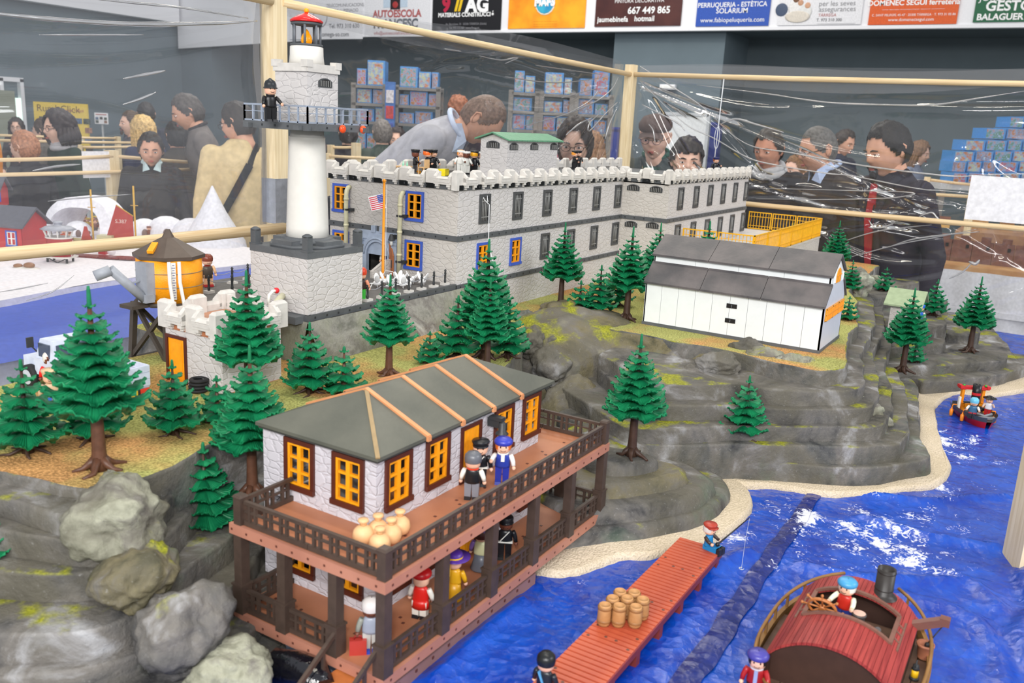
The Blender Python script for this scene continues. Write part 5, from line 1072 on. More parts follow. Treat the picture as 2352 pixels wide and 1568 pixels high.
# ================================================================== toy figures
SKIN = P('toy_skin', (238, 186, 158), rough=.35); SKIND = P('toy_skin_brown', (112, 64, 48), rough=.35); EYE_ = P('toy_eye', (30, 20, 18))
_cm = {}
def tc(c):
    k = 'toy_%d_%d_%d' % tuple(c)
    return P(k, c, rough=.32, var=.04)
BLK = (30, 30, 34); WHT = (236, 236, 230); RED = (196, 34, 30)
_tm = {}
def shared(key, fn):
    if key not in _tm: me = fn(); _tm[key] = me
    return _tm[key]
def with_mat(me_key, fn, mats):
    """same shape, own colours"""
    k = (me_key, tuple(m.name for m in mats))
    if k not in _tm: _tm[k] = fn(mats)
    return _tm[k]
def _head(mats):
    m = MB(); m.lathe([(.001, -.0105), (.008, -.0102), (.0108, -.007), (.0116, 0), (.0112, .006), (.0085, .0098), (.001, .0108)], 20, cap=False)
    for s in (-1, 1): m.ell((s*.0042, -.0108, .001), (.0012, .0008, .0016), 1, 8, 5)
    m.tube([(-.004, -.0106, -.0045), (-.002, -.0112, -.0058), (.002, -.0112, -.0058), (.004, -.0106, -.0045)], .0005, 5, 1); return m.mesh('head', mats)
def _torso(mats): return MB().lathe([(.0095, .0), (.0118, .0005), (.0122, .004), (.0112, .013), (.0108, .019), (.008, .0228), (.0042, .024), (.004, .026)], 18, sy=.62).mesh('torso', mats)
def _legs(mats):
    m = MB()
    for s in (-1, 1):
        m.hexa([(s*.0058-.0046, -.0045, .004), (s*.0058+.0046, -.0045, .004), (s*.0058+.0046, .0048, .004), (s*.0058-.0046, .0048, .004)], [(s*.0056-.0054, -.0058, .0275), (s*.0056+.0054, -.0058, .0275), (s*.0056+.0054, .0058, .0275), (s*.0056-.0054, .0058, .0275)])
        m.hexa([(s*.006-.005, -.0105, 0), (s*.006+.005, -.0105, 0), (s*.006+.005, .0055, 0), (s*.006-.005, .0055, 0)], [(s*.006-.0046, -.009, .0045), (s*.006+.0046, -.009, .0045), (s*.006+.0046, .005, .006), (s*.006-.0046, .005, .006)], 1)
    return m.mesh('legs', mats)
def _skirt(mats): return MB().lathe([(.0155, .001), (.0162, .003), (.0125, .016), (.0105, .028)], 18, sy=.8).lathe([(.006, 0), (.006, .003)], 8, (.005, -.006, 0), 1).lathe([(.006, 0), (.006, .003)], 8, (-.005, -.006, 0), 1).mesh('skirt', mats)
def _legs_sit(mats):
    m = MB()
    for s in (-1, 1): m.box(s*.006-.005, -.026, .0, s*.006+.005, .006, .010).box(s*.006-.005, -.032, -.004, s*.006+.005, -.024, .010, 1)
    return m.mesh('legs', mats)
def _arm(mats):
    m = MB(); m.tube([(0, 0, .0015), (.0015, 0, -.003), (.0032, -.001, -.010), (.0036, -.0025, -.0165)], [.0036, .0040, .0036, .0031], 10)
    m.ell((.0037, -.0034, -.0195), (.0032, .0034, .0034), 1, 10, 6); m.ell((.0037, -.0066, -.0205), (.0014, .0022, .0014), 1, 6, 4); return m.mesh('arm', mats)
def hat_mesh(kind):
    m = MB()
    if kind == 'cap': m.lathe([(.0119, .002), (.0122, .0045), (.0128, .006), (.0142, .0095), (.013, .0115), (.001, .0125)], 20, cap=False).lathe([(.012, .003), (.0125, .0042), (.001, .0045)], 16, (0, -.005, 0))
    elif kind == 'bobby': m.lathe([(.0142, .001), (.0135, .003), (.012, .004), (.0115, .010), (.009, .0155), (.004, .0185), (.002, .0205), (.0005, .021)], 20, cap=False)
    elif kind == 'kepi': m.lathe([(.0118, .002), (.0118, .009), (.0105, .0105), (.001, .0108)], 18, cap=False).lathe([(.0125, .0022), (.001, .003)], 16, (0, -.005, 0))
    elif kind == 'round': m.lathe([(.0124, -.002), (.0132, .003), (.0122, .009), (.008, .0135), (.001, .0148)], 18, cap=False)
    elif kind == 'bowler': m.lathe([(.0165, .0035), (.0165, .0045), (.0122, .0046), (.0118, .010), (.008, .0138), (.001, .0145)], 20, cap=False)
    elif kind == 'wide': m.lathe([(.0235, .006), (.0235, .0072), (.0125, .006), (.0118, .0125), (.006, .015), (.001, .0152)], 22, cap=False)
    elif kind == 'sailor': m.lathe([(.0112, .003), (.0128, .004), (.0128, .009), (.0118, .0095), (.0105, .0085), (.001, .0105)], 18, cap=False)
    elif kind == 'beret': m.lathe([(.0118, .002), (.0145, .0045), (.0148, .0085), (.011, .0125), (.001, .0138)], 18, cap=False)
    elif kind == 'hair': m.lathe([(.0122, -.004), (.0128, .001), (.0124, .006), (.0092, .0115), (.001, .0128)], 18, cap=False, tf=Matrix.Translation((0, .0015, 0)))
    elif kind == 'long': m.lathe([(.0125, -.014), (.0132, -.004), (.0124, .006), (.0092, .0115), (.001, .0128)], 18, cap=False, tf=Matrix.Translation((0, .004, 0)))
    elif kind == 'bonnet': m.lathe([(.013, -.003), (.0135, .004), (.012, .009), (.0065, .0135), (.006, .018), (.004, .0225), (.001, .024)], 18, cap=False)
    return m
def figure(label, loc, face, hat, hatc, top, legs=BLK, shoes=BLK, arms=None, skin=SKIN, skirt=None, sit=False, pose=(0, 0), hair=None, scarf=None, group=None, scale=1., extra=None, lean=0):
    """face: point to look at (x, y) or angle; figure's front is local -Y"""
    rz = face if isinstance(face, (int, float)) else math.atan2(face[1]-loc[1], face[0]-loc[0])+PI/2
    t = thing('toy_figure', label, 'toy figure', loc, rz, group); t.scale = (scale,)*3
    if lean: t.rotation_euler = (lean, 0, rz)
    h0 = -.020 if sit else 0
    if sit: put('legs', with_mat('sit', _legs_sit, [tc(legs), tc(shoes)]), t)
    elif skirt: put('skirt', with_mat('skirt', _skirt, [tc(skirt), tc(shoes)]), t)
    else: put('legs', with_mat('legs', _legs, [tc(legs), tc(shoes)]), t)
    put('torso', with_mat('torso', _torso, [tc(top)]), t, (0, 0, .0265+h0))
    for s, a in ((-1, pose[0]), (1, pose[1])):
        o = put('arm', with_mat('arm', _arm, [tc(arms or top), skin]), t); o.matrix_local = Matrix.Translation((s*.0118, 0, .0458+h0))@Matrix.Rotation(-math.radians(a), 4, 'X')@Matrix.Diagonal((s, 1, 1, 1))@Matrix.Rotation(-.12, 4, 'Y')
    hd = put('head', with_mat('head', _head, [skin, EYE_]), t, (0, 0, .0615+h0))
    if hair: put('hair', with_mat('hair', lambda m: hat_mesh('hair').mesh('hair', m), [tc(hair)]), hd, (0, .0, -.0005))
    if hat: put('hat' if hat not in ('hair', 'long') else 'hair', with_mat('h_'+hat, lambda m: hat_mesh(hat).mesh('hat', m), [tc(hatc)]), hd, (0, 0, 0.0005))
    if scarf: MB().lathe([(.0062, -.002), (.0092, 0), (.0088, .004), (.006, .005)], 14, sy=.8).build('collar', tc(scarf), t, (0, 0, .049+h0))
    if extra: extra(t)
    return t
CAMXY = (0, 0)
def strap(t, c=WHT, z=.0): MB().bar((-.009, -.0072, .031), (.006, -.0072, .049), .0022, .0012).box(-.0122, -.0078, .029, .0122, .0078, .0312).build('belt', tc(c), t)
# upper veranda
figure('blue uniformed officer in a round blue cap on the upper veranda', on_z(1152, 1108, U), CAMXY, 'beret', (52, 62, 168), (40, 58, 150), (36, 52, 156), (36, 52, 156), arms=(232, 228, 224), hair=(214, 110, 40), scarf=WHT, pose=(70, 10), extra=lambda t: MB().cb(0, -.0078, .044, .0055, .001, .012).build('shirt_front', tc(WHT), t))
figure('toy man with grey hair, black waistcoat and red scarf on the upper veranda', on_z(1083, 1146, U), on_z(1180, 900, U)[:2], 'round', (96, 98, 104), (26, 26, 28), (122, 124, 132), BLK, arms=(238, 236, 226), scarf=(222, 66, 40), extra=None)
figure('toy policeman in black with flat black cap beside the orange upper door', on_z(1100, 1112, U), CAMXY, 'cap', BLK, (28, 30, 36), (28, 30, 36), BLK, extra=strap)
# lower veranda
figure('toy figure in white bobble cap carrying a red suitcase at the station steps', on_z(852, 1492, Lw), CAMXY, 'round', (214, 208, 204), (150, 156, 170), (186, 184, 178), (40, 60, 160), arms=(136, 138, 128), skin=SKIND, pose=(5, 10))
figure('toy figure in red hat and red tunic standing with back turned on the lower veranda', on_z(965, 1418, Lw), on_z(1300, 1000, Lw)[:2], 'beret', (190, 28, 30), (206, 36, 28), (226, 222, 212), BLK, arms=(232, 228, 218), extra=lambda t: MB().lathe([(.0135, .017), (.0118, .03)], 16, sy=.72).build('tunic_skirt', tc((206, 36, 28)), t))
figure('toy lady in yellow dress and wide purple hat on the lower veranda', on_z(1040, 1375, Lw), on_z(1300, 1000, Lw)[:2], 'wide', (86, 50, 150), (222, 166, 30), arms=(222, 166, 30), skirt=(218, 160, 28), extra=lambda t: MB().bar((.004, .013, .069), (.007, .0165, .04), .004, .001).bar((.001, .013, .069), (.001, .0165, .044), .004, .001).lathe([(.0128, .068), (.0128, .0705)], 16, cap=False).build('ribbon', tc((236, 190, 50)), t))
figure('toy lady in cream jacket and grey skirt with purple bonnet on the lower veranda', on_z(1103, 1308, Lw), on_z(1300, 1000, Lw)[:2], 'bonnet', (74, 52, 110), (212, 212, 168), arms=(140, 110, 190), skirt=(104, 108, 118), hair=(70, 36, 30), shoes=(230, 220, 150))
figure('toy guard in black with white cross strap by the lower veranda post', on_z(1158, 1280, Lw), CAMXY, 'kepi', BLK, (26, 28, 34), (26, 28, 34), BLK, skin=SKIND, extra=strap)
t = thing('suitcase', 'red toy suitcase beside the figure at the station steps', 'suitcase', on_z(822, 1500, Lw), 2.3)
MB().box(-.011, -.005, 0, .011, .005, .021).build('case', tc((176, 58, 50)), t); MB().tube([(-.005, 0, .021), (-.004, 0, .0255), (.004, 0, .0255), (.005, 0, .021)], .0012, 6).build('handle', tc((150, 46, 40)), t)
# jetty
fisher = figure('seated toy angler in blue overalls and red cap at the jetty end', on_z(1626, 1258, JZ), on_z(1800, 1330, JZ)[:2], 'cap', (168, 60, 46), (30, 126, 186), (30, 126, 186), (40, 40, 46), arms=(60, 48, 44), sit=True, pose=(60, 45), hair=(214, 210, 204), scale=.87)
t = thing('fishing_rod', 'black toy fishing rod reaching out from the seated angler', 'fishing rod', (0, 0, 0))
ra, rb = on_z(1648, 1250, JZ+.014), on_z(1722, 1188, JZ+.03); MB().tube([ra, rb], [.0016, .0008], 6).build('rod', tc(BLK), t); MB().ell(ra, (.004, .004, .004)).build('reel', tc(BLK), t)
MB().tube([rb, on_z(1712, 1240, .91), on_z(1703, 1305, ZW+.006)], .00035, 4).tube([on_z(1703, 1305, ZW+.006)+Vector((0.004*math.cos(a), .004*math.sin(a), 0)) for a in np.linspace(0, 5, 8)], .0008, 5).build('line', tc((190, 196, 200)), t)
figure('toy policeman in black helmet with blue strap at the near end of the jetty', on_z(1248, 1612, JZ), on_z(1600, 1235, JZ)[:2], 'round', (26, 28, 30), (30, 34, 42), BLK, BLK, scale=.92, extra=lambda t: MB().bar((-.003, .0075, .03), (.006, .0075, .05), .006, .001).build('strap', tc((100, 170, 220)), t))
# prison yard and roof guards
figure('toy policeman in tall black helmet on the lighthouse gallery', on_z(622, 279, 1.6025), (.6, -.4), 'bobby', (38, 42, 46), (26, 26, 28), (26, 26, 28), BLK, pose=(20, 40), scarf=BLK)
figure('orange-haired policeman in tall black helmet at the prison door', Vector((1.69, 1.545, 1.2165)), (1.5, 1.2), 'bobby', (44, 48, 50), (28, 30, 34), BLK, BLK, hair=(240, 140, 30), pose=(20, 50))
figure('toy figure in red and white jacket inside the prison doorway', Vector((1.852, 1.527, 1.2165)), CAMXY, 'round', (190, 40, 40), (40, 60, 140), (200, 40, 36), BLK, arms=WHT)
figure('small red-haired toy figure with green legs by the dog', on_z(829, 690, 1.2165), (1.9, 1.55), 'round', (214, 70, 40), (60, 44, 40), (70, 190, 70), (70, 190, 70), arms=SKIN and (230, 150, 120))
gr = dict(scale=1.)
ZR = ZT+.006
RG_ = [('black-capped policeman standing at the left end of the prison roof', (880, 388), 'cap', BLK, (28, 28, 32), BLK, (236, 150, 40), SKIN, None),
       ('dark-faced policeman in tilted black cap by the green bottles', (915, 396), 'cap', BLK, (28, 28, 32), BLK, None, SKIND, None),
       ('policeman seated back to the wall with orange hair and black cap', (974, 398), 'cap', BLK, (28, 28, 32), BLK, (236, 110, 40), SKIN, None),
       ('cook in white cap and coat behind the seated policeman', (985, 390), 'sailor', WHT, WHT, WHT, (236, 150, 60), SKIN, None),
       ('sailor in white with dark face and black belt on the roof', (1070, 400), 'sailor', WHT, WHT, WHT, None, SKIND, None),
       ('policeman in black between the two sailors on the roof', (1088, 400), 'cap', BLK, (24, 26, 32), BLK, (238, 170, 30), SKIN, None),
       ('sailor in white with dark hair right of the policeman on the roof', (1105, 400), 'sailor', WHT, WHT, WHT, (40, 34, 36), SKIN, None),
       ('policeman with rifle on the far parapet right of the roof hut', (1318, 389), 'cap', BLK, (28, 28, 32), BLK, (230, 150, 50), SKIN, None),
       ('dark-dressed guard half hidden behind the roof hut', (1289, 385), 'cap', BLK, (28, 28, 32), BLK, None, SKIN, None),
       ('blue-capped guard on the wing roof beside the boy', (1638, 392), 'cap', (40, 44, 90), (30, 30, 36), BLK, (150, 80, 50), SKIN, None)]
for i, (lab, (px, py), hat, hc, top, lg, hair, skn, ex) in enumerate(RG_):
    p = on_z(px, py, ZR)
    if not (PX0+.02 < p.x < PX2-.02): p.x = min(max(p.x, PX0+.03), PX2-.03)
    p.y = min(max(p.y, PY0+.02 if p.x < PX1 else PYW+.03), PYB-.03)
    if i == 9: p = Vector((3.6, min((1.2+.01*q for q in range(48)), key=lambda y: abs(shown((3.6, y, ZR))[0]-1640)), ZR))
    figure(lab, p, [(1.6, 0.2), (2.3, 1.5), (2.4, 1.5), CAMXY, (2.2, 1.2), (2.8, 1.6), CAMXY, (3.2, 1.0), (3, 1.6), (3, .8)][i], hat, hc, top, lg, BLK, hair=hair, skin=skn, pose=[(10, 20), (40, 30), (30, 60), (20, 80), (60, 20), (10, 10), (20, 30), (70, 20), (0, 0), (0, 60)][i], scale=1.0)
t = thing('toy_table', 'small tan toy table with bottles on the prison roof', 'table', on_z(928, 400, ZR))
MB().box(-.022, -.014, .022, .022, .014, .025).build('tabletop', P('toy_tan', (222, 180, 130)), t)
for x in (-.019, .019):
    for y in (-.011, .011): MB().cb(x, y, .011, .003, .003, .022).build('leg', P('toy_tan', (222, 180, 130)), t)
for k, (px, py) in enumerate(((926, 382), (935, 383))):
    p = on_z(px, py, ZR+.0252); b = thing('toy_bottle', 'pale green toy bottle on the roof table, %s of the two' % ('left' if k == 0 else 'right'), 'bottle', p); MB().lathe([(.0028, 0), (.003, .001), (.003, .009), (.0012, .013), (.0012, .017)], 12).build('body', P('bottle_green', (150, 214, 180), rough=.1), b)
t = thing('toy_chair', 'tan toy chair with a seated policeman on the prison roof', 'chair', on_z(972, 401, ZR)); MB().box(-.012, -.012, .02, .012, .012, .023).box(-.012, -.014, .02, .012, -.012, .046).build('seat', P('toy_tan', (222, 180, 130)), t)
for x in (-.01, .01):
    for y in (-.01, .01): MB().cb(x, y, .01, .003, .003, .02).build('leg', P('toy_tan', (222, 180, 130)), t)
t = thing('toy_broom', 'orange toy broom held upright on the prison roof', 'broom', on_z(962, 398, ZR)); MB().tube([(0, 0, 0), (-.006, 0, .062)], .0018, 8).build('handle', K_orange, t); MB().cb(0, 0, .004, .014, .006, .008).build('head', K_orange, t)
t = thing('toy_crate', 'yellow toy crate behind the prison parapet', 'crate', on_z(1018, 403, ZR), .3); m = MB(); ring(m, .036, .02, .002, -.012, .012); m.box(-.017, -.012, .001, .017, -.010, .02).box(-.017, .010, .001, .017, .012, .02).box(-.017, -.012, 0, .017, .012, .002); m.build('body', P('crate_yellow', (240, 216, 20)), t)
# prisoner climbing down a rope
pr = on_y(1148, 700, PY0-.03); pr.y = PY0-.05; pr = on_y(1148, 702, PY0-.055)
figure('toy convict in white striped suit and cap climbing down the rope', pr, (pr.x+.3, pr.y+1.), 'sailor', WHT, (236, 234, 226), (236, 234, 228), BLK, pose=(120, 80), hair=(100, 40, 30), extra=lambda t: [MB().lathe([(.0122, z), (.0122, z+.0015)], 14, sy=.66, cap=False).build('stripe', tc((80, 80, 84)), t) for z in (.03, .036, .042)])
MBr = MB(); q0 = Vector((xr[0]-.004, PY0-.003, 1.425)); MBr.tube([q0+Vector((-.008, 0, .008)), q0, q0+Vector((.004, -.012, -.01)), on_y(1122, 560, PY0-.03), on_y(1138, 625, PY0-.048), on_y(1143, 660, PY0-.055)], .0011, 6).tube([q0+Vector((.008, -.002, .012)), q0+Vector((.003, -.008, -.004))], .0009, 6)
rp_ = MBr.build('escape_rope', tc((236, 238, 240))); tag(rp_, 'white escape rope hanging from the first barred prison window', 'rope')
# parade yard: flag, chain posts, seagulls, dog
t = thing('flagpole', 'orange flagpole in the parade yard flying a small striped flag', 'flag', Vector((1.7151, 1.4267, 1.2156)))
MB().lathe([(.008, 0), (.0075, .012), (.0045, .014), (.0036, .018), (.003, .25)], 14).ell((0, 0, .254), (.0048, .0048, .0048)).build('pole', P('pole_orange', (240, 150, 30), rough=.3), t)
MB().tube([(.005, -.004, .245), (.0045, -.004, .06), (.003, -.006, .03)], .0006, 5).tube([(.003, -.006, .03), (-.015, -.012, .02), (-.024, -.014, .0)], .0009, 5).tube([(.003, -.006, .03), (.02, -.016, .026), (.034, -.022, .012)], .0009, 5).build('halyard', tc(WHT), t)
fl = MB(); fw_, fh_ = .037, .036
fl.box(-fw_, -.0006, 0, 0, .0006, fh_); fo = fl.build('flag', tc((240, 240, 240)), t); fo.matrix_local = Matrix.Translation((.003, -.005, .188))@Matrix.Rotation(math.atan2(CR[1], CR[0])+.1, 4, 'Z')@Matrix.Rotation(-.26, 4, 'Y')@Matrix.Shear('XZ', 4, (0, 0))
m = MB()
for k in range(7): z = fh_*(.05+k*.134); m.box(-fw_*.97, -.0009, z, -.0008 if k < 3 else -fw_*.43, .0009, z+fh_*.068)
m.build('stripes', tc((206, 44, 70)), fo)
MB().box(-fw_*.42, -.0011, fh_*.44, -.0008, .0011, fh_*.97).build('canton', tc((58, 72, 160)), fo)
m = MB()
for i in range(5):
    for j in range(4): m.cb(-fw_*.38+i*fw_*.08, -.0013, fh_*(.51+j*.12), .0011, .0006, .0011)
m.build('stars', tc(WHT), fo)
posts = []
cp0 = thing('chain_post', '', 'post', (0, 0, 0), 0, 'black chain posts around the parade yard')
MB().cb(0, 0, .003, .02, .016, .006).build('foot', K_crenel, cp0)
MB().lathe([(.003, .006), (.0032, .012), (.0026, .014), (.0026, .028), (.0034, .030), (.002, .034), (.0034, .037), (.001, .041)], 10).build('shaft', lampm, cp0)
first = True; plist = []
for i, (x, y, lab) in enumerate([(1.80, 1.293, 'black chain post nearest the prison wall'), (1.752, 1.293, 'second chain post from the prison wall'), (1.702, 1.293, 'third chain post from the prison wall'), (1.652, 1.293, 'fourth chain post from the prison wall'), (1.602, 1.293, 'fifth chain post from the prison wall'), (1.552, 1.293, 'sixth chain post from the prison wall'), (1.502, 1.293, 'chain post next to the lighthouse base'),
         (1.372, 1.668, 'chain post beside the brown-haired figure at the yard edge'), (1.43, 1.655, 'second chain post behind the lighthouse base'), (1.49, 1.668, 'third chain post behind the lighthouse base'), (1.315, 1.60, 'chain post at the yard corner behind the keep'), (1.36, 1.575, 'chain post between keep and lighthouse, left'), (1.40, 1.565, 'chain post between keep and lighthouse, right')]):
    p = Vector((x, y, 1.2157)); plist.append(p)
    if first: cp0.location = p; cp0['label'] = lab; first = False
    else: copy_tree(cp0, p, 0, lab)
def chain(a, b, label, sag=.006, z=.03, nm='toy_chain'):
    a, b = a+Vector((0, 0, z)), b+Vector((0, 0, z)); MBc = MB(); n_ = 12
    MBc.tube([a.lerp(b, k/n_)-Vector((0, 0, sag*4*(k/n_)*(1-k/n_))) for k in range(n_+1)], .0009, 5)
    tag(MBc.build(nm, tc((150, 152, 160))), label, 'chain', 'thin grey chains between the black posts')
for i in range(6): chain(plist[i], plist[i+1], 'thin grey chain along the yard edge, number %s from the prison' % ['one', 'two', 'three', 'four', 'five', 'six'][i])
for i, j in ((7, 8), (8, 9), (10, 11), (11, 12)): chain(plist[i], plist[j], ['thin chain beside the brown-haired figure', 'thin chain behind the lighthouse base', 'thin chain behind the keep, left span', 'thin chain behind the keep, right span'][(i, j) in ((8, 9),) and 1 or (i == 10 and 2) or (i == 11 and 3) or 0])
gull = thing('toy_seagull', '', 'bird', (0, 0, 0), 0, 'white toy seagulls in the parade yard')
m = MB(); m.ell((0, 0, .011), (.0062, .011, .0065)).ell((0, -.009, .018), (.0042, .0048, .0045)).tube([(0, -.012, .018), (0, -.018, .017)], [.0018, .0006], 6).tube([(.003, 0, .006), (.003, -.001, 0)], .0008, 5).tube([(-.003, 0, .006), (-.003, -.001, 0)], .0008, 5).ell((0, .012, .01), (.004, .007, .0015)); m.build('body', tc((240, 240, 240)), gull)
for s in (-1, 1): w_ = MB(); w_.ell((0, 0, .011), (.0018, .0065, .0125)); w_.build('wing', tc((240, 240, 240)), gull).matrix_local = Matrix.Translation((s*.0055, .001, .013))@Matrix.Rotation(s*.5, 4, 'Y')
first = True
for k, (px, py) in enumerate([(866, 660), (886, 655), (914, 652), (925, 662), (940, 660), (947, 652), (971, 655), (838, 684), (900, 664), (921, 655)]):
    p = on_z(px, py, 1.2158); lab = ['white seagull left of the flagpole', 'white seagull just behind the flagpole', 'white seagull with spread wings, middle of the flock', 'white seagull in the front of the flock, beside a chain post', 'large white seagull between two chain posts', 'white seagull with wings up, back of the flock', 'rightmost white seagull of the flock by the chain', 'lone white seagull at the lighthouse corner', 'white seagull hidden behind the middle fir top', 'white seagull in the thick of the flock'][k]
    if p.y < 1.30: p.y = 1.305
    if first: gull.location = p; gull.rotation_euler = (0, 0, .8); gull['label'] = lab; first = False
    else: copy_tree(gull, p, random.uniform(-1, 2.5), lab)
dog = thing('toy_dog', 'tan toy dog on the parade yard beside the policeman', 'dog', Vector((1.62, 1.46, 1.2158)), .9)
m = MB(); m.ell((0, 0, .017), (.0055, .0135, .006)).tube([(0, -.010, .019), (0, -.014, .026)], [.0045, .0038], 8).ell((0, -.0165, .029), (.0045, .0055, .0045)).ell((0, -.022, .027), (.0026, .0038, .0026)).tube([(0, .012, .019), (0, .02, .024), (0, .024, .031)], [.002, .0016, .001], 6)
for s in (-1, 1): m.ell((s*.0035, -.014, .0325), (.0012, .002, .003)); m.tube([(s*.0036, -.0085, .014), (s*.0038, -.009, .006), (s*.0038, -.0095, .001)], [.003, .0022, .0022], 8); m.tube([(s*.004, .009, .015), (s*.0042, .0085, .010), (s*.004, .0125, .0065), (s*.004, .0115, .001)], [.004, .003, .002, .0022], 8)
m.build('body', P('dog_tan', (206, 128, 44)), dog)
figure('brown-haired toy figure with bare arms at the yard edge by the water tower', on_z(478, 657, 1.2165), (1.2, 1.3), 'round', (126, 62, 46), (150, 50, 40), (230, 180, 140), (170, 40, 40), arms=(232, 186, 140), extra=lambda t: MB().lathe([(.0125, .02), (.0118, .044), (.0095, .048)], 14, sy=.7).build('apron', tc((84, 74, 66)), t))

# ================================================================== fir trees: trunk with roots, tiers of fronds, a spike
M_fir = None
def fir_mat():
    m, n, L, b = node_mat('fir_green'); b.inputs['Roughness'].default_value = .45; b.inputs['Specular IOR Level'].default_value = .35
    tc_ = n.new('ShaderNodeTexCoord'); nz = n.new('ShaderNodeTexNoise'); nz.inputs['Scale'].default_value = 30; L.new(tc_.outputs['Object'], nz.inputs['Vector'])
    cr = n.new('ShaderNodeValToRGB'); cr.color_ramp.elements[0].color = lin((10, 104, 66)); cr.color_ramp.elements[1].color = lin((26, 138, 88)); cr.color_ramp.elements[0].position = .35; cr.color_ramp.elements[1].position = .65; L.new(nz.outputs['Fac'], cr.inputs['Fac']); L.new(cr.outputs['Color'], b.inputs['Base Color'])
    sx = n.new('ShaderNodeSeparateXYZ'); L.new(tc_.outputs['Object'], sx.inputs[0]); at = n.new('ShaderNodeMath'); at.operation = 'ARCTAN2'; L.new(sx.outputs['Y'], at.inputs[0]); L.new(sx.outputs['X'], at.inputs[1])
    mu = n.new('ShaderNodeMath'); mu.operation = 'MULTIPLY'; mu.inputs[1].default_value = 70; L.new(at.outputs[0], mu.inputs[0]); si = n.new('ShaderNodeMath'); si.operation = 'SINE'; L.new(mu.outputs[0], si.inputs[0])
    bp = n.new('ShaderNodeBump'); bp.inputs['Strength'].default_value = .35; bp.inputs['Distance'].default_value = .0012; L.new(si.outputs[0], bp.inputs['Height']); L.new(bp.outputs['Normal'], b.inputs['Normal']); return m
M_fir = fir_mat(); M_bark = P('bark_brown', (92, 60, 44), rough=.45, var=.15, scale=80); M_barkd = P('bark_dark', (66, 46, 36), rough=.5, var=.15, scale=80)
def tier_mesh(R, seed):
    """one whorl: five to six broad fronds that droop then turn up at the tip, ragged hem"""
    r_ = random.Random(seed); N = 5 if R < .025 else 6; SEG = N*16; ph = r_.random()*6; prof = [(.12, .16), (.4, .10), (.66, -.02), (.85, -.06), (1.0, 0)]
    m = MB(); vs = []
    for t_, zz in prof:
        for i in range(SEG):
            a = 2*PI*i/SEG; c = abs(math.cos(N*a/2+ph)); lobe = c**.6
            teeth = (.07*((i*2) % 4 < 2)-.02*((i*7) % 5)/2) if t_ > .95 else 0
            rr = R*t_*(1-(1-lobe)*.42*t_**1.5)*(1+teeth)
            z = R*(zz+t_**2*(.20*lobe**2-.16*(1-lobe)))+(R*.02*((i % 4)-1.5) if t_ > .95 else 0)
            vs.append((rr*math.cos(a), rr*math.sin(a), z))
    k = len(prof); fs = [(j*SEG+i, j*SEG+(i+1) % SEG, (j+1)*SEG+(i+1) % SEG, (j+1)*SEG+i) for j in range(k-1) for i in range(SEG)]
    m.add(vs, fs, 0, True); n0 = len(m.v)
    m.add([(x, y, z-R*.035) for x, y, z in vs], [f[::-1] for f in fs], 0, True)
    o2 = n0; last = (k-1)*SEG
    for i in range(SEG): m.f.append([last+i, last+(i+1) % SEG, o2+last+(i+1) % SEG, o2+last+i]); m.mi.append(0); m.sm.append(False)
    return m.mesh('frond_tier', M_fir)
def trunk_mesh(h, r, dark, root):
    m = MB(); m.lathe([(r*1.5, .0), (r*1.15, .012), (r, .03), (r*.75, h*.5), (r*.3, h*.96)], 12)
    for k in range(5):
        a = 2*PI*k/5+.3; R_ = root*(.8+.3*((k*37) % 5)/5); d_ = Vector((math.cos(a), math.sin(a), 0)); e_ = Vector((-d_.y, d_.x, 0))
        m.tube([d_*r*.6+Vector((0, 0, .016)), d_*r*1.5+Vector((0, 0, .008)), d_*R_*.65+e_*.002+Vector((0, 0, .003)), d_*R_+e_*.006*(1 if k % 2 else -1)+Vector((0, 0, .0015))], [r*.7, r*.6, r*.42, r*.25], 8)
    return m.mesh('trunk', M_barkd if dark else M_bark)
def fir_proto(kind):
    H, z0, n_, R0, rt, root = {'tall': (.247, .092, 10, .058, .0088, .036), 'mid': (.142, .026, 7, .047, .0058, .036), 'small': (.083, .012, 5, .031, .0045, .022)}[kind]
    tiers = []
    for k in range(n_):
        f = k/(n_-1); tiers.append((tier_mesh(R0*(1-f)**.85+.0085, k*3+len(kind)), z0+(H*.9-z0)*f**.92))
    sp = MB().lathe([(.0028, 0), (.0032, .003), (.0024, H*.1), (.0016, H*.12)], 8).mesh('spike', M_fir)
    return dict(H=H, tiers=tiers, trunk=[trunk_mesh(H*.94, rt, d, root) for d in (0, 1)], spike=sp)
FIR = {k: fir_proto(k) for k in ('tall', 'mid', 'small')}
def fir(kind, p, label, rz, s=1., dark=0):
    t = thing('toy_fir', label, 'tree', p, rz, 'green toy firs'); t.scale = (s,)*3; F = FIR[kind]
    put('trunk', F['trunk'][dark], t)
    for k, (me, z) in enumerate(F['tiers']): put('frond_tier', me, t, (0, 0, z), k*1.3)
    put('spike', F['spike'], t, (0, 0, F['H']*.885)); return t
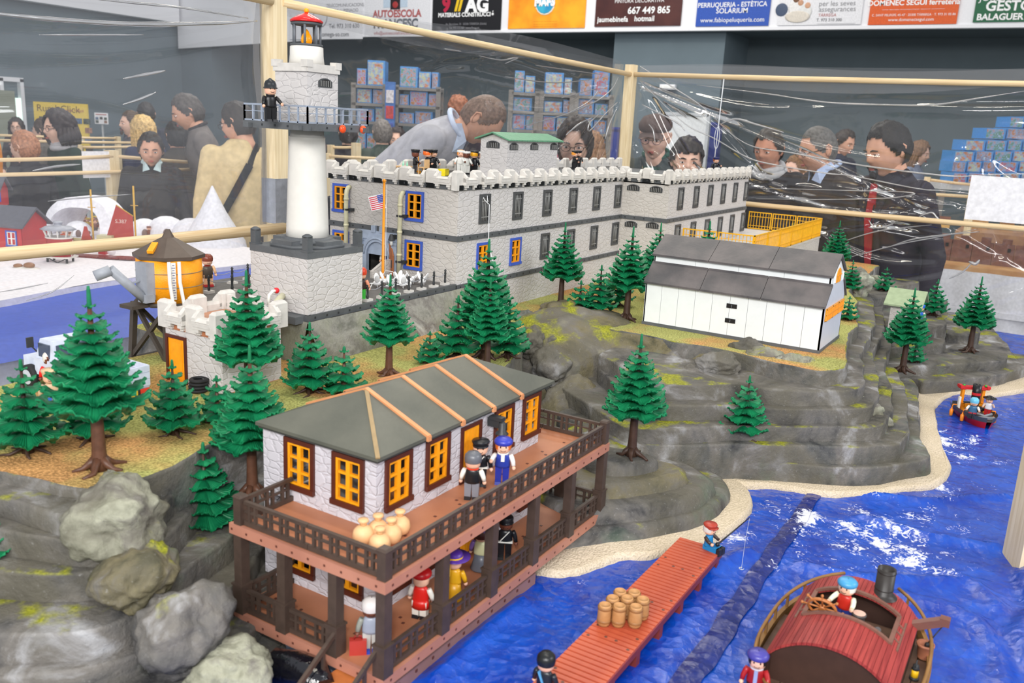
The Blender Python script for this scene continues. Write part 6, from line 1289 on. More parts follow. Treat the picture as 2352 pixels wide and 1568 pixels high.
TREES = [('mid', 65, 1040, 1.12, 'medium fir at the far left edge of the photo', 1.0), ('tall', 230, 1078, 1.12, 'tall fir with brown rooted trunk, front left', 1.06), ('mid', 215, 1012, 1.12, 'medium fir hidden behind the front left tall fir', 1.0),
 ('mid', 402, 998, 1.12, 'medium fir below the orange keep door', .86), ('small', 500, 970, 1.12, 'small fir between the keep and the tall fir by the station', .97), ('tall', 580, 1135, 1.035, 'tall fir at the left end of the station roof', .98),
 ('tall', 572, 930, 1.118, 'tall fir in front of the keep and lighthouse base', .97), ('mid', 473, 1222, .99, 'medium fir on the dark ledge left of the veranda', 1.03), ('mid', 712, 903, 1.12, 'medium fir below the lighthouse corner', .95), ('small', 790, 905, 1.12, 'small fir right of the medium fir below the lighthouse', 1.1),
 ('tall', 893, 862, 1.12, 'tall fir in front of the parade yard bank', .83), ('small', 986, 835, 1.12, 'small fir right of the parade yard fir', .85), ('tall', 1112, 822, 1.12, 'tallest fir against the prison corner, rope behind it', 1.06), ('tall', 1118, 850, 1.115, 'tall fir in front of the prison corner fir', .80), ('mid', 1048, 826, 1.12, 'medium fir left of the two prison corner firs', 1.0), ('mid', 1165, 822, 1.12, 'medium fir under the climbing convict', .95),
 ('tall', 1287, 705, 1.12, 'tall fir right of the blue prison window', .98), ('small', 1330, 722, 1.12, 'small fir in front of the prison between two tall firs', 1.15), ('mid', 1374, 722, 1.12, 'medium fir left of the shed beside the orange sawdust', .98), ('mid', 1418, 703, 1.12, 'medium fir in the shade behind the tall fir by the shed', .9), ('tall', 1438, 735, 1.12, 'tall fir with rooted trunk left of the white shed', 1.03),
 ('tall', 1503, 692, 1.12, 'tall fir behind the left end of the shed roof', .97), ('tall', 1613, 690, 1.12, 'fir whose top peeks above the shed roof at the yellow fence', 1.0), ('tall', 1450, 1046, .998, 'lone tall fir on the mossy shore mound', 1.0), ('mid', 1706, 1006, .984, 'medium fir on the rock steps below the shed', 1.0),
 ('tall', 1912, 640, 1.12, 'tall fir at the far corner of the yard, right of the fence', .88), ('mid', 1950, 672, 1.10, 'medium fir behind the right end of the shed', .82), ('small', 1945, 735, 1.12, 'little fir peeking out behind the shed end wall', .85), ('small', 2030, 668, 1.08, 'small fir beside the pale stone at the back right', 1.08), ('mid', 2142, 725, 1.04, 'medium fir behind the pale green roofed hut', .92),
 ('tall', 2072, 853, .969, 'tall fir in front of the pale green roofed hut', 1.02), ('small', 2098, 832, .969, 'small fir behind the trunk of the tall fir by the hut', .95), ('tall', 2226, 808, .969, 'tall fir alone on the islet at the far right', 1.02)]
for i, (kd, px, py, z, lab, s) in enumerate(TREES): fir(kd, on_z(px, py, z-.001), lab, i*.9, s, dark=int(px > 1000 or kd == 'mid'))
fir('mid', on_z(-40, 1370, .985), 'fir branches reaching in at the lower left edge of the photo', .5)
# ------------------------------------------------------------------ wooden steam launch, bow towards the camera's lower right
KB = .92
def UP(p): return Vector(CP)+KB*(Vector(p)-Vector(CP))
bt_ = thing('toy_steam_launch', 'brown wooden steam launch with red arched cabin roof and black funnel', 'boat', UP((1.27, .16, .838))); bt_.scale = (KB,)*3
K_hull = pm('hull_brown', (128, 92, 50), col2=(150, 110, 62), rough=.5, cs=20); K_bdeck = pm('boat_deck', (86, 64, 52), col2=(104, 80, 66), rough=.55, cs=30); K_roofr = wood_mat('launch_roof_red', (132, 44, 44), (168, 66, 62), (4, 70, 70), .45)
def hull_w(x): return .118*max(0, 1-abs((x-.0)/(.225))**2.6)**.6
hm = MB(); N_ = 40
for (z0, f0, z1, f1, mi) in ((-.02, .72, .012, .92, 0), (.012, .92, .038, 1.0, 0)):
    for s in (-1, 1): hm.grid(lambda u, v: (-.222+.444*u, s*hull_w(-.222+.444*u)*(f0+(f1-f0)*v), z0+(z1-z0)*v+.012*abs(-1+2*u)**2.5*v), N_, 3, mi)
for s in (-1, 1): hm.grid(lambda u, v: (-.222+.444*u, s*max(0, hull_w(-.222+.444*u)-.007*v), .038+.012*abs(-1+2*u)**2.5), N_, 2)
for s in (-1, 1): hm.grid(lambda u, v: (-.222+.444*u, s*max(0, hull_w(-.222+.444*u)-.007), .028+v*(.010+.012*abs(-1+2*u)**2.5)), N_, 2)
hm.build('hull', K_hull, bt_)
m = MB(); NPd = 14
for k in range(NPd):
    ya = -.11+.22*k/NPd; yb_ = ya+.22/NPd-.0012
    xm_ = max([x for x in np.linspace(0, .222, 60) if hull_w(x) > max(abs(ya), abs(yb_))+.004] or [0]); m.box(-xm_, ya, .026, xm_, yb_, .03)
m.build('deck_planks', K_bdeck, bt_)
for s in (-1, 1):
    m = MB(); P_ = [Vector((x, s*(hull_w(x)-.004), .06+.012*abs(x/.222)**2.5)) for x in np.linspace(-.205, .205, 26)]; m.tube(P_, .0028, 8)
    for k in range(0, 26, 3): m.bar(P_[k]-Vector((0, 0, .024)), P_[k], .004)
    m.build('gunwale_rail', K_hull, bt_)
cyb, cw2, zs, zc = 0.0, .083, .067, .109
def arch(y): return zs+(zc-zs)*(max(0, 1-(y/cw2)**2))**.75
m = MB()
for s in (-1, 1): m.box(-.115, s*cw2-.003, .03, .112, s*cw2+.003, zs)
for xe in (-.108, .106):
    ys = np.linspace(-cw2, cw2, 17); m.prism([(-cw2, .03), (cw2, .03)]+[(y, arch(y)) for y in ys[::-1]], xe-.002, xe+.002, 'x')
m.build('cabin_walls', P('cabin_brown', (64, 42, 34), rough=.6), bt_)
# planked vault with an open wheelhouse hatch
hx_a, hx_b, hy_a, hy_b = -.025, .062, -.062, .060
NPk = 26
for k in range(NPk):
    ya = -cw2-.004+(2*cw2+.008)*k/NPk; yb_ = -cw2-.004+(2*cw2+.008)*(k+1)/NPk-.0005; yc_ = (ya+yb_)/2; m = MB()
    segs = [(-.118, .115)] if not hy_a < yc_ < hy_b else [(-.118, hx_a), (hx_b, .115)]
    for xa, xb in segs:
      m = MB(); m.hexa([(xa, ya, arch(ya)), (xb, ya, arch(ya)), (xb, yb_, arch(yb_)), (xa, yb_, arch(yb_))], [(xa, ya, arch(ya)+.0045), (xb, ya, arch(ya)+.0045), (xb, yb_, arch(yb_)+.0045), (xa, yb_, arch(yb_)+.0045)]); m.build('roof_plank', K_roofr, bt_)
K_trim = P('hatch_trim', (122, 84, 72), rough=.5); m = MB()
for xe in (hx_a, hx_b):
    P_ = [Vector((xe, y, arch(y)+.006)) for y in np.linspace(hy_a, hy_b, 14)]
    for a, b in zip(P_, P_[1:]): m.bar(a, b, .006, .004)
for ye in (hy_a, hy_b): m.bar((hx_a, ye, arch(ye)+.005), (hx_b, ye, arch(ye)+.005), .006, .004); m.bar((hx_a, ye*1.17, arch(ye*1.17)+.005), (hx_b, ye*1.17, arch(ye*1.17)+.005), .003, .003)
for k in range(1, 4):
    for ye in (hy_a, hy_b): x = hx_a+(hx_b-hx_a)*k/4; m.bar((x, ye, arch(ye)+.005), (x, ye*1.17, arch(ye*1.17)+.005), .003, .003)
m.build('hatch_trim', K_trim, bt_)
m = MB(); m.lathe([(.021, .0), (.018, .003), (.0135, .006), (.0135, .046), (.0115, .046), (.011, .01)], 22, cap=False).lathe([(.0111, .02), (.001, .02)], 16, cap=False)
for z in (.012, .04): m.lathe([(.0137, z), (.0143, z+.001), (.0137, z+.002)], 22, cap=False)
m.build('funnel', P('funnel_black', (46, 42, 40), rough=.4, var=.15), bt_, (.090, -.032, arch(-.032)+.002))
wl = MB(); wl.lathe([(.0165, -.0018), (.0185, -.0018), (.0185, .0018), (.0165, .0018)], 24, cap=False); wl.lathe([(.004, -.003), (.004, .003)], 10)
for k in range(8): a = PI*k/4; wl.tube([(.003*math.cos(a), .003*math.sin(a), 0), (.0265*math.cos(a), .0265*math.sin(a), 0)], [.0012, .0012], 6); wl.ell((.0255*math.cos(a), .0255*math.sin(a), 0), (.0022, .0022, .0022), 0, 6, 4)
wo = wl.build('steering_wheel', P('wheel_wood', (176, 108, 58), rough=.4), bt_); wo.matrix_local = Matrix.Translation((-.016, .036, .112))@Matrix.Rotation(math.radians(62), 4, 'Y')@Matrix.Scale(1.15, 4)
MB().lathe([(.012, 0), (.012, .03), (.009, .036)], 14).build('wheel_stand', P('wheel_wood', (176, 108, 58), rough=.4), bt_, (-.008, .036, .06)); MB().box(-.02, -.06, .068, .06, .056, .0725).build('wheelhouse_floor', K_bdeck, bt_)
m = MB(); m.lathe([(.012, 0), (.0125, .018), (.009, .022), (.0085, .03), (.0105, .031), (.0105, .034)], 16).lathe([(.009, .0342), (.009, .0348)], 14, m=1).tube([(.016, -.012, .0), (-.016, -.03, .026)], .0045, 10); m.build('boiler', [P('boiler_grey', (74, 70, 70), rough=.4), P('boiler_lid', (216, 176, 160))], bt_, (.012, -.012, .0725))
m = MB(); m.bar((.085, -.07, .07), (.10, -.118, .088), .011, .012).cb(.101, -.121, .089, .014, .014, .012); m.build('boom', P('boom_brown', (116, 76, 66)), bt_)
m = MB(); m.tube([(.101, -.121, .084), (.085, -.105, .055)], .001, 6).ell((.084, -.104, .051), (.004, .004, .005)).tube([(.084, -.104, .047), (.083, -.103, .040)], .0016, 6); m.build('tackle', P('tackle_dark', (44, 40, 40)), bt_)
t = thing('toy_bucket', 'terracotta toy bucket hanging beside the launch cabin', 'bucket', UP((1.353, .058, .868))); MB().lathe([(.008, 0), (.0105, .018), (.012, .019), (.012, .022), (.010, .022), (.0085, .003)], 18, cap=False).lathe([(.0086, .0025), (.001, .003)], 16, cap=False).build('body', P('terracotta', (176, 112, 84)), t)
t = thing('toy_lantern', 'black and yellow toy lantern on the launch side deck', 'lantern', UP((1.282, .062, .869))); MB().lathe([(.006, 0), (.006, .004)], 12).lathe([(.0055, .015), (.004, .018), (.004, .021), (.001, .023)], 12).build('frame', lampm, t); MB().lathe([(.0045, .004), (.0045, .015)], 12).build('glass', P('lantern_yellow', (240, 190, 30), emit=.15), t); MB().tube([(.005*math.cos(a), 0, .02+.008*math.sin(a)) for a in np.linspace(0, PI, 8)], .0008, 5).build('handle', lampm, t)
figure('toy helmsman in red waistcoat and sky blue cap at the launch wheel', UP((1.295, .172, .912)), (.6, .3), 'beret', (70, 150, 200), (190, 44, 32), (44, 60, 130), BLK, arms=(236, 234, 206), hair=(226, 222, 214), pose=(50, 55), scale=KB)
figure('toy sailor in red coat, striped tie and blue beret at the launch rail', UP((1.095, .243, .869)), CAMXY, 'beret', (70, 66, 150), (150, 24, 30), BLK, BLK, arms=(160, 26, 32), hair=(30, 26, 28), scarf=(220, 220, 226), pose=(10, 40), scale=KB, extra=lambda t: MB().cb(0, -.0082, .038, .005, .001, .022).build('tie', tc((150, 160, 200)), t))
# ------------------------------------------------------------------ small red tug
tg = thing('toy_tugboat', 'small red tugboat with black funnel and orange fenders by the sand', 'boat', on_z(2238, 962, ZW+.004), math.atan2(-.5, -.86)+PI/2); tg.scale = (.93,)*3
def tw(y): return .047*max(0, 1-max(0, (-y-.01)/.075)**1.8)**.6*(1 if y < .05 else 1-.3*((y-.05)/.05))
def tugside(z0, f0, z1, f1, mi, m):
    for s in (-1, 1): m.grid(lambda u, v: (s*tw(-.083+.165*u)*(f0+(f1-f0)*v), (-.083+.165*u)*(f0*.3+.7+(f1-f0)*.3*v), z0+(z1-z0)*v), 30, 3, mi)
m = MB(); tugside(-.012, .55, .016, .95, 0, m); tugside(.016, .95, .030, 1.04, 1, m); m.grid(lambda u, v: ((2*v-1)*tw(-.08+.16*u)*.97, -.08+.16*u, .017), 24, 2, 2); m.box(-.032, .078, -.01, .032, .082, .03, 1)
m.build('hull', [tc((176, 26, 36)), tc((70, 74, 80)), tc((90, 90, 94))], tg)
for (x, y) in ((-.044, -.02), (.044, -.02), (-.052, .03), (.052, .03)): m = MB(); m.lathe([(.003, 0), (.0052, .002), (.0052, .019), (.002, .022), (.0018, .026)], 12, (x*1.08, y, -.002)).tube([(x*1.08, y, .024), (x*1.04, y, .033), (x*.8, y, .033)], .0018, 6); m.build('fender', tc((246, 140, 40)), tg)
m = MB()
for x in (-.03, .03): m.box(x-.004, .03, .017, x+.004, .04, .085)
m.box(-.034, .012, .03, .034, .018, .042).box(-.034, .012, .017, -.028, .045, .042).box(.028, .012, .017, .034, .045, .042); m.build('wheelhouse_frame', tc((246, 150, 30)), tg)
MB().box(-.042, .024, .083, .042, .044, .091).box(-.044, .022, .086, -.034, .046, .094).box(.034, .022, .086, .044, .046, .094).build('bridge_roof', tc((206, 44, 50)), tg)
for x in (-.032, .032): MB().ell((x, .03, .0945), (.0042, .0042, .0035)).build('side_lamp', tc((60, 150, 60)), tg)
m = MB(); m.lathe([(.012, .02), (.012, .075), (.0125, .102), (.010, .102), (.0098, .08)], 18, (0, .015, 0), cap=False).lathe([(.0122, .07), (.0126, .072), (.0124, .078)], 18, (0, .015, 0), 1, cap=False).ell((0, -.004, .034), (.024, .016, .008)); m.build('funnel', [tc((26, 26, 30)), tc((206, 44, 50))], tg)
MB().tube([(-.02, -.045, .032), (0, -.05, .026), (.022, -.048, .033)], .0035, 8).cb(0, -.062, .024, .05, .01, .006).build('winch', tc((130, 132, 138)), tg)
MB().box(-.044, .02, .02, -.038, .028, .06).build('mast_stub', tc((230, 228, 220)), tg)
tp = tg.location; th = tg.rotation_euler.z
def tl(x, y, z): v = Matrix.Rotation(th, 3, 'Z')@Vector((x, y, z)); return tp+v*.93
figure('seated toy sailor in light blue cap on the red tug', tl(-.024, -.028, .021), CAMXY, 'round', (110, 190, 220), (60, 110, 150), (180, 40, 40), BLK, arms=WHT, sit=True, pose=(60, 60), scale=.88)
figure('toy seaman in black hat, white shirt and red trousers standing on the tug', tl(.022, -.022, .0185), CAMXY, 'wide', (24, 24, 26), (226, 226, 232), (180, 36, 40), BLK, arms=(214, 190, 180), pose=(50, 70), scale=.74)

# ------------------------------------------------------------------ old truck and its crew behind the big fir
tr = thing('toy_truck', 'pale grey toy truck loaded with red goods behind the front fir', 'truck', (.88, 1.30, 1.12))
K_tr = P('truck_pale', (206, 214, 230), rough=.35)
m = MB(); m.box(-.04, -.02, .03, .04, .12, .034)
for k in range(3): m.box(-.0405, -.02, .034+k*.012, -.038, .12, .0452+k*.012).box(.038, -.02, .034+k*.012, .0405, .12, .0452+k*.012).box(-.04, -.0225, .034+k*.012, .04, -.02, .0452+k*.012)
m.build('load_bed', K_tr, tr)
m = MB(); m.box(-.038, .13, .03, .038, .19, .06).hexa([(-.036, .135, .06), (.036, .135, .06), (.036, .188, .06), (-.036, .188, .06)], [(-.032, .14, .095), (.032, .14, .095), (.032, .178, .095), (-.032, .178, .095)]).box(-.032, .19, .03, .032, .235, .055); m.build('cab', K_tr, tr)
MB().box(-.0365, .146, .064, -.0335, .178, .088).box(-.028, .1352, .064, .028, .138, .088).build('cab_window', P('cab_glass', (70, 80, 96), rough=.1), tr)
for x in (-.046, .046):
    MB().box(x-.006, .184, .08, x+.006, .187, .098).bar((x, .186, .085), (x*.75, .186, .07), .002).build('mirror', lampm, tr)
m = MB(); m.box(-.034, -.022, .022, .034, .23, .03); m.build('chassis', lampm, tr)
for x in (-.039, .039):
    for y in (.02, .205):
        w_ = MB(); w_.lathe([(.0185, -.0065), (.022, -.005), (.022, .005), (.0185, .0065), (.0135, .006)], 24).lathe([(.0135, -.007), (.0135, .007)], 18, m=1); w_.build('wheel', [P('tyre', (36, 36, 38), rough=.7), P('hub_grey', (190, 196, 206))], tr).matrix_local = Matrix.Translation((x, y, .022))@Matrix.Rotation(PI/2, 4, 'Y')
m = MB(); m.box(-.036, -.024, .022, -.02, -.0218, .03).box(.02, -.024, .022, .036, -.0218, .03); m.build('tail_lamp', tc((230, 70, 50)), tr); MB().box(-.014, -.024, .02, .014, -.0215, .029).build('number_plate', tc((232, 200, 60)), tr)
for k, (x, y, r, lab) in enumerate([(-.012, .0, .014, 'dark red ball-shaped load at the tail of the truck bed'), (-.02, .04, .013, 'bright red sack in the truck bed, middle'), (-.02, .075, .012, 'bright red sack in the truck bed towards the cab')]):
    b = thing('toy_sack', lab, 'sack', (.88+x, 1.30+y, 1.155)); MB().ell((0, 0, r*.9), (r*1.1, r*1.4 if k else r, r*.9)).build('bag', tc((130, 30, 40) if k == 0 else (232, 36, 30)), b); MB().tube([(0, 0, r*1.6), (0, 0, r*2)], [.003, .004], 8).build('tie', tc((120, 26, 34)), b)
figure('white-haired toy man in red shirt by the truck wheel', on_z(122, 900, 1.12), (.7, 1.2), 'hair', (226, 222, 214), (226, 30, 26), (60, 60, 70), BLK, skin=SKIND)
figure('toy worker in blue with tan sack beside the front fir', on_z(122, 945, 1.12), (.7, 1.2), 'cap', (206, 176, 140), (206, 176, 140), (60, 110, 200), BLK)
figure('toy figure in blue and white by the pale green roofed hut', on_z(2108, 748, 1.02), CAMXY, 'cap', (40, 110, 220), (40, 110, 220), (40, 100, 210), BLK, arms=WHT, group=None)
# stack of dark tyres by the keep
for k in range(4):
    b = thing('black_hoop', 'black toy tyre beside the keep, %s of its pile' % ['lowest', 'second', 'third', 'topmost'][k], 'tyre', on_z(455, 898, 1.121)+Vector((.001*k, 0, .006*k)), 0, 'black toy tyres piled by the keep'); MB().lathe([(.011, 0), (.0165, .0005), (.018, .003), (.0165, .0055), (.011, .006), (.0105, .003)], 20, cap=False).build('rubber', P('tyre', (36, 36, 38), rough=.7), b)

# ================================================================== neighbouring displays
# arctic harbour on its own table
ar = thing('neighbour_table', 'second display table with white skirt carrying the arctic harbour scene', 'table', (0, 0, 0))
poly = [(-.6, 2.75), (2.0, 2.82), (2.85, 3.35), (3.42, 3.75), (3.42, 5.35), (-.6, 5.35)]
MB().prism(poly, .81, .84).build('tabletop', P('table_board', (214, 212, 206)), ar)
m = MB()
for a, b in zip(poly[:4], poly[1:4]):
    n_ = int(math.dist(a, b)/.03); m.grid(lambda u, v: (a[0]+(b[0]-a[0])*u+.004*math.sin(u*n_*.9), a[1]+(b[1]-a[1])*u-.01+.006*math.sin(u*n_*.7), .03+.79*v), n_, 2)
m.build('table_skirt', P('skirt_lilac', (216, 218, 234), rough=.75), ar)
for x, y in ((-.4, 3), (3.2, 5.2), (1.2, 5.2), (2.2, 3.2)): MB().box(x-.03, y-.03, 0, x+.03, y+.03, .81).build('leg', M_rack, ar)
m = MB(); m.grid(lambda u, v: (-.6+3.9*u, 2.74+1.4*v+max(0, u-.66)*1.9*(1-v*.5), .862+.010*noise.noise(Vector((u*9, v*4, 1)))+(-.05*(1-v*12) if v < .08 else 0)), 60, 26); tag(m.build('blue_cloth', P('cloth_blue', (52, 84, 190), rough=.5)), 'rumpled blue cloth sea along the front of the arctic harbour', 'cloth')
m = MB(); m.grid(lambda u, v: (-.6+4.0*u, 3.12+.3*u+1.95*v+.06*math.sin(u*11), .885+.012*noise.noise(Vector((u*12, v*6, 4)))), 50, 24); m.grid(lambda u, v: (-.6+4.0*u, 3.115+.3*u+.06*math.sin(u*11), .83+.055*v), 50, 2); tag(m.build('snow_sheet', P('snow_white', (236, 232, 236), rough=.9)), 'white snow ground of the arctic harbour scene', 'snow', kind='stuff')
def ap(px, py, z=.89): return on_z(px, py, z)
c0, c1 = ap(150, 530), ap(268, 540); R_ = (c1-c0).length/2; cen = (c0+c1)/2; ang = math.atan2((c1-c0).y, (c1-c0).x)
t = thing('ice_arch', 'white paper ice arch over the arctic figures', 'arch', cen, ang); m = MB()
def archf(u, v):
    a = PI*(1-u); w = .12+.03*math.sin(u*7); q = [(.9, -w), (1.22, -w*.8), (1.22, w*.8), (.9, w), (.9, -w)][int(round(v*4))]; k = 1+.06*noise.noise(Vector((u*5, 0, 2)))
    return (R_*q[0]*k*math.cos(a)*1.06, q[1], max(-.02, R_*q[0]*k*math.sin(a)*1.05))
m.grid(archf, 26, 5, smooth=False); m.build('shell', P('ice_white', (232, 232, 240), rough=.8), t)
for px, py, r, lab in [(333, 545, .095, 'white igloo dome, left of three beside the red sail'), (383, 547, .115, 'white igloo dome in the middle of three'), (440, 552, .115, 'white igloo dome, right of three near the white cone'), (180, 545, .08, 'white igloo dome inside the ice arch')]:
    p = ap(px, py-6); t = thing('toy_igloo', lab, 'igloo', p); MB().lathe([(r, 0), (r*.97, r*.25), (r*.85, r*.55), (r*.6, r*.82), (r*.3, r*.96), (.001, r)], 24, cap=False).build('dome', P('ice_white', (232, 232, 240), rough=.8), t); d_ = Vector((-p.x, -p.y, 0)).normalized(); MB().ell(d_*r*.97+Vector((0, 0, r*.2)), (r*.18, r*.18, r*.28)).build('doorway', P('doorway_brown', (120, 96, 90)), t)
p = ap(492, 575, .85); t = thing('paper_iceberg', 'tall white paper iceberg cone left of the lighthouse', 'cone', p); MB().lathe([(.185, -.02), (.17, .06), (.13, .12), (.07, .22), (.025, .315), (.004, .36)], 18, cap=False).build('shell', P('ice_white', (232, 232, 240), rough=.8), t)
def toyhouse(px, py, z, w, d_, h, label, rz):
    t = thing('toy_cabin', label, 'toy building', on_z(px, py, z), rz); m = MB(); wall(m, -w/2, -d_/2, 0, w, 0, h); m.box(-w/2, d_/2-.004, 0, w/2, d_/2, h).box(-w/2, -d_/2, 0, -w/2+.004, d_/2, h).box(w/2-.004, -d_/2, 0, w/2, d_/2, h).prism([(-d_/2, h), (d_/2, h), (0, h+.07)], -w/2, -w/2+.004, 'x').prism([(-d_/2, h), (d_/2, h), (0, h+.07)], w/2-.004, w/2, 'x'); m.build('walls', [tc((190, 40, 48)), K_in], t)
    for s in (-1, 1): MB().hexa([(-w/2-.02, s*(d_/2+.02), h-.014), (w/2+.02, s*(d_/2+.02), h-.014), (w/2+.02, 0, h+.068), (-w/2-.02, 0, h+.068)], [(-w/2-.02, s*(d_/2+.02), h-.004), (w/2+.02, s*(d_/2+.02), h-.004), (w/2+.02, 0, h+.08), (-w/2-.02, 0, h+.08)]).build('roof_slope', P('slate_grey', (92, 94, 104), rough=.7), t)
    for x in (-w*.28, w*.28):
        f = put('window', ME_frame['blue'], t, (x, -d_/2, h*.25)); put('sash', shared('wsash', lambda: _wsash()), f)
    return t
def _wsash():
    m = MB(); ring(m, WW-.013, WH-.013, .004, -.002, .003, z=.0065); m.box(-.0035, -.0025, .0105, .0035, .003, WH-.0105).box(-.02, -.002, .036, .02, .003, .041); return m.mesh('sash', tc(WHT))
hr = math.atan2(CR[1], CR[0])
toyhouse(28, 575, .90, .26, .18, .14, 'red arctic cabin with grey roof and blue window frames at far left', hr-.15)
toyhouse(-8, 470, .98, .10, .1, .10, 'small red building top at the left frame edge', hr)
t = thing('harbour_tower', 'red harbour control cabin with white glazed top on stilts', 'toy building', ap(140, 612, .86), hr)
m = MB()
for x in (-.045, .045):
    for y in (-.03, .03): m.box(x-.004, y-.004, 0, x+.004, y+.004, .045)
m.bar((-.045, -.03, 0), (.045, -.03, .045), .004).bar((.045, -.03, 0), (-.045, -.03, .045), .004); m.build('stilts', lampm, t)
MB().box(-.065, -.045, .045, .065, .045, .052).build('base', K_tower, t); MB().lathe([(.058, .052), (.058, .135)], 20, sy=.8).build('cabin', tc((176, 36, 46)), t); MB().lathe([(.058, .135), (.062, .138), (.062, .143)], 20, sy=.8).build('sill', K_tower, t)
for k in range(10): a = 2*PI*k/10; MB().bar((.056*math.cos(a), .045*math.sin(a), .143), (.068*math.cos(a), .055*math.sin(a), .175), .005).build('mullion', K_tower, t)
MB().lathe([(.07, .174), (.082, .178), (.06, .19), (.02, .193), (.018, .205), (.022, .206), (.02, .215), (.001, .216)], 16, sy=.85).build('roof', P('roof_pale_grey', (170, 172, 182)), t)
MB().tube([(.07, -.03, .05), (.07, -.03, .12)], .002, 6).tube([(.085, -.03, .05), (.085, -.03, .12)], .002, 6).bar((.07, -.03, .07), (.085, -.03, .07), .002).bar((.07, -.03, .09), (.085, -.03, .09), .002).bar((.07, -.03, .11), (.085, -.03, .11), .002).build('ladder', K_tower, t)
t = thing('toy_pier', 'dark red toy pier running behind the wooden rail', 'jetty', ap(250, 592, .885), hr)
for k in range(18): MB().box(-.3+k*.033, -.035, 0, -.3+k*.033+.031, .035, .008).build('plank', tc((124, 56, 50)), t)
for k in range(6): MB().box(-.29+k*.11, -.02, -.04, -.28+k*.11, .02, 0).build('pier_leg', tc((104, 46, 42)), t)
t = thing('toy_sailboat', 'toy fishing boat with dark red sail marked S.387 and yellow masts', 'boat', ap(255, 572, .87), hr)
m = MB(); m.grid(lambda u, v: ((-1+2*u)*.2, (-1+2*v)*.05*max(.02, 1-abs(-1+2*u)**2.4), .04*abs(-1+2*v)**2+.012*abs(-1+2*u)**2), 24, 9); m.build('hull', tc((190, 178, 130)), t)
for x, h in ((-.09, .31), (.135, .34)): MB().tube([(x, 0, .0), (x, 0, h)], .005, 8).tube([(x-.02, 0, h*.7), (x+.02, 0, h*.7)], .002, 6).build('mast', tc((206, 160, 50)), t)
so = MB(); so.prism([(.125, .06), (-.02, .063), (.04, .235), (.125, .18)], -.002, .002, 'y'); so.build('sail', tc((176, 56, 46)), t); s2 = MB(); s2.prism([(-.1, .045), (-.155, .042), (-.135, .115), (-.122, .115)], -.002, .002, 'y'); s2.build('sail', tc((176, 56, 46)), t)
txt('sail_number', 'S.387', .028, tc((226, 200, 190)), t, (.062, -.0026, .15), (PI/2, 0, 0)); MB().tube([(-.02, 0, .06), (.128, 0, .058)], .003, 6).tube([(.04, 0, .236), (.127, 0, .182)], .003, 6).build('spar', tc((206, 160, 50)), t)
MB().box(-.06, -.03, .03, .02, .03, .075).build('deck_house', tc((196, 190, 150)), t)
t = thing('toy_raft', 'white toy raft with brown load on the blue cloth at the left edge', 'boat', on_z(58, 625, .868), hr); MB().ell((0, 0, .012), (.075, .04, .014)).build('float', K_tower, t); MB().ell((-.03, 0, .028), (.02, .02, .01)).ell((.02, 0, .032), (.025, .02, .014)).build('load', tc((150, 110, 80)), t)
t = thing('toy_raft', 'white toy raft with yellow stripe behind the water spout', 'boat', on_z(268, 598, .868), hr); MB().ell((0, 0, .012), (.05, .03, .014)).build('float', K_tower, t); MB().box(-.03, -.028, .018, .03, -.02, .024).build('stripe', tc((226, 206, 40)), t)
t = thing('marker_buoy', 'red toy marker post with white and red ball on the arctic pier', 'buoy', on_z(238, 588, .875), hr); MB().box(-.018, -.018, 0, .018, .018, .075).build('post', tc((176, 36, 40)), t); MB().ell((.055, -.03, .03), (.02, .02, .02)).build('ball', tc((230, 220, 224)), t)
ARC = [('dark brown', (120, 60, 40)), ('chestnut', (140, 84, 60)), ('grey-brown', (60, 50, 50)), ('tan', (170, 120, 80)), ('orange', (200, 90, 50)), ('yellow', (210, 180, 60))]
for k in range(26):
    px, py = (random.uniform(175, 262), random.uniform(520, 535)) if k < 14 else ((random.uniform(330, 420), random.uniform(535, 550)) if k < 19 else (random.uniform(60, 320), random.uniform(552, 575)))
    cn, c = ARC[k % 6]; nth = ORD[(k if k < 14 else k-14 if k < 19 else k-19)//6]
    figure('tiny %s arctic toy figure, %s of its colour %s' % (cn, nth, 'under the ice arch' if k < 14 else 'before the igloos' if k < 19 else 'along the harbour pier'), ap(px, py, .88), CAMXY, random.choice(['round', 'hair', 'cap', 'kepi']), c, c, (80, 60, 50), BLK, group='arctic figures under the ice arch' if k < 14 else 'arctic figures before the igloos' if k < 19 else 'arctic figures along the pier')

# desert fort table on the right
rt = thing('neighbour_table', 'third display table at far right with white skirt and brown fort scene', 'table', (0, 0, 0))
MB().box(6.72, -1.8, .80, 8.3, 1.45, .84).build('tabletop', pm('table_sand', (176, 128, 82), col2=(200, 160, 110), cs=8), rt); m = MB(); m.grid(lambda u, v: (6.70+.01*math.sin(u*90), -1.8+3.25*u, .02+.79*v), 120, 2); m.grid(lambda u, v: (6.7+1.5*u, 1.46, .02+.79*v), 40, 2); m.box(6.68, -1.8, .52, 6.695, 1.45, .56); m.build('table_skirt', P('skirt_grey', (206, 206, 212), rough=.75), rt)
for y in (-1.5, 1.2): MB().box(7.9, y-.03, 0, 7.96, y+.03, .8).build('leg', M_rack, rt)
f = thing('toy_brown_fort', 'long brown block-walled fort on the far right table', 'toy building', (6.95, -.1, .84))
for k in range(14): MB().box(0, -1.0+k*.13, 0, .05, -1.0+k*.13+.125, .15).box(-.004, -1.0+k*.13+.02, .10, 0, -1.0+k*.13+.04, .125, 1).box(.0, -1.0+k*.13+.02, .15, .05, -1.0+k*.13+.08, .185).build('wall_block', [pm('fort_brown', (98, 62, 54), col2=(120, 80, 66), cs=30), K_dark], f)
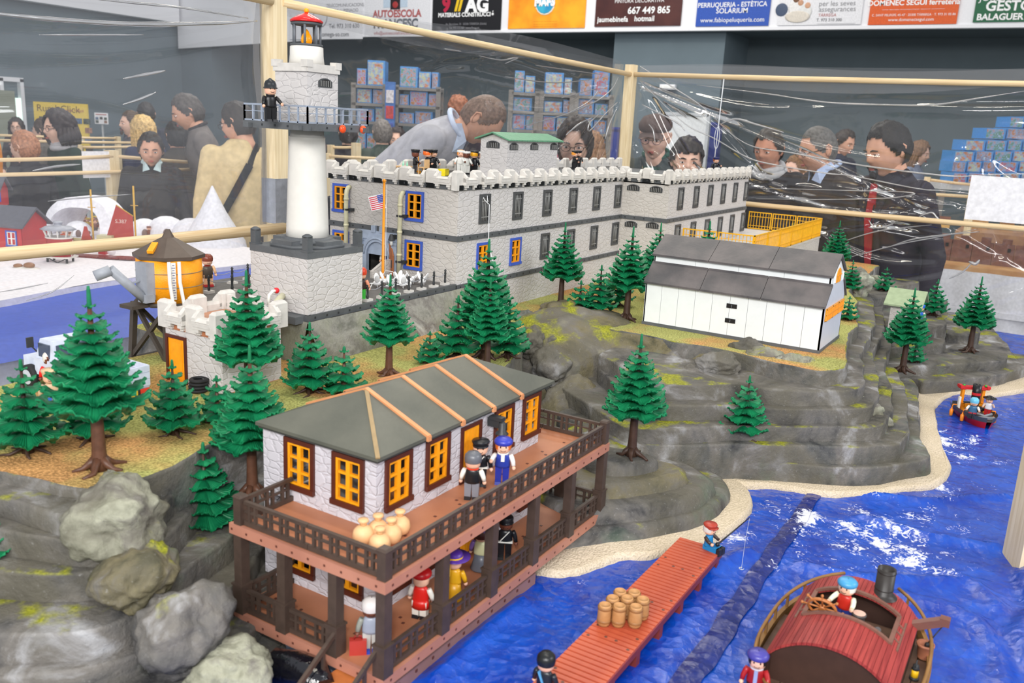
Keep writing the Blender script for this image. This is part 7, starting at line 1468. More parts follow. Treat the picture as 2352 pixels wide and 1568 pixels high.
MB().box(.2, -.9, 0, .8, .7, .2).build('keep', pm('fort_tan', (150, 110, 84), col2=(176, 136, 100), cs=12), f)
for k in range(9):
    t = thing('toy_hut', 'toy hut inside the far right fort, %s from the right' % ORD[k], 'toy building', (7.2+random.uniform(0, .5), -.9+.2*k, 1.04), random.random(), 'toy huts in the far right fort'); s = random.uniform(.04, .08); MB().box(-s, -s, 0, s, s, s*1.3).build('walls', tc(random.choice([(180, 140, 90), (120, 80, 66), (200, 196, 190), (210, 170, 100)])), t); MB().prism([(-s*1.2, s*1.3), (s*1.2, s*1.3), (0, s*2)], -s, s, 'y').build('roof', tc((110, 70, 54)), t)
# ================================================================== visitors
def cloth(c, k=0): return pm('cloth_%d_%d_%d' % tuple(c), c, rough=.85, var=.12, scale=25, spec=.15, bump=.25, bscale=90)
SK = [P('skin_light', (232, 188, 166), rough=.5, var=.05, scale=30), P('skin_warm', (216, 164, 138), rough=.5, var=.06, scale=30), P('skin_tan', (198, 140, 114), rough=.5, var=.06, scale=30)]
def hairm(c): return pm('hair_%d_%d_%d' % tuple(c), c, rough=.55, var=.3, scale=70, bump=.6, bscale=160)
EYEW = P('eye_white', (236, 232, 228), rough=.15); IRIS = P('iris_brown', (48, 30, 22), rough=.1); LIP = P('lip', (176, 98, 88), rough=.4)
RX, RY, RZ_ = .076, .094, .118
def hsurf(d, grow=0.):
    x, y, z = d; X, Y, Z = x*(RX+grow), y*(RY+grow), z*(RZ_+grow)
    if z < 0: X *= 1-.30*(-z)**1.6; 
    if z < -.2 and y < 0: Y *= 1-.04*(-z)
    if y > 0: Y *= 1.04+.05*math.sin(max(0, z+.3)); X *= 1+.05*max(0, z)*y
    if y < 0:
        g = lambda a, s: math.exp(-(a/s)**2)
        pn = max(0, 1-abs((z+.12)/.30))**.8 if z > -.12 else max(0, 1-abs((z+.12)/.17))
        Y -= .019*g(x, .14)*pn+.007*g(x, .28)*g(z+.20, .10)
        Y -= .0065*g(z-.20, .12)*g(x, .6)
        for s in (-1, 1): Y += .0105*g(x-s*.40, .20)*g(z-.05, .12); Y -= .006*g(x-s*.52, .2)*g(z+.22, .2)
        Y -= .007*g(x, .3)*g(z+.50, .13); Y += .006*g(x, .34)*g(z+.50, .035); Y -= .010*g(x, .28)*g(z+.86, .16); Y += .004*g(x, .4)*g(z+.66, .08)
    return Vector((X, Y, Z))
def head_mesh(skin):
    m = MB(); NU, NV = 56, 44; vs = []; fs = []
    for j in range(NV+1):
        ph = PI*j/NV
        for i in range(NU): th = 2*PI*i/NU; vs.append(tuple(hsurf((math.sin(ph)*math.sin(th), -math.sin(ph)*math.cos(th), math.cos(ph)))))
    for j in range(NV):
        for i in range(NU): fs.append((j*NU+i, (j+1)*NU+i, (j+1)*NU+(i+1) % NU, j*NU+(i+1) % NU))
    m.add(vs, fs, 0, True)
    m.tube([(0, .012, -.055), (0, .022, -.115), (0, .035, -.19)], [.056, .055, .066], 18)
    for s in (-1, 1):
        m.ell((s*.0745, .016, -.004), (.010, .018, .031)); m.tube([(s*.080, .002, .018), (s*.0865, .016, .028), (s*.087, .030, .014), (s*.083, .026, -.010), (s*.078, .012, -.028)], [.0038, .0045, .0045, .004, .0045], 8)
    return m.mesh('head', skin)
def hair_mesh(style, hm_):
    m = MB(); NU, NV = 60, 40; vs = {}; fs = []; r_ = random.Random(hash(style) % 999)
    def line(th):   # lowest z (unit) covered, th=0 is the face
        a = abs((th+PI) % (2*PI)-PI)
        if style == 'bald': return .62 if a < 1.25 else (.1 if a < 1.8 else -.45)
        if style == 'recede': return .66 if a < .75 else (.5-(a-.75)*.9 if a < 1.5 else (-.1 if a < 1.75 else -.5))
        if style == 'fringe': return .40+.05*math.sin(th*9) if a < .9 else (.05 if a < 1.4 else (-.05 if a < 1.75 else -.55))
        if style in ('long', 'bob', 'tied'): return .66 if a < .5 else (.5-(a-.5)*1.1 if a < 1.2 else -.75)
        return .62+.03*math.sin(th*7) if a < .8 else (.52-(a-.8)*1.05 if a < 1.35 else (-.12 if a < 1.75 else -.58))
    G = {'curly': .030, 'bob': .026, 'long': .022, 'tied': .016, 'recede': .005, 'bald': .005, 'fringe': .018}.get(style, .014)
    idx = {}
    def vid(i, j):
        i %= NU
        if (i, j) not in idx:
            ph = PI*j/NV; th = 2*PI*i/NU; d = (math.sin(ph)*math.sin(th), -math.sin(ph)*math.cos(th), math.cos(ph)); edge = (d[2]-line(th))
            g = G*min(1, .35+max(0, edge)*2.2); nz = noise.noise(Vector(d)*5+Vector((3, 0, 0)))*G*.5+noise.noise(Vector((d[0]*16, d[1]*16, d[2]*5)))*G*.35
            p = hsurf(d, g+nz+.001)
            if d[1] < 0 and edge < .4: p.y += .0
            idx[(i, j)] = len(m.v); m.v.append(tuple(p))
        return idx[(i, j)]
    for j in range(NV):
        for i in range(NU):
            z = math.cos(PI*(j+.5)/NV); th = 2*PI*(i+.5)/NU
            if z > line(th): m.f.append([vid(i, j), vid(i, j+1), vid(i+1, j+1), vid(i+1, j)]); m.mi.append(0); m.sm.append(True)
    if style == 'long':
        for k in range(16):
            a = 1.35+(2*PI-2.7)*k/15; p = hsurf((math.sin(a)*.95, -math.cos(a)*.95, -.3), .02); m.tube([p+Vector((0, 0, .05)), p+Vector((0, .006, -.03)), p*1.02+Vector((0, .012, -.10)), p*.98+Vector((0, .02, -.19))], [.014, .017, .016, .006], 8)
    if style == 'bob':
        for k in range(18):
            a = 1.2+(2*PI-2.4)*k/17; p = hsurf((math.sin(a)*.98, -math.cos(a)*.98, -.35), .022); m.tube([p+Vector((0, 0, .06)), p*1.08, p*1.02+Vector((0, .01, -.06))], [.018, .022, .012], 8)
    if style == 'tied': m.ell((0, .125, .0), (.035, .03, .04))
    o = m.mesh('hair', hm_); return o
_hm = {}
def person(label, px, py, D, face, top, hair=('short', (40, 30, 26)), skin=0, glasses=False, pants=(44, 46, 54), lean=0, nod=0, head_s=1., collar=None, shirt=None, beard=None, pants_hem=.93, female=False, cap=None, arms='down', group=None, extra=None, res=.014, stoop=0, mouth=LIP, turn=0):
    """px, py: where the eyes show; face: turn in degrees from facing the camera, + is towards picture left"""
    E = at_depth(px, py, D); base = math.atan2(-E.y, -E.x)-math.radians(face); rz = base+PI/2
    R3 = Matrix.Rotation(rz, 3, 'Z'); k = head_s
    # body joints for a 1.74 m adult, front is -Y
    L_ = math.radians(lean); piv = Vector((0, 0, .93)); RL = Matrix.Rotation(L_, 3, 'X')
    def J(x, y, z):
        p = Vector((x, y, z)); return piv+RL@(p-piv)*1. if z > .93 else p
    hc = J(0, -.03, 1.600); eye_l = hc+Matrix.Rotation(math.radians(turn), 3, 'Z')@Matrix.Rotation(math.radians(nod), 3, 'X')@Vector((0, -.08*k, .006*k))
    s = max(.6, min(1.12, E.z/eye_l.z)); 
    t = thing('person', label, 'person', (0, 0, 0), rz, group)
    off = R3@(eye_l*s); t.location = (E.x-off.x, E.y-off.y, E.z-eye_l.z*s); t.scale = (s,)*3
    hk = k/s if head_s < .99 else k/s
    # upper garment
    w = .9 if female else 1.
    m = MB(); secs = [(0, .0, .80, .165*(1.05 if female else 1), .115), (0, .0, .90, .172*(1.04 if female else 1), .118), (0, 0, 1.02, .155*w, .108), (0, -.002, 1.14, .155*w, .108), (0, -.004, 1.26, .172*w, .118), (0, .0, 1.37, .182*w, .112), (0, .006, 1.43, .155*w, .088), (0, .012, 1.475, .095*w, .068), (0, .008, 1.51, .062, .058)]
    NS = 22; vs = []
    for (x, y, z, a, b) in secs:
        for i in range(NS): th = 2*PI*i/NS; vs.append(tuple(J(a*math.cos(th), y+b*math.sin(th), z)))
    nS = len(secs); m.add(vs, [(j*NS+i, j*NS+(i+1) % NS, (j+1)*NS+(i+1) % NS, (j+1)*NS+i) for j in range(nS-1) for i in range(NS)]+[list(range(NS))[::-1], [(nS-1)*NS+i for i in range(NS)]], 0, True)
    hands = []
    for sd in (-1, 1):
        sh = J(sd*.165*w, .006, 1.41)
        if arms == 'fwd': el, wr = J(sd*.235, -.05, 1.14), J(sd*.16, -.30, 1.10)
        elif arms == 'cross': el, wr = J(sd*.235, -.03, 1.14), J(-sd*.04, -.20, 1.13)
        else: el, wr = J(sd*.235, .03, 1.13), J(sd*.245, -.04, .885)
        m.ell(sh, (.066*w, .066*w, .066*w)); m.tube([sh, sh.lerp(el, .5), el, el.lerp(wr, .5), wr], [.066*w, .057*w, .05*w, .045*w, .036], 12); hands.append((wr, (wr-el).normalized(), sd))
    b = m.build('body', cloth(top), t)
    md = b.modifiers.new('fuse', 'REMESH'); md.mode = 'VOXEL'; md.voxel_size = res; md.use_smooth_shade = True
    sm = b.modifiers.new('soften', 'SMOOTH'); sm.factor = .5; sm.iterations = 3
    # hands: palm, four fingers of unequal length and a thumb
    m = MB()
    for wr, d_, sd in hands:
        sdv = d_.cross(Vector((0, 0, 1))); sdv = sdv.normalized() if sdv.length > .1 else Vector((0, -1, 0)); nn = sdv.cross(d_).normalized()
        m.tube([wr-d_*.02, wr+d_*.03, wr+d_*.075], [.026, .034, .033], 10)
        for q in range(4):
            f0 = wr+d_*.075+sdv*(-.024+.016*q); ln = (.062, .072, .068, .054)[q]; m.tube([f0-d_*.01, f0+d_*ln*.45-nn*.006, f0+d_*ln*.8-nn*.02, f0+d_*ln-nn*.034], [.0092, .0088, .008, .0066], 7)
        f0 = wr+d_*.025-sdv*.028; m.tube([f0, f0+d_*.03-sdv*.022, f0+d_*.058-sdv*.028-nn*.01], [.0115, .0105, .008], 7)
    m.build('hands', SK[skin], t)
    m = MB()
    for sd in (-1, 1):
        m.tube([(sd*.085, 0, .93), (sd*.092, -.005, .72), (sd*.095, -.012, .48), (sd*.097, .0, .28), (sd*.098, .012, .07)], [.098, .09, .068, .06, .054], 12)
    m.lathe([(.1, .80), (.155, .84), (.15, .97)], 20, sy=.72); m.build('trousers', cloth(pants), t)
    m = MB()
    for sd in (-1, 1): m.ell((sd*.098, -.045, .036), (.046, .13, .036)).box(sd*.098-.044, -.16, 0, sd*.098+.044, .075, .018)
    m.build('shoes', P('shoe_dark', (40, 36, 34)), t)
    # head
    key = ('head', skin)
    if key not in _hm: _hm[key] = head_mesh(SK[skin])
    h = put('head', _hm[key], t); h.matrix_local = Matrix.Translation(hc)@RL.to_4x4().lerp(Matrix.Identity(4), .45)@Matrix.Rotation(math.radians(turn), 4, 'Z')@Matrix.Rotation(math.radians(nod), 4, 'X')@Matrix.Diagonal((hk, hk, hk, 1))
    for sd in (-1, 1):
        m = MB(); m.ell((sd*.0305, -.0795, .004), (.0135, .0105, .0065), 0, 12, 8).ell((sd*.0305, -.0885, .0035), (.0055, .003, .0058), 1, 10, 6); m.build('eye', [EYEW, IRIS], h)
        m = MB(); m.tube([(sd*.0165, -.0865, .009), (sd*.030, -.0915, .0122), (sd*.0445, -.082, .008)], [.0022, .0026, .002], 6).tube([(sd*.0165, -.0865, -.001), (sd*.030, -.0895, -.0035), (sd*.0445, -.082, 0)], [.0016, .002, .0016], 6); m.build('eyelid', SK[skin], h)
        MB().tube([(sd*.013, -.0965, .0225), (sd*.030, -.0975, .028), (sd*.0485, -.085, .0225)], [.0028, .0036, .002], 6).build('eyebrow', hairm(hair[1] if hair[0] != 'bald' else (60, 48, 42)), h)
    MB().ell((0, -.0945, -.0555), (.0215, .0065, .0034)).ell((0, -.0940, -.0625), (.0185, .0070, .0042)).build('lips', mouth, h)
    if hair[0]:
        hk_ = (hair[0], tuple(hair[1]))
        if hk_ not in _hm: _hm[hk_] = hair_mesh(hair[0], hairm(hair[1]))
        put('hair', _hm[hk_], h)
    if beard:
        m = MB(); m.tube([(-.028, -.088, -.062), (-.020, -.1005, -.047), (0, -.1035, -.044), (.020, -.1005, -.047), (.028, -.088, -.062)], [.003, .0045, .005, .0045, .003], 8)
        if beard != 'stubble': m.ell((0, -.0935, -.088), (.02, .012, .018)).tube([(-.028, -.088, -.062), (-.024, -.088, -.08), (0, -.096, -.098), (.024, -.088, -.08), (.028, -.088, -.062)], .004, 8)
        m.build('beard', hairm(beard if beard != 'stubble' else (60, 48, 42)), h)
    if glasses:
        m = MB()
        for sd in (-1, 1): m.tube([(sd*.032+.022*math.cos(a), -.1025+.006*abs(math.cos(a))*.5, .002+.0155*math.sin(a)) for a in np.linspace(0, 2*PI, 17)], .0014, 6).tube([(sd*.053, -.099, .006), (sd*.077, -.055, .008), (sd*.083, .012, .006)], .0017, 6)
        m.tube([(-.011, -.103, .006), (0, -.107, .008), (.011, -.103, .006)], .0014, 6); m.build('glasses', P('spectacle_frame', (38, 34, 36), rough=.25), h)
    if cap: m = MB(); m.lathe([(.086, .045), (.092, .058), (.092, .08), (.07, .112), (.03, .126), (.001, .128)], 24, (0, .006, 0), sy=1.2, cap=False); m.grid(lambda u, v: ((2*u-1)*.068, -.085-.06*v*math.sqrt(max(0, 1-(2*u-1)**2*.8)), (.055-.02*v-.02*(2*u-1)**2)), 14, 5); m.build('cap', cloth(cap), h)
    if collar:
        m = MB()
        for sd in (-1, 1): m.add([J(sd*.012, -.088, 1.455), J(sd*.066, -.07, 1.435), J(sd*.078, .02, 1.505), J(sd*.066, .0, 1.535), J(sd*.04, -.066, 1.505)], [(0, 1, 2, 3, 4)], 0)
        m.tube([J(.07*math.cos(a), .014+.064*math.sin(a), 1.505+.012*math.sin(a)) for a in np.linspace(-1.2, PI+1.2, 18)], .011, 8)
        if collar == 'scarf': m = MB(); [m.tube([J((.074+.01*q)*math.cos(a), .0+(.07+.01*q)*math.sin(a), 1.49-.028*q+.014*math.sin(a)) for a in np.linspace(0, 2*PI, 24)], .024, 8) for q in range(2)]
        m.build('scarf' if collar == 'scarf' else 'collar', cloth(shirt or (214, 220, 236)), t)
    elif shirt:
        m = MB(); m.add([J(-.05, -.098, 1.46), J(.05, -.098, 1.46), J(.03, -.122, 1.36), J(0, -.128, 1.26), J(-.03, -.122, 1.36)], [(0, 1, 2, 3, 4)]); m.tube([J(.068*math.cos(a), .012+.06*math.sin(a), 1.502+.012*math.sin(a)) for a in np.linspace(0, 2*PI, 20)], .012, 8); m.build('shirt', cloth(shirt), t)
    if extra: extra(t, J, h)
    return t
def bag_strap(t, J, h): 
    P_ = [J(-.10, .06, 1.475), J(-.04, .125, 1.36), J(.06, .13, 1.18), (.16, .10, 1.0), (.185, .03, .93)]; m = MB()
    for a, b in zip(P_, P_[1:]): m.bar(a, b, .010, .045)
    m.build('shoulder_strap', cloth((36, 38, 42)), t); MB().cb(.20, .0, .86, .05, .2, .16).build('shoulder_bag', cloth((36, 38, 42)), t)
def jacket_open(c):
    def f(t, J, h):
        m = MB()
        m.add([J(-.02, -.10, 1.46), J(.025, -.10, 1.46), J(.03, -.130, 1.30), J(.024, -.135, 1.12), (.02, -.135, .95), (-.02, -.135, .95), J(-.024, -.135, 1.12), J(-.03, -.130, 1.30)], [(0, 1, 2, 3, 4, 5, 6, 7)]); m.build('shirt_front', cloth(c), t)
        m = MB()
        for sd in (-1, 1): m.tube([J(sd*.075, .02, 1.50), J(sd*.07, -.06, 1.465), J(sd*.05, -.125, 1.34), (sd*.05, -.135, .98)], [.02, .018, .014, .012], 8)
        m.build('lapels', cloth((50, 48, 58)), t)
    return f
def badge(t, J, h):
    m = MB(); a, b = J(.155, -.075, 1.33), J(.10, -.115, 1.24)
    m.ell(J(.165, -.04, 1.32), (.02, .035, .045)); m.build('arm_badge', cloth((52, 60, 84)), t)
# --- those bending over the table
person('balding man in pale grey sweater bending over the prison from behind', 1148, 292, 4.05, -80, (180, 180, 188), ('recede', (122, 100, 88)), 1, lean=52, nod=22, collar='shirt', shirt=(206, 220, 244), beard='stubble', arms='fwd', extra=badge)
person('woman in dark-rimmed glasses behind the roof hut', 1316, 330, 4.2, 6, (70, 62, 70), ('tied', (40, 28, 26)), 0, glasses=True, female=True, lean=18, nod=2)
person('man in brown cap and glasses bending behind the middle post', 1497, 316, 4.8, 12, (60, 70, 72), (None, (60, 44, 36)), 0, glasses=True, lean=16, nod=4, cap=(92, 78, 76), shirt=(44, 84, 74))
person('small dark-haired boy peeping over the wing parapet', 1580, 372, 4.25, -6, (44, 44, 48), ('fringe', (34, 26, 24)), 0, head_s=.9, nod=6)
person('grey-haired smiling man in dark sweater right of the boy', 1752, 345, 5.2, 24, (52, 50, 54), ('short', (58, 52, 48)), 2, lean=10, nod=6, collar='scarf', shirt=(196, 196, 198))
person('grey-haired man in glasses and dark jacket over a pale blue shirt', 1846, 345, 4.6, 62, (62, 56, 56), ('recede', (96, 94, 92)), 1, glasses=True, lean=14, nod=8, collar='shirt', shirt=(186, 204, 238))
person('black-haired man with goatee and black jacket over a red shirt at the far right', 2003, 350, 3.95, 52, (50, 46, 56), ('short', (26, 22, 22)), 1, lean=10, nod=14, beard=(30, 24, 24), extra=jacket_open((178, 40, 52)), pants=(36, 36, 44))
person('blond toddler behind the gentleman with glasses, in green stripes', 1812, 392, 6.0, 40, (132, 140, 70), ('short', (120, 84, 50)), 0, head_s=.85)
# --- left side, beyond the arctic table
person('man in beige coat with a black shoulder strap seen from behind', 520, 287, 5.2, 172, (212, 190, 146), ('short', (44, 36, 32)), 1, glasses=True, lean=2, nod=12, turn=48, pants=(40, 44, 62), extra=bag_strap)
person('grey-haired man in grey jacket looking down, in profile', 402, 262, 6.0, 88, (112, 106, 104), ('short', (76, 70, 68)), 1, lean=14, nod=14, shirt=(50, 46, 48))
person('curly dark-haired woman in glasses with a grey scarf at left', 112, 295, 6.2, 62, (44, 60, 54), ('bob', (44, 32, 34)), 0, glasses=True, female=True, collar='scarf', shirt=(186, 184, 188), nod=4)
person('dark-haired boy looking down behind the igloos', 346, 348, 5.7, 2, (56, 54, 56), ('short', (32, 26, 24)), 1, head_s=.92, nod=10, collar='shirt', shirt=(196, 216, 220))
person('bearded man in grey hooded jacket in the background, left of the blonde woman', 283, 283, 8.6, 70, (92, 94, 102), ('short', (70, 52, 42)), 0, beard=(80, 58, 46), res=.02)
person('blonde long-haired woman in navy padded jacket seen from behind', 318, 300, 7.4, 150, (44, 50, 82), ('long', (214, 180, 120)), 0, female=True, res=.02)
person('man in navy jacket with yellow panel seen from behind', 334, 262, 9.2, 175, (48, 52, 66), ('short', (36, 30, 28)), 1, res=.02, extra=lambda t, J, h: MB().cb(0, .125, 1.22, .24, .02, .22).build('back_panel', cloth((236, 214, 40)), t))
person('dark-haired person in brown jacket between the two men at left', 398, 312, 7.2, 160, (66, 60, 56), ('short', (30, 26, 26)), 1, res=.02)
person('red-haired child at the far left by the orange coat', 38, 338, 5.8, 130, (46, 44, 50), ('short', (170, 116, 84)), 0, head_s=.9)
person('visitor in a bright orange coat cut off by the left frame edge', -78, 262, 6.4, 90, (240, 150, 50), ('short', (60, 44, 36)), 0)
person('woman in glasses with headscarf far back at the left edge', 36, 293, 11.5, 10, (70, 62, 66), ('long', (50, 40, 38)), 0, glasses=True, female=True, res=.025)
person('person in grey behind the curly-haired woman', 84, 300, 8.6, 120, (96, 92, 88), ('short', (70, 56, 48)), 0, res=.02)
# --- middle and right background
person('curly auburn-haired woman far behind the leaning man', 1042, 252, 8.6, 150, (44, 34, 44), ('curly', (150, 92, 64)), 0, female=True, res=.02)
person('dark-haired woman in purple top far behind the roof guards', 910, 322, 8.9, 4, (92, 60, 84), ('long', (44, 32, 32)), 0, female=True, res=.025)
person('man in dark green jacket far back seen from behind', 872, 306, 7.9, 165, (58, 72, 66), ('short', (110, 104, 100)), 0, res=.025)
person('visitor in black jacket far back left of the green jacket', 796, 308, 8.2, 170, (40, 38, 44), ('short', (44, 36, 34)), 0, res=.025)
person('man in navy polo shirt far back behind the glasses', 1955, 334, 8.2, -55, (40, 46, 66), ('short', (50, 40, 36)), 1, nod=16, arms='fwd', res=.02)
person('brown-haired woman in pale jacket far back at right', 2128, 356, 9.0, -70, (140, 150, 172), ('long', (120, 90, 66)), 0, female=True, nod=10, res=.025)
person('woman with brown hair far back behind the woman in glasses', 1342, 342, 6.4, 150, (90, 70, 60), ('bob', (140, 104, 76)), 0, female=True, res=.02)
# ================================================================== enclosure: pine posts, dowel rails, clear crinkled film
FY, FX = 1.85, 4.05
def post(name_lab, x, y, w, z0, z1, d=None):
    t = thing('wooden_post', name_lab, 'post', (x, y, z0)); d = d or w
    MB().box(-w/2, -d/2, 0, w/2, d/2, z1-z0).build('timber', M_pine, t); MB().lathe([(.009, 0), (.009, .001)], 12, (0, 0, z1-z0)).build('dowel_plug', M_dowx, t); return t
lp = on_y(634, 522, FY); pl_ = post('pale pine post behind the lighthouse, wrapped in silver tape', lp.x+.02, FY+.02, .05, .815, 2.05)
mid = post('pale pine post in the middle, at the corner of the clear film', FX+.01, FY+.005, .046, .815, 1.93)
MB().box(-.0265, -.0265, on_y(640, 512, FY).z-.815, .0265, .0265, on_y(640, 410, FY).z-.815).build('silver_tape', P('tape_silver', (176, 180, 188), rough=.3, metal=.5, bump=.6, bscale=40), pl_)
rpn = post('pale upright board cut off by the right frame edge', 1.738, -.056, .075, .80, 1.6, .045); rpn.rotation_euler = (0, 0, .4)
MB().box(-.05, -.05, 0, .06, .03, .02).build('foot_block', P('foam_white', (236, 236, 238)), rpn)
def rail(a, b, label, mat, r=.0115):
    m = MB(); a, b = Vector(a), Vector(b); m.tube([a, a.lerp(b, .33)-Vector((0, 0, .003)), a.lerp(b, .66)-Vector((0, 0, .003)), b], r, 12); return tag(m.build('dowel_rail', mat), label, 'rail')
zu, zlw = 1.885, 1.308
rail((lp.x+.03, FY, on_y(660, 8, FY).z), (FX-.01, FY, zu), 'wooden dowel rail sloping from the lighthouse post to the middle post, top', M_dowx)
rail((.2, FY, 1.915), (lp.x-.005, FY, 1.905), 'upper wooden dowel rail left of the lighthouse post', M_dowx)
rail((.35, FY-.01, 1.312), (lp.x+.02, FY-.01, 1.307), 'lower wooden dowel rail passing behind the water tank', M_dowx, .0145)
rail((FX, FY-.02, zu), (FX, -.3, 1.874), 'upper wooden dowel rail right of the middle post', M_dowy)
rail((FX, FY-.03, 1.325), (FX, -.3, 1.324), 'lower wooden dowel rail right of the fort wing', M_dowy)
# ---- the film
def film_mat(name, haze=.02, tint=(235, 238, 245), spec=.06):
    m = bpy.data.materials.new(name); m.use_nodes = True; nt = m.node_tree; n = nt.nodes; L = nt.links; n.clear()
    out = n.new('ShaderNodeOutputMaterial'); tr = n.new('ShaderNodeBsdfTransparent'); gl = n.new('ShaderNodeBsdfGlossy'); gl.inputs['Roughness'].default_value = .06; df = n.new('ShaderNodeBsdfTranslucent'); df.inputs['Color'].default_value = lin(tint); d2 = n.new('ShaderNodeBsdfDiffuse'); d2.inputs['Color'].default_value = lin(tint)
    geo = n.new('ShaderNodeNewGeometry'); nz = n.new('ShaderNodeTexNoise'); nz.inputs['Scale'].default_value = 5; nz.inputs['Detail'].default_value = 2; nz.inputs['Distortion'].default_value = 1.2; L.new(geo.outputs['Position'], nz.inputs['Vector'])
    bp = n.new('ShaderNodeBump'); bp.inputs['Strength'].default_value = .12; bp.inputs['Distance'].default_value = .03; L.new(nz.outputs['Fac'], bp.inputs['Height']); L.new(bp.outputs['Normal'], gl.inputs['Normal'])
    fr_ = n.new('ShaderNodeFresnel'); fr_.inputs['IOR'].default_value = 1.5; L.new(bp.outputs['Normal'], fr_.inputs['Normal'])
    ad = n.new('ShaderNodeMath'); ad.operation = 'MULTIPLY_ADD'; ad.use_clamp = True; ad.inputs[1].default_value = 1.1; ad.inputs[2].default_value = spec-.04; L.new(fr_.outputs[0], ad.inputs[0])
    m0 = n.new('ShaderNodeMixShader'); m0.inputs[0].default_value = .5; L.new(df.outputs[0], m0.inputs[1]); L.new(d2.outputs[0], m0.inputs[2])
    m1 = n.new('ShaderNodeMixShader'); m1.inputs[0].default_value = haze; L.new(tr.outputs[0], m1.inputs[1]); L.new(m0.outputs[0], m1.inputs[2])
    m2 = n.new('ShaderNodeMixShader'); L.new(ad.outputs[0], m2.inputs[0]); L.new(m1.outputs[0], m2.inputs[1]); L.new(gl.outputs[0], m2.inputs[2]); L.new(m2.outputs[0], out.inputs['Surface']); return m
M_film = film_mat('clear_film', .035); M_film2 = film_mat('clear_film_hazy', .10)
def crease(d, w): return math.exp(-abs(d)/w)
def film(label, a0, a1, axis, const, z0, z1, creases, mat, seed, nu=260, nv=150, sag=.012):
    """creases: (s0, z0, s1, z1, height, width) straight ridges pulled tight in the sheet"""
    A0 = np.linspace(a0, a1, nu); Z0 = np.linspace(z0, z1, nv); S_, Z_ = np.meshgrid(A0, Z0); h = np.zeros_like(S_)
    for (s0, q0, s1, q1, hh, w) in creases:
        dx, dz = s1-s0, q1-q0; L_ = math.hypot(dx, dz); t_ = ((S_-s0)*dx+(Z_-q0)*dz)/L_**2; tt = np.clip(t_, 0, 1)
        bend = .10*L_*np.sin(PI*tt)*np.sin(s0*17+q1*29)
        d = ((S_-s0)*-dz+(Z_-q0)*dx)/L_+bend; fade = np.sin(PI*np.clip(t_*.92+.06, 0, 1))**.6
        h += hh*fade*np.exp(-(d/w)**2)-hh*.5*fade*np.exp(-((d-w*2)/(w*1.6))**2)
    vs = []
    for j in range(nv):
        for i in range(nu):
            s, z = S_[j, i], Z_[j, i]; q = h[j, i]+noise.noise(Vector((s*1.3, z*3.0, seed)))*sag+noise.noise(Vector((s*3.5, z*9, seed+9)))*sag*.3
            vs.append((s, const+q, z) if axis == 'x' else (const+q, s, z))
    m = MB(); m.add(vs, [(j*nu+i, j*nu+i+1, (j+1)*nu+i+1, (j+1)*nu+i) for j in range(nv-1) for i in range(nu-1)], 0, True)
    return tag(m.build('clear_film', mat, recalc=False), label, 'plastic film')
r_ = random.Random(3)
def fan(px_, z_, n_, spread, L0, L1, hh, w):
    out = []
    for k in range(n_):
        a = spread[0]+(spread[1]-spread[0])*(k+.5*r_.random())/n_; l = r_.uniform(L0, L1); o = r_.uniform(.02, .12); out.append((px_+o*math.cos(a), z_+o*math.sin(a), px_+l*math.cos(a), z_+l*math.sin(a), hh*r_.uniform(.5, 1.3), w*r_.uniform(.6, 1.6)))
    return out
# back panel between lighthouse post and middle post
cr1 = fan(FX-.05, 1.80, 9, (PI*1.02, PI*1.42), .5, 1.6, .010, .016)+fan(FX-.03, 1.55, 5, (PI*1.15, PI*1.5), .25, .6, .009, .012)+[(2.3, 1.84, 3.6, 1.79, .010, .02), (2.5, 1.78, 3.7, 1.74, .008, .016), (2.1, 1.66, 3.4, 1.76, .008, .014)]
F1 = film('clear crinkled film stretched between the lighthouse post and the middle post', lp.x+.03, FX-.02, 'x', FY+.03, .82, 1.93, cr1, M_film, 1)
cr2 = [(.3, 1.80, 1.7, 1.86, .012, .02), (.4, 1.74, 1.74, 1.80, .010, .018), (.3, 1.62, 1.6, 1.60, .007, .02), (.6, 1.50, 1.5, 1.56, .007, .012), (.5, 1.38, 1.7, 1.42, .006, .02), (.8, 1.22, 1.3, 1.26, .006, .012)]
F2 = film('hazy clear film left of the lighthouse post over the arctic scene', .1, lp.x-.01, 'x', FY+.03, .82, 2.02, cr2, M_film2, 4)
cr3 = fan(FX and 1.80, 1.84, 8, (PI*1.03, PI*1.32), .6, 1.9, .011, .012)+fan(1.83, 1.6, 5, (PI*1.1, PI*1.4), .3, .9, .009, .012)+[(1.7, 1.86, .75, 1.80, .012, .018), (.75, 1.80, -.2, 1.84, .012, .018), (1.5, 1.52, .1, 1.44, .012, .010), (1.55, 1.46, .0, 1.36, .012, .010), (1.4, 1.36, .65, 1.38, .01, .010), (1.4, 1.33, .65, 1.36, .01, .010), (1.2, 1.10, .3, 1.28, .012, .012), (1.1, 1.05, .1, 1.24, .012, .012), (.75, 1.34, .35, 1.27, .014, .016), (.9, 1.25, .4, 1.16, .012, .012), (.3, 1.0, .05, 1.12, .012, .015)]+fan(.32, 1.62, 6, (PI*1.1, PI*1.9), .15, .45, .012, .016)+fan(.72, 1.22, 6, (0, 2*PI), .12, .35, .01, .012)
F3 = film('clear crinkled film right of the middle post in front of the onlookers', -.45, FX and 1.83, 'y', FX+.03, .82, 1.93, cr3, M_film, 7, 300, 170)
M_flap = film_mat('film_flap', .16, (190, 190, 194))
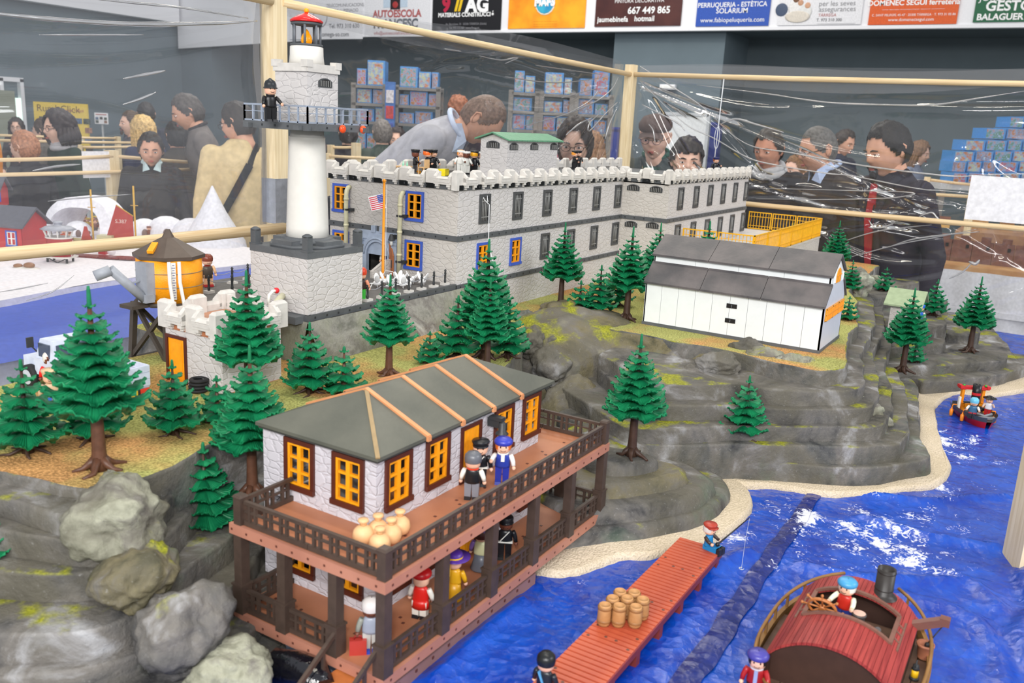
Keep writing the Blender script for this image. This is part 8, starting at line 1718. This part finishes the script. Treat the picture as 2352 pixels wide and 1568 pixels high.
m = MB(); m.grid(lambda u, v: (FX+.06+.02*math.sin(u*7), 1.83-2.2*u, 1.93+.012*math.sin(u*9)-(.05+.05*abs(math.sin(u*3.3+.5)))*v), 60, 6); tag(m.build('film_flap', M_flap, recalc=False), 'folded top hem of the clear film along the upper right rail', 'plastic film')
m = MB(); m.grid(lambda u, v: (FX-.02-2.25*u, FY+.05+.015*math.sin(u*9), 1.945+.02*math.sin(u*5)-(.04+.05*math.sin(u*3)**2)*v), 60, 6); tag(m.build('film_flap', M_flap, recalc=False), 'folded top hem of the clear film left of the middle post', 'plastic film')
m = MB(); m.grid(lambda u, v: (lp.x-.05+.022*u+.012*math.sin(v*7), FY+.01+.006*math.sin(v*9), 1.30+.62*v), 4, 40); tag(m.build('film_strip', film_mat('film_strip', .4, (150, 150, 154)), recalc=False), 'grey wavy strip of clear film hanging left of the lighthouse post', 'plastic film')
# paper sheets and cord
a, b = on_x(2232, 402, FX-.004), on_x(2365, 516, FX-.004); m = MB(); m.box(FX-.006, b.y, b.z, FX-.004, a.y, a.z); tag(m.build('paper_sheet', P('paper_white', (238, 238, 244), rough=.8)), 'large white paper sheet fixed to the film at the right frame edge', 'paper')
a, b = on_y(187, 347, 5.30), on_y(255, 407, 5.30); m = MB(); m.box(a.x, 5.298, b.z, b.x, 5.30, a.z); tag(m.build('paper_sheet', P('paper_white', (238, 238, 244), rough=.8)), 'white paper sheet hanging on the arctic display rail', 'paper')
q = on_x(1665, 182, FX); t = thing('pull_cord', 'thin white cord with a small loop hanging from the upper right rail', 'cord', (FX-.014, q.y, 0)); q2 = on_x(1654, 388, FX); m = MB(); m.tube([(0, 0, q.z), (0, .003, (q.z+q2.z)/2), (0, .006, q2.z)], .0022, 6).tube([(0, .004+.012*math.sin(a), (q.z*.35+q2.z*.65)+.05*math.cos(a)) for a in np.linspace(0, 2*PI, 14)], .0015, 5); m.build('cord', P('cord_white', (226, 230, 236)), t)
# the arctic display's own rails
post2 = thing('wooden_post', 'short pine post at the corner of the arctic display', 'post', on_z(263, 480, .84)); c = on_y(263, 470, 5.32); post2.location = (c.x, 5.32, .84)
MB().box(-.033, -.03, 0, .033, .03, on_y(263, 345, 5.32).z-.84).build('timber', M_pine, post2)
def stakes(a, b, lab):
    for k, (p, w) in enumerate(((a, 'left'), (b, 'right'))):
        t = thing('wooden_post', '%s post of the %s' % (w, lab), 'post', (p.x, p.y, 0)); MB().box(-.022, -.022, 0, .022, .022, p.z+.02).build('timber', M_pine, t)
def prail(p, q, Y, lab, r=.012):
    a, b = on_y(*p, Y), on_y(*q, Y); rail(a, b, lab, M_dowx, r)
    if Y > 6: stakes(a, b, lab+(' row' if Y > 8 else ''))
prail((-30, 368), (258, 359), 5.30, 'upper rail of the arctic display left of its short post'); prail((268, 359), (495, 376), 5.30, 'upper rail of the arctic display right of its short post'); prail((-30, 402), (495, 387), 5.26, 'lower rail of the arctic display')
for k, (p, q, Y, lab) in enumerate([((-20, 322), (310, 328), 7.6, 'thin rail of a display behind the curly-haired woman, lower'), ((-20, 310), (270, 318), 8.2, 'thin rail of a display behind the curly-haired woman, upper'), ((180, 338), (310, 337), 7.0, 'thin rail of a display behind the boy')]): prail(p, q, Y, lab)
for (p, q, D, lab) in [((760, 338), (815, 338), 7.6, 'far rail beside the lighthouse tower, upper'), ((750, 358), (930, 366), 6.6, 'far rail behind the roof guards'), ((2130, 412), (2235, 424), 7.2, 'far rail at right above the low table'), ((1930, 430), (2235, 452), 6.2, 'far rail behind the black-haired man')]:
    rail(at_depth(*p, D), at_depth(*q, D), lab, M_dowx); stakes(at_depth(*p, D), at_depth(*q, D), lab)
c = at_depth(818, 360, 7.6); t = thing('wooden_post', 'small pine post far behind the roof guards', 'post', (c.x, c.y, .0)); MB().box(-.03, -.03, 0, .03, .03, height_to(c, 328)).build('timber', M_pine, t)

# whitened tubes along the film's folds, drawn as its bright reflection lines
M_glint_fold = film_mat('film_glint_fold', .42, (245, 246, 250), .22)
def glint_folds(film_o, plane, lines):
    for pts, r in lines:
        m = MB()
        Q = [plane(x, y) for x, y in pts]; P_ = []
        for i in range(len(Q)-1):
            p0, p1, p2, p3 = Q[max(0, i-1)], Q[i], Q[i+1], Q[min(len(Q)-1, i+2)]
            for k in range(6):
                t = k/6; P_.append(.5*((2*p1)+(p2-p0)*t+(2*p0-5*p1+4*p2-p3)*t*t+(3*p1-p0-3*p2+p3)*t**3))
        P_.append(Q[-1]); n_ = len(P_); m.tube(P_, [max(.0004, r*(.35+.65*math.sin(PI*i/(n_-1)))*(1+.35*noise.noise(Vector((i*.5, r*999, 0))))) for i in range(n_)], 8)
        m.build('glint_fold', M_glint_fold, film_o)
glint_folds(F3, lambda x, y: on_x(x, y, FX+.012), [
 ([(1470, 152), (1545, 200), (1605, 239), (1650, 279)], .0034), ([(1470, 186), (1484, 200), (1573, 284), (1641, 318), (1716, 361), (1777, 378), (1900, 398), (1959, 404), (2108, 433), (2180, 439), (2360, 460)], .0032),
 ([(1659, 292), (1723, 334), (1813, 350), (1900, 366), (2015, 385), (2180, 404), (2260, 402), (2360, 398)], .0036), ([(1736, 456), (1880, 458), (2033, 455), (2085, 449), (2100, 444), (2060, 440), (1940, 437), (1754, 432)], .0026),
 ([(1600, 195), (1760, 215), (1900, 235), (2060, 241), (2150, 240), (2250, 225), (2360, 208)], .0036), ([(1655, 285), (1690, 273), (1735, 285), (1800, 304)], .005), ([(1932, 596), (2060, 562), (2150, 545), (2247, 525)], .0026), ([(1941, 553), (2020, 530), (2140, 516)], .003), ([(2042, 567), (2094, 550), (2171, 539), (2250, 532)], .0034),
 ([(1995, 505), (2010, 522), (2040, 518), (2075, 498)], .0042), ([(2110, 498), (2140, 488), (2160, 506), (2200, 510)], .004), ([(2180, 640), (2210, 625), (2235, 600)], .0034), ([(2225, 600), (2240, 606), (2250, 596)], .007), ([(1475, 240), (1530, 268), (1560, 285), (1573, 300)], .004), ([(1490, 285), (1500, 300), (1505, 330)], .003)])
glint_folds(F1, lambda x, y: on_y(x, y, FY+.012), [
 ([(1420, 178), (1405, 205), (1370, 232), (1300, 262), (1180, 295)], .003), ([(1300, 262), (1350, 235), (1371, 212), (1360, 206), (1290, 225)], .0026), ([(1418, 235), (1390, 262), (1355, 300), (1353, 285), (1375, 262)], .0032), ([(1416, 250), (1398, 290), (1390, 320)], .003), ([(1300, 310), (1330, 285), (1360, 270)], .004), ([(1100, 128), (1150, 138), (1190, 132), (1160, 146)], .003), ([(1020, 112), (1060, 118)], .0024), ([(1230, 150), (1300, 160), (1390, 172)], .0022), ([(1160, 176), (1280, 190), (1400, 176)], .0022)])
glint_folds(F2, lambda x, y: on_y(x, y, FY+.012), [
 ([(-20, 30), (120, 44), (300, 55), (480, 54), (590, 48)], .0055), ([(150, -10), (300, 6), (420, 18), (570, 42)], .003), ([(90, 80), (200, 80), (330, 80)], .002), ([(282, 181), (330, 172), (380, 162)], .0034), ([(282, 240), (320, 228), (358, 212)], .003), ([(75, 392), (130, 382), (185, 377)], .0026), ([(110, 462), (180, 455), (300, 446)], .0018), ([(60, 690), (120, 670), (170, 632)], .0014), ([(-10, 672), (50, 662), (110, 650)], .0014)])
